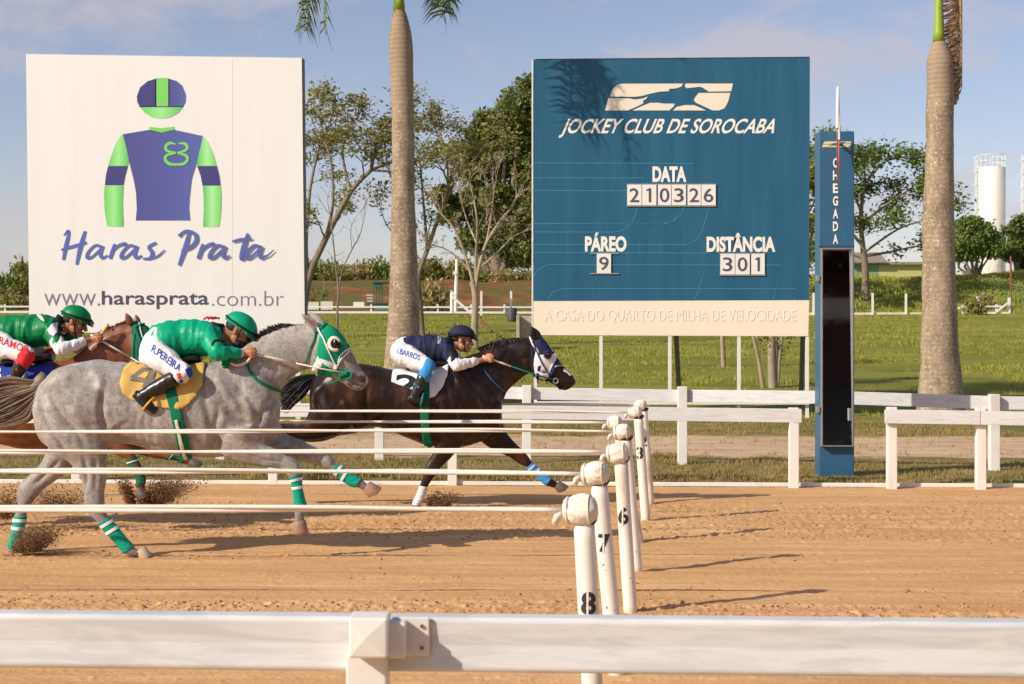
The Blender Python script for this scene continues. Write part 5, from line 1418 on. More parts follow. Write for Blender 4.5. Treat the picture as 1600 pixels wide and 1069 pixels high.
def hoof(parent, mat, ctr, size, ang, d, yo, name='hoof'):
    """hoof: a cut cone; ctr = middle of coronet (px,py), ang = direction the toe points, degrees below the horizon"""
    c = P(ctr[0], ctr[1], d); c.y = d+yo; a = math.radians(ang); L = size
    ax = Vector((math.cos(a), 0, -math.sin(a))); up = Vector((math.sin(a), 0, math.cos(a))); m_ = MB(); N = 18; vs = []; fs = []
    # rings from coronet to sole: toe side longer
    for i, (t, r0) in enumerate(((-.05, .80), (.0, .86), (.5, .98), (.95, 1.10), (1.0, 1.06))):
        for k in range(N):
            th = 6.2832*k/N; cf = math.cos(th); rx = r0*L*.50; ry = r0*L*.46
            depth = t*L*(.95 if cf > 0 else .95-.38*(-cf)); 
            vs.append(c+ax*depth+up*(cf*rx)+Vector((0, 1, 0))*math.sin(th)*ry+ax*0)
    for i in range(4):
        for k in range(N): fs.append((i*N+k, i*N+(k+1) % N, (i+1)*N+(k+1) % N, (i+1)*N+k))
    fs.append(tuple(range(N))[::-1]); fs.append(tuple(4*N+k for k in range(N)))
    m_.add(vs, fs); return m_.build(name, mat, parent, True)

def bandage(parent, rows, d, yo, mat, stripes=None, smat=None, grow_=1.0, name='bandage'):
    mb = MB(); secs = limb([(a[0]+(a[0]-a[2])*.06*grow_, a[1]+(a[1]-a[3])*.06*grow_, a[2]-(a[0]-a[2])*.06*grow_, a[3]-(a[1]-a[3])*.06*grow_, a[4]+.005) for a in rows], *yo)
    loft(mb, secs, d, n=22, per=8, sq=1)
    me = baked(mb.mesh(), [('SUBSURF', dict(levels=1, render_levels=1))]); wrinkle(me, .004, 60, 3, (.4, .4, 1.6)); o = link(name, me, mat, parent, True)
    if stripes:
        for t0, t1 in stripes:
            r = catmull([list(s) for s in secs], 20); n = len(r); seg = r[int(t0*(n-1)):int(t1*(n-1))+1]
            m2 = MB(); seg = [[q[0]+(q[0]-q[2])*.04, q[1]+(q[1]-q[3])*.04, q[2]-(q[0]-q[2])*.04, q[3]-(q[1]-q[3])*.04, q[4]+.004, q[5]] for q in seg]
            loft(m2, [tuple(q) for q in seg], d, n=22, per=2, sq=1); m2.build('stripe', smat, o, True)
    return o

def strap(parent, name, pts, w, tree_, d, mat, off=.006, thick=.004, both=False, step=2.0):
    rows = catmull([list(p) for p in pts], 5)
    o = link(name, drape([band([(r[0], r[1]) for r in rows], w)], tree_, d, off=off, thick=thick, step=step, both=both), mat, parent, True); return o

# ============ grey horse
dG = 12.4
g_torso = [(57, 613, 57, 652, .07), (66, 598, 64, 684, .19), (85, 581, 84, 702, .25), (115, 567.5, 116, 706, .285), (150, 561.5, 150, 702, .285), (180, 565, 181, 694, .265), (215, 569, 214, 696, .265), (250, 571, 250, 707, .285),
           (285, 570, 285, 713, .29), (320, 567, 320, 715, .28), (350, 559, 352, 713, .25), (380, 551, 380, 708, .22), (408, 562, 408, 697, .20), (426, 588, 427, 684, .165), (435, 612, 435, 668, .10)]
g_neck = [(345, 558, 415, 668, .19), (368, 549, 436, 640, .16), (390, 534, 440, 609, .115), (418, 521.5, 452, 592, .095), (446, 511.5, 467, 581, .085), (476, 504.5, 484, 576, .08), (500, 503, 492, 570, .085)]
g_head = [(500, 504, 480, 562, .075), (514, 506, 487, 579, .105), (527, 515, 499, 586.5, .112), (540, 533, 517, 591, .09), (551, 552, 533, 597, .068), (561, 570.5, 543, 604, .06), (569.5, 581.5, 552, 610, .058), (576, 590.5, 562, 611, .05), (577, 598, 569, 607, .03)]
g_hn = limb([(66, 630, 150, 640, .14), (80, 690, 175, 694, .125), (112, 718, 173, 722, .092), (133, 742, 172.5, 748, .072), (138, 765, 170, 768, .058), (138.5, 782, 170.5, 785, .056), (143, 797, 172, 793, .045), (160, 815, 177, 805, .036), (175, 833, 191, 823, .034), (189, 848, 203, 838, .035), (199, 862, 216, 851, .041), (212, 866, 222, 856, .036), (222, 866, 228, 857, .036)], -.14, -.12)
g_hf = limb([(75, 650, 160, 640, .13), (68, 700, 132, 702, .12), (52, 731, 112, 727, .085), (34, 748, 86, 750, .06), (21, 762, 62, 767, .052), (19, 778, 49, 780, .05), (20, 792, 39, 794, .04), (15, 808, 34, 809, .034), (12, 826, 30, 828, .034), (8, 845, 26, 850, .036), (4, 858, 22, 866, .04), (8, 868, 24, 870, .04)], .14, .12)
g_fn = limb([(420, 655, 350, 680, .12), (418, 688, 352, 708, .085), (436, 700, 378, 721, .07), (450, 709, 410, 727, .058), (461, 714, 438, 731, .052), (470.5, 723, 447, 737, .052), (473.5, 737, 455, 744, .046), (474.5, 752, 459, 755, .034), (477.5, 772, 462, 774, .034), (482, 788, 463, 790, .04), (481.5, 797, 463, 798, .038), (479, 808, 463, 808, .034), (479, 815, 463, 815, .036)], -.13, -.11)
g_ff = limb([(430, 650, 375, 680, .11), (440, 676, 400, 706, .08), (466, 688, 432, 718, .065), (490, 700, 468, 724, .054), (507, 708, 492, 728, .05), (519, 716, 504, 733, .05), (524, 727, 514, 738, .04), (538, 735, 529, 750, .034), (553, 745, 543, 760, .036), (563, 750, 553, 764, .04), (570, 756, 561, 766, .035), (577, 761, 565, 770, .035)], .13, .11)
G_, tg, gb = horse(dict(map=lambda x, y: (x, y), sc=1, d=dG, cx=260, label='dappled grey horse in green blinkers with straw saddlecloth number 4, galloping nearest the camera', coat=coat('dapple grey coat', 'grey'),
    bodies=[dict(secs=g_torso, n=26, sq=.85), dict(secs=g_neck, sq=.9), dict(secs=g_head, sq=.85), dict(secs=g_hn), dict(secs=g_hf), dict(secs=g_fn), dict(secs=g_ff)],
    bulges=[((120, 610, -.17), (.22, .10, .20), 20), ((120, 610, .17), (.22, .10, .20), 20), ((395, 630, -.14), (.15, .085, .26), -20), ((395, 630, .14), (.15, .085, .26), -20), ((150, 660, -.17), (.17, .09, .16), 0),
            ((370, 672, -.14), (.15, .08, .12), 30), ((508, 566, -.055), (.09, .05, .09), 0), ((508, 566, .055), (.09, .05, .09), 0), ((532, 546, -.062), (.05, .028, .035), 40), ((565, 592, -.03), (.045, .035, .04), 0), ((565, 592, .03), (.045, .035, .04), 0),
            ((150, 778, -.12), (.055, .045, .08), 0), ((460, 727, -.11), (.055, .045, .05), 0)]))
def ear(parent, base, tip, w, d, yo, mat, matin=None):
    a = P(base[0], base[1], d); a.y = d+yo; t = P(tip[0], tip[1], d); t.y = d+yo*1.3; m_ = MB(); ax = t-a; sd = ax.cross(Vector((0, 1, 0))).normalized()
    vs = []; fs = []; N = 14; prof = [(-.1, .75), (.1, .95), (.35, 1.0), (.6, .8), (.82, .45), (1, .06)]
    for s_, r_ in prof:
        for k in range(N):
            th = 6.2832*k/N; vs.append(a+ax*s_+sd*math.cos(th)*r_*w*.5+Vector((0, 1, 0))*(math.sin(th)*r_*w*.28))
    for i in range(len(prof)-1):
        for k in range(N): fs.append((i*N+k, i*N+(k+1) % N, (i+1)*N+(k+1) % N, (i+1)*N+k))
    fs.append(tuple(range(N))[::-1]); m_.add(vs, fs); o = m_.build('ear', mat, parent, True); subsurf(o, 1)
    if matin:
        q = MB(); c = a+Vector((0, -w*.26, 0)); q.add([c+ax*.15-sd*w*.2, c+ax*.4-sd*w*.24, c+ax*.85, c+ax*.4+sd*w*.2, c+ax*.15+sd*w*.14], [(0, 1, 2, 3, 4)]); q.build('inner_ear', matin, o)
    return o
CG = G_.children[0].data.materials[0]
ear(G_, (497, 512), (473, 491), .072, dG, -.065, CG, plain('inner ear', (.22, .13, .10), .8)); ear(G_, (503, 507), (481, 487.5), .072, dG, .055, CG)
hoof(G_, plain('pale hoof', (.52, .38, .27), .6, .2), (226, 855), .088, 58, dG, -.12); hoof(G_, M_HOOFD, (15, 866), .08, 70, dG, .12)
hoof(G_, M_HOOF, (471, 812), .115, 84, dG, -.11); hoof(G_, M_HOOF, (571, 762), .11, 36, dG, .11)
# bandages
bandage(G_, [r[:5] for r in g_hn[7:11]], dG, (-.125, -.12), F_TEAL, [(.10, .17), (.27, .34)], F_WHITE)
bandage(G_, [r[:5] for r in g_hf[7:11]], dG, (.125, .12), F_TEAL, [(.12, .2), (.33, .4)], F_WHITE)
bandage(G_, [r[:5] for r in g_fn[6:10]], dG, (-.115, -.11), F_TEAL, [(.18, .25), (.42, .49)], F_WHITE)
bandage(G_, [r[:5] for r in g_ff[6:10]], dG, (.115, .11), F_TEAL, [(.14, .22), (.36, .44)], F_WHITE)
# mane, tail
m_ = MB(); rg = random.Random(3)
for i in range(520):
    t = rg.random(); px = 388+t*92; py = 534-26*t**.8+2*math.sin(t*9)
    h = 11*math.sin(math.pi*min(1, t*.9+.08))**.6*rg.uniform(.4, 1.05); dx = -rg.uniform(2, 9)
    a = P(px, py+2.5, dG); a.y += rg.gauss(0, .014); b = P(px+dx*.4, py-h*.6, dG); b.y = a.y+rg.gauss(0, .01); c = P(px+dx, py-h, dG); c.y = b.y+rg.gauss(0, .02)
    m_.tube([a, b, c], [.006, .0045, .001], 4, False)
m_.build('mane', M_HAIRD, G_, True)
m_ = MB(); strands(m_, [[(64, 596, dG), (42, 593, dG), (10, 590, dG), (-30, 600, dG), (-80, 612, dG)], [(64, 602, dG), (40, 606, dG), (8, 612, dG), (-28, 626, dG), (-70, 640, dG)], [(62, 610, dG), (46, 622, dG), (22, 636, dG), (-8, 650, dG), (-50, 660, dG)], [(60, 618, dG), (54, 636, dG), (48, 654, dG), (22, 664, dG), (-20, 672, dG)]], 780, 5, .0075, 4)
m_.build('tail', M_HAIRG, G_, True)
m_ = MB(); m_.tube([P(72, 590, dG), P(62, 598, dG), P(52, 606, dG), P(38, 610, dG)], [.06, .055, .04, .02], 12); m_.build('tail_dock', M_HAIRG, G_, True)
# hood, eyes, bridle
hood = link('blinker_hood', drape([[(504, 503), (512, 504), (524, 511), (537, 527), (547, 545), (540, 549), (533, 559), (529, 566), (530, 572), (527, 580), (514, 588), (504, 588), (497, 583), (488, 578), (493, 560), (497, 540), (500, 524), (503, 514)]], tg, dG, off=.007, thick=.004, step=2, both=True), F_GREEN, G_, True)
def patch(par, name, poly, tr_, d, mat, off=.011, step=1.6, both=False): return link(name, drape([poly], tr_, d, off=off, step=step, both=both, thick=.002), mat, par, True)
patch(hood, 'white_panel', [(497, 559), (510, 563), (524, 569), (529, 572), (525, 578), (514, 574), (505, 568), (499, 566), (497, 578), (489, 577)], tg, dG, F_WHITE, .0095)
patch(hood, 'white_panel', [(488, 578), (497, 556), (505, 567), (499, 583)], tg, dG, F_WHITE, .0105); patch(hood, 'green_mark', [(498, 574), (508, 578), (506, 585), (497, 582)], tg, dG, F_GREEND, .013)
strap(hood, 'white_edge', [(528, 567), (531, 557), (538, 549), (546, 545)], 2.2, tg, dG, F_WHITE, .012, both=True)
def blinker(par, ctr, d, yo, R, mat, mat2=None):
    c = P(ctr[0], ctr[1], d); c.y = d+yo; m_ = MB(); N = 22; vs = []; fs = []
    tilt = Matrix.Rotation(math.radians(-12), 3, 'Y')
    for (s, r_) in ((.0, 1.0), (-.018, 1.0), (-.034, .86), (-.042, .62), (-.036, .58), (-.015, .55)):
        for k in range(N):
            th = 6.2832*k/N; v = tilt @ Vector((math.cos(th)*r_*R*.86, 0, math.sin(th)*r_*R)); vs.append(c+v+Vector((.007 if s < -.03 else 0, s*1.0, 0)))
    for i in range(5):
        for k in range(N): fs.append((i*N+k, i*N+(k+1) % N, (i+1)*N+(k+1) % N, (i+1)*N+k))
    m_.add(vs, fs); o = m_.build('blinker_cup', mat, par, True)
    m_ = MB(); m_.ellipsoid(c+Vector((R*.30, -.022, -.004)), (R*.66, .026, R*.78), tilt); m_.build('eye', M_EYE, par, True); return o
blinker(hood, (525.5, 537.5), dG, -.118, .062, F_CREAM); blinker(hood, (525.5, 537.5), dG, .118+.03, .062, F_CREAM)
b_ = strap(G_, 'bridle', [(494, 506), (498, 516), (505, 528), (513, 548), (522, 566), (527, 572)], 2.2, tg, dG, F_WHITE, .016, both=True)
strap(b_, 'throat_strap', [(486, 502), (491, 514), (493, 522), (491, 532), (484, 548), (480, 562), (478, 572)], 3.0, tg, dG, F_GREEND, .010, both=True)
strap(b_, 'brow_strap', [(492, 520), (500, 515), (508, 508), (511, 503)], 3.6, tg, dG, F_GREEND, .014, both=True)
strap(b_, 'nose_strap', [(527, 573), (530, 566), (536, 558), (545, 549)], 2.2, tg, dG, F_WHITE, .012, both=True)
def ringm(par, name, ctr, d, yo, R, r_, mat):
    c = P(ctr[0], ctr[1], d); c.y = d+yo; m_ = MB(); m_.tube([c+Vector((math.cos(k*.3927)*R, 0, math.sin(k*.3927)*R)) for k in range(17)], r_, 7, False); return m_.build(name, mat, par, True)
ringm(b_, 'bit_ring', (545, 585.5), dG, -.085, .030, .008, F_TEAL); ringm(b_, 'bit_ring', (545, 585.5), dG, .085, .030, .008, F_TEAL)
m_ = MB(); 
for a, bq in (((543, 586), (516, 600)), ((546, 582), (520, 584)), ((541, 588), (528, 592)), ((530, 574), (545, 582))): m_.tube([P(a[0], a[1], dG-.09), P((a[0]+bq[0])/2, (a[1]+bq[1])/2+1, dG-.085), P(bq[0], bq[1], dG-.08)], .007, 7)
for k in range(3): m_.ellipsoid(P(541-k*4, 584+k*1.5, dG-.095), (.02, .014, .018), n=8, m=6)
m_.build('bit_strap', F_GREEND, b_, True)
link('nostril', drape([[(559, 589), (564, 587), (570, 590), (571, 595), (567, 598), (561, 596)]], tg, dG, off=.002, step=1.2), M_NOST, G_, True)
link('muzzle_skin', drape([[(571, 588), (576, 592), (577, 598), (572, 600), (571, 594)]], tg, dG, off=.0015, step=1.2), M_PINKN, G_, True)
strap(G_, 'mouth_line', [(548, 597), (556, 600), (564, 603), (570, 603)], .8, tg, dG, M_NOST, .0015, 0, step=1)
# breast strap and neck strap
strap(G_, 'breast_strap', [(386, 564), (389, 577), (399, 592), (412, 601), (425, 607), (438, 611)], 4.0, tg, dG, F_GREEND, .008, both=True)
# saddlecloth, girth, saddle
cloth = link('saddle_cloth', drape([[(205, 568), (193, 578), (189, 600), (193, 615), (204, 624), (222, 630), (238, 634), (255, 637), (275, 640), (290, 636), (305, 622), (316, 600), (321, 570), (318, 560), (300, 558), (240, 560)]], tg, dG, off=.014, thick=.006, step=3.5, both=True), F_YEL, G_, True)
wrinkle(cloth.data, .014, 9, 2, (1, 1, .7)); 
tc_ = BVHTree.FromPolygons([v.co+G_.location for v in cloth.data.vertices], [tuple(p.vertices) for p in cloth.data.polygons])
patch(cloth, 'number', [(222, 575), (247, 576), (240, 592), (250, 594), (246, 601), (236, 600), (233, 607), (222, 605), (225, 598), (203, 595), (204, 588)], tc_, dG, F_GREYN, .004, 2)
patch(cloth, 'number_gap', [(226, 582), (234, 582), (229, 592), (214, 590)], tc_, dG, F_YEL, .008, 2)
strap(G_, 'girth', [(260, 578), (266, 606), (272, 630), (279, 660), (286, 690), (293, 714)], 17, tg, dG, F_GREEND, .020, .005, True, 3)
strap(G_, 'girth_buckle_strap', [(276, 655), (281, 676), (287, 700), (292, 712)], 5, tg, dG, F_CREAM, .032, .004, False, 2)
m_ = MB()
loft(m_, [(232, 560, 233, 572, .16), (255, 556, 255, 570, .17), (285, 556, 285, 569, .15), (312, 550, 314, 566, .10)], dG, n=18)
m_.build('saddle', plain('black leather', (.02, .018, .018), .35, .1), G_, True)

# ============ black horse
dK2 = 15.9
k_torso = [(485, 598, 485, 640, .07), (493, 588, 491, 665, .18), (512, 578, 511, 672, .235), (540, 570.5, 540, 673, .265), (563, 568, 563, 673, .27), (590, 572, 590, 668, .25), (614, 577.5, 614, 675, .25), (640, 578, 640, 686, .27), (668, 576, 668, 697, .28),
           (698, 570, 698, 700, .27), (724, 560, 724, 698, .245), (748, 557, 748, 692, .215), (765, 572, 766, 684, .18), (777, 596, 778, 674, .15), (784, 620, 784, 660, .09)]
k_neck = [(715, 561, 770, 660, .18), (738, 553, 784, 632, .15), (757, 548, 794, 611, .11), (779, 541, 806, 599, .09), (800, 534, 817, 590, .082), (820, 528.5, 829, 583, .08), (838, 527, 834, 578, .08)]
k_head = [(832, 528, 823, 572, .07), (844, 526.5, 830, 585, .10), (853, 535, 838, 591, .108), (863, 549, 851, 595, .088), (873, 562, 861, 599, .066), (883, 573.5, 869, 605, .058), (892, 583, 876, 609.5, .057), (899, 591, 885, 610, .05), (900, 600, 892, 607, .03)]
k_hn = limb([(500, 610, 570, 640, .13), (486, 640, 545, 672, .12), (478, 655, 520, 682, .085), (462, 656, 494, 687, .06), (446, 658, 470, 686, .05), (432, 660, 448, 680, .048), (415, 664, 425, 677, .034), (395, 667, 398, 679, .032), (375, 668, 376, 681, .036), (360, 672, 362, 683, .034), (348, 673, 350, 684, .034)], -.13, -.11)
k_hf = limb([(510, 620, 580, 650, .12), (492, 650, 560, 676, .11), (486, 664, 530, 682, .08), (475, 672, 500, 692, .055), (455, 676, 472, 692, .045), (435, 672, 448, 688, .045), (415, 676, 424, 688, .034), (396, 680, 402, 692, .034), (376, 686, 380, 698, .036), (364, 692, 366, 702, .034)], .13, .11)
k_f1 = limb([(755, 650, 690, 660, .12), (734, 680, 683, 686, .085), (719, 699, 679, 702, .066), (703, 716, 670, 718, .056), (690, 729, 664, 728, .05), (684, 739, 662, 738, .05), (676, 748, 661, 747, .038), (669, 758, 657, 757, .033), (665, 772, 652, 771, .033), (660, 783, 647, 781, .037), (657, 789, 646, 787, .036)], -.12, -.10)
k_f2 = limb([(780, 640, 740, 672, .11), (790, 672, 752, 692, .085), (803, 690, 775, 706, .066), (818, 706, 797, 717, .054), (827, 716, 813, 727, .05), (832, 724, 822, 732, .045), (842, 733, 833, 742, .034), (853, 742, 845, 753, .035), (862, 749, 854, 760, .04), (869, 753, 862, 763, .035), (876, 757, 869, 765, .035)], .12, .10)
K_, tk, kb_ = horse(dict(map=lambda x, y: (485+(x-60)*.80, 570+(y-562)*.80), sc=.8, d=dK2, cx=640, label='near black horse in navy and white hood with white saddlecloth 2, leading the others', coat=coat('black brown coat', 'black'), voxel=.015,
    bodies=[dict(secs=k_torso, n=26, sq=.85), dict(secs=k_neck, sq=.9), dict(secs=k_head, sq=.85), dict(secs=k_hn), dict(secs=k_hf), dict(secs=k_f1), dict(secs=k_f2)],
    bulges=[((535, 610, -.17), (.22, .10, .20), 20), ((535, 610, .17), (.22, .10, .20), 20), ((750, 625, -.14), (.15, .085, .25), -20), ((750, 625, .14), (.15, .085, .25), -20), ((560, 648, -.16), (.18, .09, .14), 0), ((728, 668, -.14), (.14, .08, .12), 30),
            ((846, 576, -.05), (.085, .05, .085), 0), ((859, 557, -.06), (.045, .026, .032), 40), ((889, 594, -.03), (.042, .034, .038), 0), ((673, 738, -.10), (.05, .045, .055), 0), ((824, 724, .1), (.05, .045, .045), 0)]))
CK = K_.children[0].data.materials[0]
ear(K_, (836, 530), (831, 510), .075, dK2, -.06, CK); ear(K_, (842, 527), (834, 512), .07, dK2, .05, CK)
hoof(K_, M_HOOFD, (652, 787), .085, 75, dK2, -.10); hoof(K_, M_HOOFD, (871, 758.5), .105, 38, dK2, .10); hoof(K_, M_HOOFD, (352, 679), .09, 175, dK2, -.11); hoof(K_, M_HOOFD, (366, 697), .09, 170, dK2, .11)
bandage(K_, [r[:5] for r in k_f2[5:9]], dK2, (.105, .10), F_LBLUE, [(.12, .19), (.32, .4)], F_WHITE); bandage(K_, [r[:5] for r in k_f1[7:11]], dK2, (-.105, -.10), F_WHITE, name='white_sock')
m_ = MB(); rg = random.Random(4)
for i in range(420):
    t = rg.random(); px = 752+t*72; py = 549-21*t; h = 9*math.sin(math.pi*min(1, t*.8+.2))*rg.uniform(.4, 1.1); dx = -rg.uniform(2, 10)
    a = P(px, py+2, dK2); a.y += rg.gauss(0, .014); b = P(px+dx*.4, py-h*.6, dK2); b.y = a.y; c = P(px+dx, py-h, dK2); c.y = a.y+rg.gauss(0, .02); m_.tube([a, b, c], [.007, .005, .001], 4, False)
m_.build('mane', M_HAIRB, K_, True)
m_ = MB(); strands(m_, [[(492, 586, dK2), (478, 586, dK2), (462, 590, dK2), (446, 600, dK2), (432, 612, dK2)], [(492, 590, dK2), (478, 596, dK2), (464, 608, dK2), (450, 622, dK2), (438, 640, dK2)], [(491, 596, dK2), (484, 606, dK2), (474, 618, dK2), (460, 632, dK2), (446, 646, dK2)]], 520, 15, .008, 4)
m_.build('tail', M_HAIRB, K_, True)
hood = link('blinker_hood', drape([[(826, 524), (832, 527), (843, 525), (852, 533), (861, 546), (870, 557), (866, 566), (861, 575), (858, 590), (848, 593), (838, 591), (834, 580), (835, 560), (838, 548), (833, 540), (828, 532)]], tk, dK2, off=.007, thick=.004, step=1.8, both=True), F_WHITE, K_, True)
patch(hood, 'navy_panel', [(829, 525), (843, 524), (852, 532), (861, 545), (866, 553), (858, 556), (848, 554), (840, 555), (836, 542)], tk, dK2, F_NAVY, .011, both=True)
patch(hood, 'navy_mark', [(841, 572), (845, 571), (844, 580), (840, 579)], tk, dK2, F_NAVY, .011); patch(hood, 'navy_mark', [(839, 582), (843, 584), (842, 592), (838, 590)], tk, dK2, F_NAVY, .011); patch(hood, 'navy_mark', [(846, 577), (853, 580), (852, 583), (846, 581)], tk, dK2, fabric('lilac mark', (.35, .30, .55)), .011)
strap(hood, 'white_edge', [(827, 526), (832, 538), (840, 548), (841, 556)], 2.0, tk, dK2, F_WHITE, .015)
blinker(hood, (855, 554), dK2, -.105, .046, F_NAVY)
strap(hood, 'white_edge', [(866, 553), (866, 562), (861, 573), (857, 583)], 2.4, tk, dK2, F_WHITE, .013)
b_ = strap(K_, 'bridle', [(833, 534), (840, 552), (848, 570), (856, 582), (858, 588)], 1.8, tk, dK2, F_NAVY, .017, both=True)
strap(b_, 'throat_strap', [(832, 540), (832, 556), (833, 572), (836, 588)], 2.0, tk, dK2, F_NAVY, .010); strap(b_, 'nose_strap', [(858, 590), (862, 582), (866, 574), (872, 567)], 3.2, tk, dK2, F_BLUE, .011, both=True)
strap(b_, 'chin_strap', [(840, 591), (850, 594), (858, 596), (866, 600)], 3.0, tk, dK2, F_NAVY, .010)
strap(b_, 'sheepskin_edge', [(866, 573), (874, 572), (884, 573.5)], 1.2, tk, dK2, F_CREAM, .012)
ringm(b_, 'bit_ring', (868, 595), dK2, -.078, .025, .006, M_STEEL)
m_ = MB(); m_.tube([P(868, 598, dK2-.07), P(870, 603, dK2-.06), P(876, 609, dK2-.05)], .008, 6); m_.tube([P(843, 591, dK2-.08), P(839, 594, dK2-.08), P(841, 599, dK2-.08)], .006, 6); m_.build('bit_strap', F_NAVY, b_, True)
link('nostril', drape([[(889, 587), (893, 585), (897, 590), (895, 597), (890, 597)]], tk, dK2, off=.002, step=1.2), M_EYE, K_, True)
patch(K_, 'white_snip', [(880, 576), (884, 576), (893, 584), (895, 587), (890, 587), (886, 583), (881, 581)], tk, dK2, plain('white marking', (.72, .68, .64), .6), .0015, 1.2)
strap(K_, 'breast_strap', [(755, 577), (764, 589), (776, 602), (788, 612)], 2.4, tk, dK2, fabric('dusty blue strap', (.05, .12, .26)), .008, both=True)
cloth = link('saddle_cloth', drape([[(618, 569), (614, 577), (612, 597), (622, 602), (636, 607), (652, 614), (668, 624), (680, 620), (690, 608), (699, 588), (701, 572), (690, 564), (640, 566)]], tk, dK2, off=.014, thick=.006, step=3, both=True), F_WHITE, K_, True)
wrinkle(cloth.data, .012, 9, 5, (1, 1, .7))
tc2 = BVHTree.FromPolygons([v.co+K_.location for v in cloth.data.vertices], [tuple(p.vertices) for p in cloth.data.polygons])
link('number', drape_text('2', (617, 611), (36, 4), (2, -27), tc2, dK2, off=.005, step=2, bold=.03), F_BLACK, cloth)
strap(K_, 'girth', [(664, 590), (665, 620), (664, 650), (667, 680), (671, 697)], 13, tk, dK2, F_GREEND, .020, .005, True, 2.5)
m_ = MB(); loft(m_, [(636, 567, 637, 578, .15), (655, 564, 655, 576, .16), (680, 562, 681, 574, .14), (702, 556, 703, 570, .09)], dK2, n=18)
m_.build('saddle', plain('black saddle leather', (.02, .018, .018), .35, .1), K_, True)

# ============ bay horse, behind the grey
dBy = 14.1
b_torso = [(-160, 600, -160, 640, .07), (-150, 585, -150, 680, .19), (-125, 572, -125, 692, .25), (-90, 563, -90, 694, .28), (-60, 562, -60, 690, .27), (-30, 568, -30, 688, .26), (10, 572, 10, 697, .28), (45, 572, 45, 703, .28), (80, 568, 80, 702, .26), (110, 560, 110, 698, .24), (135, 556, 138, 690, .21), (155, 570, 160, 680, .17), (170, 600, 172, 660, .10)]
b_neck = [(95, 562, 155, 665, .18), (118, 555, 175, 635, .145), (136, 540, 186, 612, .11), (156, 522, 196, 596, .095), (176, 511, 204, 584, .085), (194, 505, 208, 576, .082), (210, 503, 214, 568, .085)]
b_head = [(204, 505, 200, 556, .07), (219, 505, 205, 572, .10), (232, 512, 214, 580, .108), (242, 528, 228, 586, .088), (252, 546, 240, 592, .066), (262, 561, 248, 600, .058), (271, 574, 256, 606, .056), (276, 584, 264, 605, .045), (277, 592, 270, 600, .03)]
b_hn = limb([(-150, 620, -80, 640, .13), (-150, 665, -85, 680, .11), (-150, 695, -105, 705, .08), (-158, 720, -128, 726, .056), (-166, 735, -145, 742, .05), (-172, 760, -158, 764, .034), (-180, 785, -166, 788, .034), (-182, 800, -166, 803, .038), (-176, 810, -162, 812, .036)], -.13, -.11)
b_hf = limb([(-140, 620, -70, 650, .12), (-128, 680, -60, 690, .1), (-105, 712, -60, 712, .07), (-90, 735, -62, 735, .05), (-84, 755, -66, 756, .042), (-78, 775, -64, 776, .033), (-70, 795, -56, 796, .034), (-64, 808, -48, 808, .036)], .13, .11)
b_f1 = limb([(150, 640, 90, 660, .11), (165, 672, 118, 694, .085), (185, 684, 150, 704, .064), (205, 694, 182, 708, .054), (213, 702, 196, 714, .05), (217, 712, 201, 716, .04), (225, 728, 210, 734, .034), (231, 744, 217, 748, .036), (231, 756, 216, 757, .038), (229, 764, 215, 762, .034)], -.12, -.10)
b_f2 = limb([(160, 640, 110, 665, .1), (190, 676, 150, 690, .08), (222, 690, 190, 706, .06), (250, 700, 230, 716, .05), (266, 706, 254, 720, .045), (280, 709, 270, 720, .034), (292, 712, 282, 726, .036), (300, 718, 288, 730, .036)], .12, .10)
B_, tb, bb_ = horse(dict(map=lambda x, y: (-150+(x-60)*.87, 563+(y-562)*.88), sc=.88, d=dBy, cx=60, label='chestnut brown horse with green bridle and blue saddlecloth, mostly hidden behind the grey horse', coat=coat('chestnut coat', 'bay'), voxel=.016,
    bodies=[dict(secs=b_torso, n=26, sq=.85), dict(secs=b_neck, sq=.9), dict(secs=b_head, sq=.85), dict(secs=b_hn), dict(secs=b_hf), dict(secs=b_f1), dict(secs=b_f2)],
    bulges=[((130, 625, -.14), (.15, .085, .25), -20), ((130, 625, .14), (.15, .085, .25), -20), ((-95, 615, -.17), (.2, .1, .2), 0), ((-95, 615, .17), (.2, .1, .2), 0), ((219, 556, -.05), (.085, .05, .085), 0)]))
CB = B_.children[0].data.materials[0]
ear(B_, (207, 506), (200, 489.5), .07, dBy, -.06, CB); ear(B_, (213, 506), (209.5, 491.5), .065, dBy, .05, CB)
hoof(B_, M_HOOFD, (221, 762), .105, 60, dBy, -.10); hoof(B_, M_HOOFD, (294, 723), .10, 32, dBy, .10); hoof(B_, M_HOOFD, (-170, 812), .1, 90, dBy, -.11); hoof(B_, M_HOOFD, (-54, 808), .1, 60, dBy, .11)
bandage(B_, [r[:5] for r in b_f1[5:9]], dBy, (-.105, -.10), F_DGREEN, [(.12, .15), (.42, .45)], F_WHITE); bandage(B_, [r[:5] for r in b_f2[4:7]], dBy, (.105, .10), F_DGREEN, [(.2, .25)], F_WHITE)
m_ = MB(); rg = random.Random(6)
for i in range(300):
    t = rg.random(); px = 125+t*80; py = 545-41*t**.7; h = 5*rg.uniform(.4, 1.1); dx = -rg.uniform(2, 8)
    a = P(px, py+2, dBy); a.y += rg.gauss(0, .014); b = P(px+dx*.4, py-h*.6, dBy); b.y = a.y; c = P(px+dx, py-h, dBy); c.y = a.y+rg.gauss(0, .02); m_.tube([a, b, c], [.007, .005, .001], 4, False)
m_.build('mane', plain('brown mane hair', (.07, .028, .015), .5, .3, 30), B_, True)
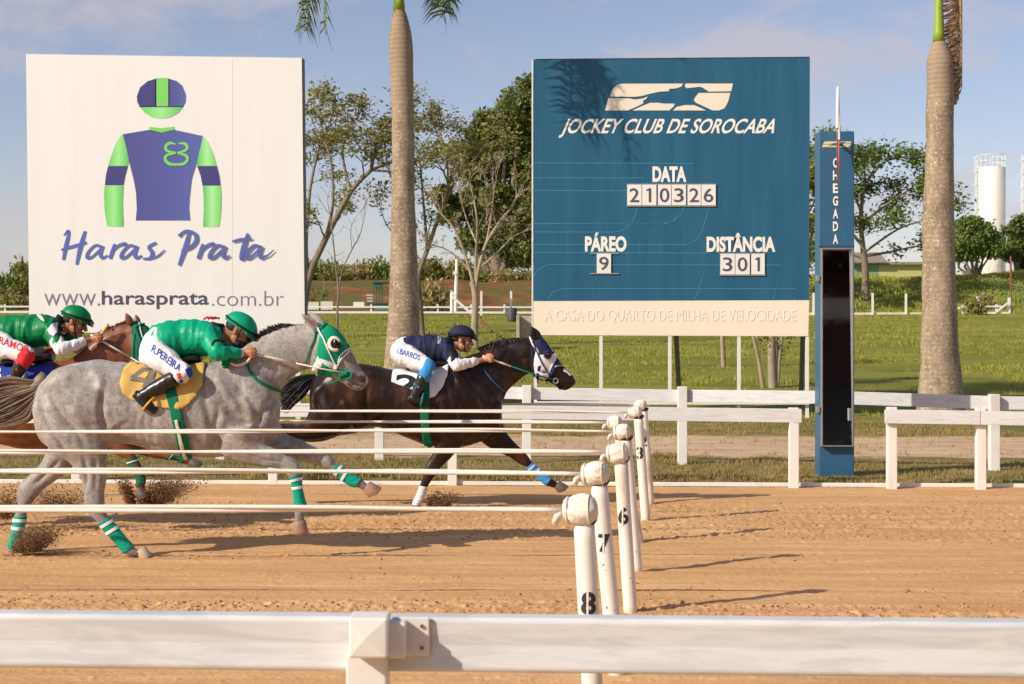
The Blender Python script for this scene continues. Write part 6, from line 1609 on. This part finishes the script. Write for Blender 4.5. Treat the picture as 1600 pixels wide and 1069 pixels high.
m_ = MB(); strands(m_, [[(-158, 588, dBy), (-180, 590, dBy), (-210, 600, dBy), (-240, 615, dBy)], [(-158, 596, dBy), (-178, 606, dBy), (-200, 625, dBy), (-225, 650, dBy)]], 160, 16, .008, 4); m_.build('tail', M_HAIRB, B_, True)
link('blinker_hood', drape([[(206, 503), (220, 503), (233, 511), (243, 528), (250, 543), (243, 560), (238, 575), (220, 578), (208, 570), (209, 540), (206, 520)]], tb, dBy, off=.007, thick=.004, step=2, both=True), F_DGREEN, B_, True)
b_ = strap(B_, 'bridle', [(211, 502), (212, 514), (220, 535), (225, 548)], 4, tb, dBy, F_GREEND, .016, both=True); strap(b_, 'throat_strap', [(212, 506), (211, 522), (209, 540), (209, 560)], 3.2, tb, dBy, F_GREEND, .013); strap(b_, 'brow_strap', [(212, 512), (222, 508), (230, 507)], 3.4, tb, dBy, F_GREEND, .018); strap(b_, 'white_edge', [(217, 507), (222, 525), (228, 545)], 1.4, tb, dBy, F_WHITE, .02)
cloth = link('saddle_cloth', drape([[(-15, 562), (-20, 575), (-20, 600), (0, 604), (40, 606), (70, 602), (84, 590), (86, 570), (82, 556), (30, 556)]], tb, dBy, off=.014, thick=.006, step=3, both=True), F_BLUE, B_, True)
wrinkle(cloth.data, .008, 9, 7); tc3 = BVHTree.FromPolygons([v.co+B_.location for v in cloth.data.vertices], [tuple(p.vertices) for p in cloth.data.polygons])
link('number', drape_text('3', (-18, 596), (20, 0), (0, -24), tc3, dBy, off=.005, step=2, bold=.03), F_WHITE, cloth)
#strap(B_, 'girth', [(50, 590), (54, 630), (58, 665), (62, 702)], 13, tb, dBy, F_BLUE, .02, .005, True, 3)
m_ = MB(); loft(m_, [(8, 560, 9, 572, .15), (30, 558, 30, 570, .16), (56, 556, 57, 568, .14), (80, 551, 82, 564, .09)], dBy, n=18); m_.build('saddle', plain('dark saddle leather', (.02, .018, .018), .35, .1), B_, True)
# ------------------------------------------------------------------ riders
M_SKIN = plain('tanned skin', (.36, .155, .085), .5, .12, 25, .15, 200, .001, spec=.4); M_SKIN2 = plain('paler skin', (.50, .25, .15), .5, .10, 25, .15, 200, .001, spec=.4)  # two skin tones, the second one paler
M_HAIRH = plain('short dark hair', (.02, .015, .012), .7, .2, 60); M_BOOT = plain('black boot leather', (.016, .015, .015), .3, .2, 20, .2, 30, .006); M_IRON = plain('stirrup', (.0, .22, .18), .4, .1)
M_LENS = plain('goggle lens', (.02, .03, .03), .08, .05)

def jp(d):
    return lambda px, py, yo=0.0: Vector((P(px, py, d).x, d+yo, P(px, py, d).z))

def hand(mb, w, fwd, down, s=1.0, mirror=1):
    """closed hand round a rein: w = wrist, fwd = direction of the knuckles; four bent fingers and a thumb on top"""
    fwd = fwd.normalized(); side = fwd.cross(down).normalized()*mirror; down = side.cross(fwd).normalized()*mirror
    if down.z > 0: down = -down
    mb.tube([w, w+fwd*.03*s, w+fwd*.055*s, w+fwd*.085*s], [.026*s, .031*s, .036*s, .030*s], 10)
    for i in range(4):
        o = -down*(.030-.021*i)*s; k = w+fwd*(.082-.004*abs(i-1))*s+o; r_ = (.0115, .012, .0115, .010)[i]*s
        L = (1, 1.08, 1.0, .85)[i]*s
        mb.tube([w+fwd*.05*s+o, k, k+fwd*.022*L-side*.012, k+fwd*.020*L-side*.034*L, k-fwd*.008*L-side*.040*L, k-fwd*.014*L-side*.026*L], [r_*1.1, r_*1.15, r_*1.05, r_, r_*.95, r_*.8], 8)
    t0 = w+fwd*.03*s-down*.026*s-side*.006
    mb.tube([t0, t0+fwd*.026*s-down*.014*s-side*.012, t0+fwd*.048*s-down*.012*s-side*.022, t0+fwd*.064*s-down*.004-side*.026], [.014*s, .0135*s, .012*s, .009*s], 8)

def head(root, body_mb, c, s, pitch, d):
    """head centre c; pitch tilts the face downward; facing +x. Returns transform for helmet etc."""
    R = Matrix.Rotation(math.radians(pitch), 3, 'Y'); T = lambda x, y, z: c+R @ (Vector((x, y, z))*s)
    e = lambda x, y, z, rx, ry, rz, rot=0: body_mb.ellipsoid(T(x, y, z), (rx*s, ry*s, rz*s), R @ Matrix.Rotation(math.radians(rot), 3, 'Y'), 16, 12)
    e(0, 0, .03, .098, .076, .088)
    e(.018, 0, -.045, .066, .056, .066); e(.052, 0, -.086, .030, .031, .022); e(.068, 0, -.010, .026, .045, .040)
    e(.082, 0, .022, .016, .048, .012)                                # brow
    for sy in (-1, 1):
        e(.066, sy*.040, -.022, .022, .018, .016); e(.030, sy*.048, -.050, .040, .014, .030)   # cheek, jaw
        e(-.005, sy*.076, -.008, .016, .008, .028, -12)                # ear
    body_mb.tube([T(.088, 0, .016), T(.104, 0, -.010), T(.116, 0, -.030), T(.100, 0, -.040)], [.008*s, .011*s, .0145*s, .010*s], 9)
    for sy in (-1, 1): e(.101, sy*.011, -.034, .010, .008, .008)
    e(.094, 0, -.058, .010, .024, .0065); e(.091, 0, -.070, .010, .022, .007); e(.084, 0, -.088, .016, .020, .014)
    for sy in (-1, 1):
        m_ = MB(); m_.ellipsoid(T(.084, sy*.032, .002), (.012*s, .014*s, .010*s), R); m_.build('eye', M_EYE, root, True)
        m_ = MB(); m_.tube([T(.090, sy*.016, .018), T(.092, sy*.032, .022), T(.082, sy*.050, .017)], .0036*s, 6); m_.build('eyebrow', M_HAIRH, root, True)
    m_ = MB(); m_.tube([T(.101, -.020, -.064), T(.1045, 0, -.0635), T(.101, .020, -.064)], .0030*s, 6); m_.build('lips', plain('lips', (.25, .08, .06), .5), root, True)
    m_ = MB(); m_.ellipsoid(T(-.040, 0, .01), (.070*s, .074*s, .050*s), R); m_.build('hair', M_HAIRH, root, True)
    return T, R

def helmet(root, T, R, s, shell, bandmat, peak=True):
    m_ = MB(); N = 26; vs = []; fs = []
    for i in range(11):
        th = math.pi*.53*i/10
        for k in range(N):
            a = 6.2832*k/N; cx_, sy_ = math.cos(a), math.sin(a)
            vs.append(T(-.004+.128*math.sin(th)*cx_, .103*math.sin(th)*sy_, .040+.100*math.cos(th)-(.016*max(0, -cx_) if i == 10 else 0)))
    for i in range(10):
        for k in range(N): fs.append((i*N+k, i*N+(k+1) % N, (i+1)*N+(k+1) % N, (i+1)*N+k))
    m_.add(vs, fs); me = baked(m_.mesh(weld=True), [('SOLIDIFY', dict(thickness=.008, offset=-1))]); wrinkle(me, .0035, 16, s*3); h = link('helmet', me, shell, root, True)
    if peak:
        m_ = MB(); vs = []; 
        for j, (r0, dz) in enumerate(((1.0, 0), (1.16, -.010), (1.26, -.020))):
            for k in range(13):
                a = math.radians(-62+124*k/12); f = math.cos(a*1.3); vs.append(T(-.004+.128*math.cos(a)*(1+(r0-1)*max(0, f)), .103*math.sin(a)*(1+(r0-1)*.4), .036+dz*max(.1, f)))
        m_.add(vs, [(j*13+k, j*13+k+1, (j+1)*13+k+1, (j+1)*13+k) for j in range(2) for k in range(12)]); link('peak', baked(m_.mesh(), [('SOLIDIFY', dict(thickness=.006, offset=0))]), shell, h, True)
    m_ = MB(); m_.tube([T(-.004+.131*math.cos(a)*.985, .106*math.sin(a), .050+.010*math.cos(a)) for a in [6.2832*k/28 for k in range(29)]], .0085*s, 7, False); m_.build('goggle_strap', bandmat, h, True)
    m_ = MB()
    for sy in (-1, 1): m_.tube([T(.02, sy*.100, .040), T(.028, sy*.082, .0), T(.036, sy*.066, -.050), T(.056, sy*.022, -.106), T(.060, 0, -.108)], .006*s, 6)
    m_.build('chin_strap', bandmat, h, True)
    return h

def goggles(h, T, R, s, x=.128, z=.045, lens=M_LENS):
    m_ = MB(); 
    for sy in (-1, 1): m_.ellipsoid(T(x-.004, sy*.034, z), (.016*s, .032*s, .021*s), R, 14, 9)
    m_.tube([T(x-.02, -.075, z), T(x-.004, -.05, z), T(x+.004, 0, z), T(x-.004, .05, z), T(x-.02, .075, z)], .011*s, 8)
    m_.build('goggles', lens, h, True)

def garment(root, name, shapes, mat, d, voxel=.009, it=5, wr=(.010, 9), seed=0, stretch=(1, 1, 1)):
    mb = MB()
    for s in shapes:
        if s[0] == 'loft': loft(mb, s[1], d, n=20, per=4, sq=s[2] if len(s) > 2 else .9)
        else: mb.tube(s[1], s[2], 16)
    me = fuse(mb, voxel, it, .5)
    if wr:
        wrinkle(me, wr[0], wr[1]*.8, seed, stretch); wrinkle(me, wr[0]*.75, wr[1]*.9, seed+3, (stretch[0]*1.4, 1, stretch[2]*.6), True); wrinkle(me, wr[0]*.16, wr[1]*3, seed+5, stretch, True)
    t_ = bvh(me)
    return link(name, me, mat, root, True), t_

def smoothpath(pts, rad, per=4):
    rows = catmull([list(p)+[r] for p, r in zip(pts, rad)], per); return [Vector(r[:3]) for r in rows], [r[3] for r in rows]

def rider(S_):
    d = S_['d']; J = jp(d); k = S_['k']        # k: pixels per 10 cm scale helper
    hip = J(*S_['hip']); root = empty('person', (hip.x, d, J(*S_['foot']).z), S_['label'], 'person')
    # skin body: torso and limbs inside the clothes, neck, head, hands
    mb = MB()
    loft(mb, [(a, b_, c, e, w*.80) for a, b_, c, e, w in [(s[0]+(s[2]-s[0])*.12, s[1]+(s[3]-s[1])*.12, s[2]-(s[2]-s[0])*.12, s[3]-(s[3]-s[1])*.12, s[4]) for s in S_['torso']]], d, n=16)
    neck0 = J(*S_['neck'][0]); hc = J(*S_['head']); nm = J(*S_['neck'][1])
    mb.tube([neck0, nm, hc-Vector((.01, 0, .03))], [.062, .056, .055], 14)
    arms = []
    for side, A_ in ((-1, S_['arm_near']), (1, S_['arm_far'])):
        sh, el, wr = [J(p[0], p[1], p[2]) for p in A_]; arms.append((sh, el, wr))
        mb.tube([sh, sh.lerp(el, .5), el, el.lerp(wr, .4), wr], [.045, .042, .036, .034, .024], 12)
        fd = Vector(S_['hand_dir']); hand(mb, wr, fd, Vector((-.3, 0, -1)), 1.0, 1 if side < 0 else -1)
    legs = []
    for side, L_ in ((-1, S_['leg_near']), (1, S_['leg_far'])):
        h0, kn, an = [J(p[0], p[1], p[2]) for p in L_]; legs.append((h0, kn, an))
        mb.tube([h0, h0.lerp(kn, .5), kn, kn.lerp(an, .4), an], [.075, .065, .05, .045, .035], 12)
        toe = an+Vector(S_['foot_dir'])*.16; mb.tube([an-Vector(S_['foot_dir'])*.03, an, toe], [.03, .036, .026], 10)
    T, R = head(root, mb, hc, S_.get('hs', 1.0), S_['pitch'], d)
    me = fuse(mb, .0058, 2, .4); body = link('body', me, S_['skin'], root, True)
    h = helmet(root, T, R, S_.get('hs', 1.0), S_['helmet'], F_BLACK)
    goggles(h, T, R, 1, *S_.get('gog', (.128, .045)), S_.get('lens', M_LENS))
    m_ = MB(); nd = (nm-neck0); m_.tube([neck0-nd*.4, neck0+nd*.2, neck0+nd*.9], [.095, .080, .070], 20); m_.build('collar', S_.get('collar', F_BLACK), root, True)
    # shirt
    shp = [('loft', S_['torso'])]
    for (sh, el, wr), A_ in zip(arms, (S_['arm_near'], S_['arm_far'])):
        if S_['sleeve'] == 'long': p, r_ = smoothpath([sh+Vector((-.03, 0, .0)), sh, sh.lerp(el, .55), el, el.lerp(wr, .45), el.lerp(wr, .86)], [.062, .075, .068, .062, .056, .040])
        else: p, r_ = smoothpath([sh+Vector((-.03, 0, 0)), sh, sh.lerp(el, .45), sh.lerp(el, .8)], [.06, .074, .068, .060])
        shp.append(('tube', p, r_))
    shirt, tsh = garment(root, 'shirt', shp, S_['shirt'], d, wr=(.013, 8), seed=S_['seed'], stretch=(1.5, 1, .8))
    tarm = tsh
    if S_['sleeve'] != 'long':
        for i, (sh, el, wr) in enumerate(arms):
            p, r_ = smoothpath([sh.lerp(el, .45), sh.lerp(el, .85), el, el.lerp(wr, .4), el.lerp(wr, .80)], [.064, .062, .058, .052, .038])
            o, t_ = garment(root, 'sleeve', [('tube', p, r_)], F_WHITE, d, wr=(.008, 14), seed=S_['seed']+i, stretch=(2, 1, .5))
            if i == 0: tarm = t_
    else:
        for sh, el, wr in arms:
            m_ = MB(); m_.tube([el.lerp(wr, .80), el.lerp(wr, .88), el.lerp(wr, .98)], [.040, .037, .031], 16); m_.build('cuff', F_WHITE, root, True)
    # breeches
    shp = [('loft', S_['seat'])]
    for h0, kn, an in legs:
        p, r_ = smoothpath([h0+Vector((-.05, 0, .0)), h0.lerp(kn, .12), h0.lerp(kn, .45), h0.lerp(kn, .8), kn, kn.lerp(an, .16)], [.10, .118, .106, .084, .070, .062])
        shp.append(('tube', p, r_))
    br, tbr = garment(root, 'breeches', shp, F_WHITE, d, wr=(.010, 8), seed=S_['seed']+9, stretch=(1, 1, 1.4))
    for i, (h0, kn, an) in enumerate(legs):
        t0 = S_.get('boot0', .3)-.14
        if S_.get('gaiter'):
            p, r_ = smoothpath([kn+(h0-kn)*.10, kn, kn.lerp(an, .3), kn.lerp(an, .66)], [.074, .074, .064, .056]); garment(root, 'knee_gaiter', [('tube', p, r_)], S_['gaiter'], d, voxel=.008, wr=(.006, 16), seed=4)
        fdv = Vector(S_['foot_dir'])
        p, r_ = smoothpath([kn.lerp(an, t0), kn.lerp(an, .6), kn.lerp(an, .9), an+fdv*.01], [.064, .060, .048, .046])
        p2, r2 = smoothpath([an-fdv*.055+Vector((0, 0, -.005)), an+fdv*.02, an+fdv*.10, an+fdv*.165], [.034, .043, .040, .026])
        bt, _ = garment(root, 'boot', [('tube', p, r_), ('tube', p2, r2)], M_BOOT, d, voxel=.007, it=3, wr=(.0025, 14), seed=2)
        m_ = MB(); q = an+fdv*.085+Vector((0, 0, 0)); upv = Vector((-fdv.z, 0, fdv.x)); upv = upv if upv.z > 0 else -upv
        ringp = [q+Vector((0, 1, 0))*math.cos(a)*.058+upv*(math.sin(a)*.07+.015) for a in [6.2832*z/20 for z in range(21)]]; m_.tube(ringp, .0085, 7, False)
        iron = m_.build('stirrup', S_['iron'], root, True)
    return root, dict(shirt=(shirt, tsh), breeches=(br, tbr), arms=arms, legs=legs, tarm=tarm, J=J, T=T, body=body)

# ---- rider of the grey horse
dR = 12.4
r1, q1 = rider(dict(d=dR, k=20, seed=1, label='crouching jockey in plain bright green silks and green helmet riding the grey horse', skin=M_SKIN, helmet=F_JGREEN, shirt=F_JGREEN, sleeve='long', iron=plain('orange stirrup', (.75, .33, .03), .4),
    hip=(240, 545), foot=(235, 640), head=(372, 518), hs=1.08, pitch=38, neck=((338, 521), (352, 520)), gog=(.130, .035),
    torso=[(228, 528, 226, 545, .10), (236, 510, 240, 556, .155), (255, 502.5, 262, 560, .175), (285, 498.5, 292, 558, .165), (312, 499, 318, 557, .175), (332, 503, 336, 553, .185), (346, 512, 346, 545, .13), (353, 521, 351, 536, .06)],
    seat=[(222, 540, 221, 552, .10), (226, 527, 224, 566, .165), (236, 514, 238, 572, .18), (250, 506, 256, 566, .175), (265, 510, 268, 556, .15)],
    arm_near=[(333, 530, -.17), (352, 552, -.26), (384, 552, -.14)], arm_far=[(333, 530, .17), (354, 552, .26), (384, 553, .12)], hand_dir=(.95, .0, .05),
    leg_near=[(241, 549, -.13), (300, 582, -.30), (232, 619, -.29)], leg_far=[(241, 549, .13), (300, 582, .30), (232, 619, .29)], foot_dir=Vector((.62, 0, -.55)).normalized(), boot0=.34))
sh, tsh = q1['shirt']; br_, tbr = q1['breeches']
link('name_print', drape_text('R.PEREIRA', (236, 549), (44, 33.5), (4, -11), tbr, dR, off=.003, bold=.012), F_RBLUE, br_)
patch(br_, 'knee_band', [(270, 588), (283, 583), (296, 585), (295, 596), (286, 602), (277, 603)], tbr, dR, F_CREAM, .004); patch(br_, 'blue_patch', [(289, 578), (295, 574), (301, 577), (300, 585), (296, 592), (292, 586)], tbr, dR, F_RBLUE, .005)
star = [(283+ (4.6 if i % 2 == 0 else 1.9)*math.sin(i*math.pi/5), 595-(4.6 if i % 2 == 0 else 1.9)*math.cos(i*math.pi/5)) for i in range(10)]
patch(br_, 'star', star, tbr, dR, F_RBLUE, .008, 1.2); patch(br_, 'red_patch', [(276, 584), (282, 583), (284, 589), (279, 592)], tbr, dR, F_RED, .007)
strap(sh, 'arm_band', [(331, 540), (335, 533), (344, 532), (349, 535)], 2.6, tsh, dR, F_BLACK, .004)
m_ = MB(); q = q1['T']; m_.ellipsoid(q(.062, 0, -.062), (.058, .075, .042)); 
m_.build('neck_gaiter', F_BLACK, r1, True)
m_ = MB(); c = P(326, 498, dR); 
for k_ in range(3): m_.tube([P(318+k_*7, 499, dR+.05), P(324+k_*6, 495.5, dR+.05), P(333+k_*5, 498, dR+.04)], .008, 6)
m_.build('red_collar', F_RED, sh, True)
# ---- rider of the black horse
dR2 = 15.9
r2, q2 = rider(dict(d=dR2, k=16, seed=21, label='jockey in navy vest, white sleeves and blue knee gaiters riding the near black horse', skin=M_SKIN2, helmet=F_NAVY, shirt=F_NAVY, sleeve='short', iron=M_IRON, gaiter=F_LBLUE,
    hip=(628, 550), foot=(650, 640), head=(721, 531), hs=1.06, pitch=10, neck=((700, 536), (708, 538)), gog=(.134, .040),
    torso=[(617, 545, 617, 555, .09), (623, 532, 628, 560, .14), (636, 525.5, 645, 566, .165), (660, 522.5, 664, 567, .16), (683, 523, 684, 568, .17), (699, 527, 697, 563, .17), (708, 533, 705, 553, .11), (712, 539, 710, 547, .06)],
    seat=[(611, 549, 612, 557, .09), (614, 538, 615, 564, .155), (622, 530, 627, 569, .175), (634, 526, 641, 563, .165), (643, 531, 648, 556, .14)],
    arm_near=[(699, 549, -.17), (716, 571, -.26), (755, 562, -.12)], arm_far=[(699, 549, .17), (718, 570, .26), (756, 563, .12)], hand_dir=(.95, .0, .18),
    leg_near=[(630, 553, -.13), (672, 573, -.31), (649, 622, -.31)], leg_far=[(630, 553, .13), (672, 573, .31), (649, 622, .31)], foot_dir=Vector((.95, 0, -.22)).normalized(), boot0=.44))
sh, tsh = q2['shirt']; br_, tbr = q2['breeches']
link('name_print', drape_text('I.BARROS', (620, 552), (35, 12), (2, -9), tbr, dR2, off=.003, bold=.012, step=1.5), F_RBLUE, br_)
patch(r2, 'number_band', [(700, 545), (706, 543), (712, 552), (714, 562), (708, 568), (702, 562)], tsh, dR2, F_BLACK, .006)
link('back_print', drape_text('PHILCO', (688, 537), (1.5, -11), (-5, -.5), tsh, dR2, off=.003, step=1.2), F_WHITE, sh)
# ---- rider of the chestnut horse
dR3 = 14.1
r3, q3 = rider(dict(d=dR3, k=18, seed=31, label='jockey in deep green silks with number 3 armband and red gaiters on the chestnut horse', skin=M_SKIN, helmet=F_JGREEN2, shirt=F_JGREEN2, sleeve='short', iron=M_STEEL, gaiter=F_RED,
    hip=(-22, 520), foot=(40, 600), head=(117, 503), hs=1.06, pitch=22, neck=((92, 508), (102, 510)), gog=(.134, .038),
    torso=[(-38, 515, -36, 530, .09), (-28, 503, -22, 540, .14), (-8, 498, 0, 543, .165), (20, 493.5, 30, 544, .165), (50, 490.5, 58, 543, .17), (76, 492, 80, 538, .18), (92, 497, 92, 530, .14), (101, 506, 99, 520, .06)],
    seat=[(-42, 520, -41, 532, .09), (-38, 510, -36, 545, .155), (-26, 502, -20, 552, .175), (-8, 499, 0, 548, .165), (5, 505, 8, 540, .14)],
    arm_near=[(86, 518, -.17), (110, 546, -.27), (148, 530, -.13)], arm_far=[(86, 518, .17), (112, 545, .26), (150, 531, .10)], hand_dir=(.97, .0, .08),
    leg_near=[(-20, 528, -.13), (59, 555, -.31), (38, 590, -.31)], leg_far=[(-20, 528, .13), (59, 555, .31), (38, 590, .31)], foot_dir=Vector((.88, 0, -.42)).normalized(), boot0=.5))
sh, tsh = q3['shirt']; br_, tbr = q3['breeches']
link('name_print', drape_text('M.RAMOS', (-16, 532), (57, 20), (2.5, -11), tbr, dR3, off=.003, bold=.015), F_RED, br_)
pn = patch(r3, 'number_band', [(90, 508), (97, 505), (106, 508), (107, 521), (101, 526), (91, 524)], tsh, dR3, F_BLACK, .008)
link('number', drape_text('3', (94, 521), (9, 0), (0, -13.5), tsh, dR3, off=.013, step=1.2, bold=.03), F_NUM3, pn)
patch(sh, 'white_panel', [(74, 516), (82, 506), (90, 505), (89, 520), (84, 526), (78, 522)], tsh, dR3, F_WHITE, .005)
patch(sh, 'emblem', [(58, 493), (64, 492), (68, 498), (70, 503), (64, 500)], tsh, dR3, F_WHITE, .004, 1.2)

# ---- reins and whips
def rein(hp, bit, parent, grip, rest, d, yo, t=.45, r_=.010):
    a = hp; b = P(bit[0], bit[1], d+yo); mid = a.lerp(b, t)+Vector((0, 0, -.006)); m_ = MB(); m_.tube([a-(b-a).normalized()*.08, a, a.lerp(b, t*.5)+Vector((0, 0, -.004)), mid], r_, 9); o = m_.build('rein', grip, parent, True)
    m_ = MB(); m_.tube([mid, mid.lerp(b, .5)+Vector((0, 0, -.006)), b], r_*.62, 8); m_.build('rein_end', rest, o, True)
for k_, yo in ((0, -.09), (1, .09)):
    rein(q1['arms'][k_][2]+Vector((.07, 0, .0)), (543, 583), G_, F_CREAM, F_CREAM, dG, yo, .45, .010)
    rein(q2['arms'][k_][2]+Vector((.07, 0, .01)), (866, 594), K_, F_CREAM, F_GREEND, dK2, yo, .33, .011)
    rein(q3['arms'][k_][2]+Vector((.07, 0, .0)), (262, 590), B_, F_CREAM, F_CREAM, dBy, yo, .45, .009)
for hh, lab, d0, (dx, dz), mt in ((q2['arms'][0][2], 'short black whip handle held upright by the navy rider', dR2, (.03, .14), F_BLACK), (q3['arms'][0][2], 'yellow handled whip in the hand of the rider with the number 3 armband', dR3, (.07, .10), plain('yellow grip', (.70, .42, .05), .5))):
    m_ = MB(); c = hh+Vector((.08, -.02, .02)); m_.tube([c-Vector((dx, 0, dz))*.4, c, c+Vector((dx, 0, dz)), c+Vector((dx, 0, dz))*1.12], [.009, .011, .014, .011], 9)
    m_.tube([c-Vector((dx, 0, dz))*.4, c+Vector((-.25, .03, -.08)), c+Vector((-.5, .05, -.10))], [.006, .004, .002], 6); tag(m_.build('riding_whip', mt, None, True), lab, 'whip')
m_ = MB()     # knotted rein end and loop over the grey's neck
q = [P(391, 560, dG-.16), P(384, 567, dG-.18), P(370, 571, dG-.18), P(358, 566, dG-.19), P(352, 560, dG-.2)]; m_.tube(catmull([list(p) for p in q], 4) and [Vector(v) for v in catmull([list(p) for p in q], 4)], .010, 7); m_.build('rein_loop', F_CREAM, G_, True)
m_ = MB(); rg = random.Random(8)
for k_ in range(7): a = P(354+rg.uniform(-5, 6), 565+rg.uniform(-5, 8), dG-.21); m_.ellipsoid(a, (.022, .014, .018), n=8, m=6)
m_.tube([P(350, 560, dG-.21), P(352, 568, dG-.21), P(357, 576, dG-.21)], .010, 6); m_.build('knot', F_GREEND, G_, True)

# ---- sand thrown up by the hooves
M_SPRAY = plain('damp thrown sand', (.22, .115, .055), .95, .25, 30, spec=.1)
def spray(label, ctr, d, n, wx, wz, lean, seed, smin=.0014, smax=.009):
    """a fan of grains and clods: thick and dark near the hoof, thinning towards a ragged upper edge"""
    r = np.random.RandomState(seed); c = P(ctr[0], ctr[1], d)
    nk = 26; ka = r.uniform(-1, 1, nk); kl = r.uniform(.45, 1.0, nk)              # jets
    k = r.randint(0, nk, n); t = r.beta(1.1, 1.9, n)*kl[k]
    x = (ka[k]*t*.75+r.normal(0, .15, n))*wx+(lean*t)*wz; z = t*wz*r.uniform(.7, 1.15, n)+r.normal(0, .05, n)*wz; y = r.normal(0, .07, n)*(.5+t)
    s_ = smin+(smax-smin)*r.rand(n)**6; ok = z > -.0
    o = link('flying_sand', blobs('s', np.stack([c.x+x, d+y, c.z+z], 1)[ok], s_[ok], M_SPRAY, seed, 1), M_SPRAY); tag(o, label, 'sand', kind='stuff')
spray('sand kicked up beside the raised hoof of the chestnut horse', (235, 789), dBy, 15000, .42, .36, 1.0, 1); spray('sand falling round the raised hoof of the chestnut horse', (207, 789), dBy, 5000, .12, .36, -.35, 2)
spray('sand sprayed up behind the grey horse far hind hoof', (40, 862), dG, 16000, .30, .26, .9, 3); spray('sand burst beside the planted hoof of the black horse', (683, 793), dK2, 11000, .26, .19, .5, 4)
spray('thin sand dust behind the grey horse hind legs', (90, 800), dBy, 7000, .75, .32, .3, 5); spray('thin sand dust at the left photo edge', (8, 812), dBy, 5000, .3, .42, 0, 6)
# ---- soft dust hanging at the hooves
def dust(ctr, d, rx, rz, dens, label):
    c = P(ctr[0], ctr[1], d); m_ = MB(); m_.ellipsoid(c, (rx, .28, rz), n=20, m=12); m = bpy.data.materials.new('dust'); m.use_nodes = True; nt = m.node_tree; nt.nodes.clear(); L = nt.links.new
    out = nt.nodes.new('ShaderNodeOutputMaterial'); v = nt.nodes.new('ShaderNodeVolumePrincipled'); v.inputs['Color'].default_value = (.60, .40, .25, 1)
    tc = nt.nodes.new('ShaderNodeTexCoord'); mp = nt.nodes.new('ShaderNodeMapping'); L(tc.outputs['Generated'], mp.inputs[0]); mp.inputs['Location'].default_value = (-1, -1, -1); mp.inputs['Scale'].default_value = (2, 2, 2)
    ln = nt.nodes.new('ShaderNodeVectorMath'); ln.operation = 'LENGTH'; L(mp.outputs[0], ln.inputs[0])
    fall = rng(nt, ln.outputs['Value'], 1.0, .1, 0, 1); n_ = nz(nt, geo_pos(nt), 6, 4, .6)
    L(math_(nt, 'MULTIPLY', math_(nt, 'MULTIPLY', fall, rng(nt, n_, .38, .68)), dens), v.inputs['Density']); L(v.outputs[0], out.inputs['Volume'])
    tag(m_.build('dust_cloud', m, None, True), label, 'dust', kind='stuff')
dust((262, 765), dBy, .34, .17, 5.5, 'soft dust round the sand thrown up by the chestnut horse'); dust((62, 838), dG, .28, .17, 4, 'soft dust behind the far hind hoof of the grey horse')
dust((70, 780), dBy, .75, .24, 2.6, 'thin dust drifting behind the grey horse hind legs'); dust((692, 778), dK2, .17, .11, 4, 'puff of dust in front of the black horse planted hoof')
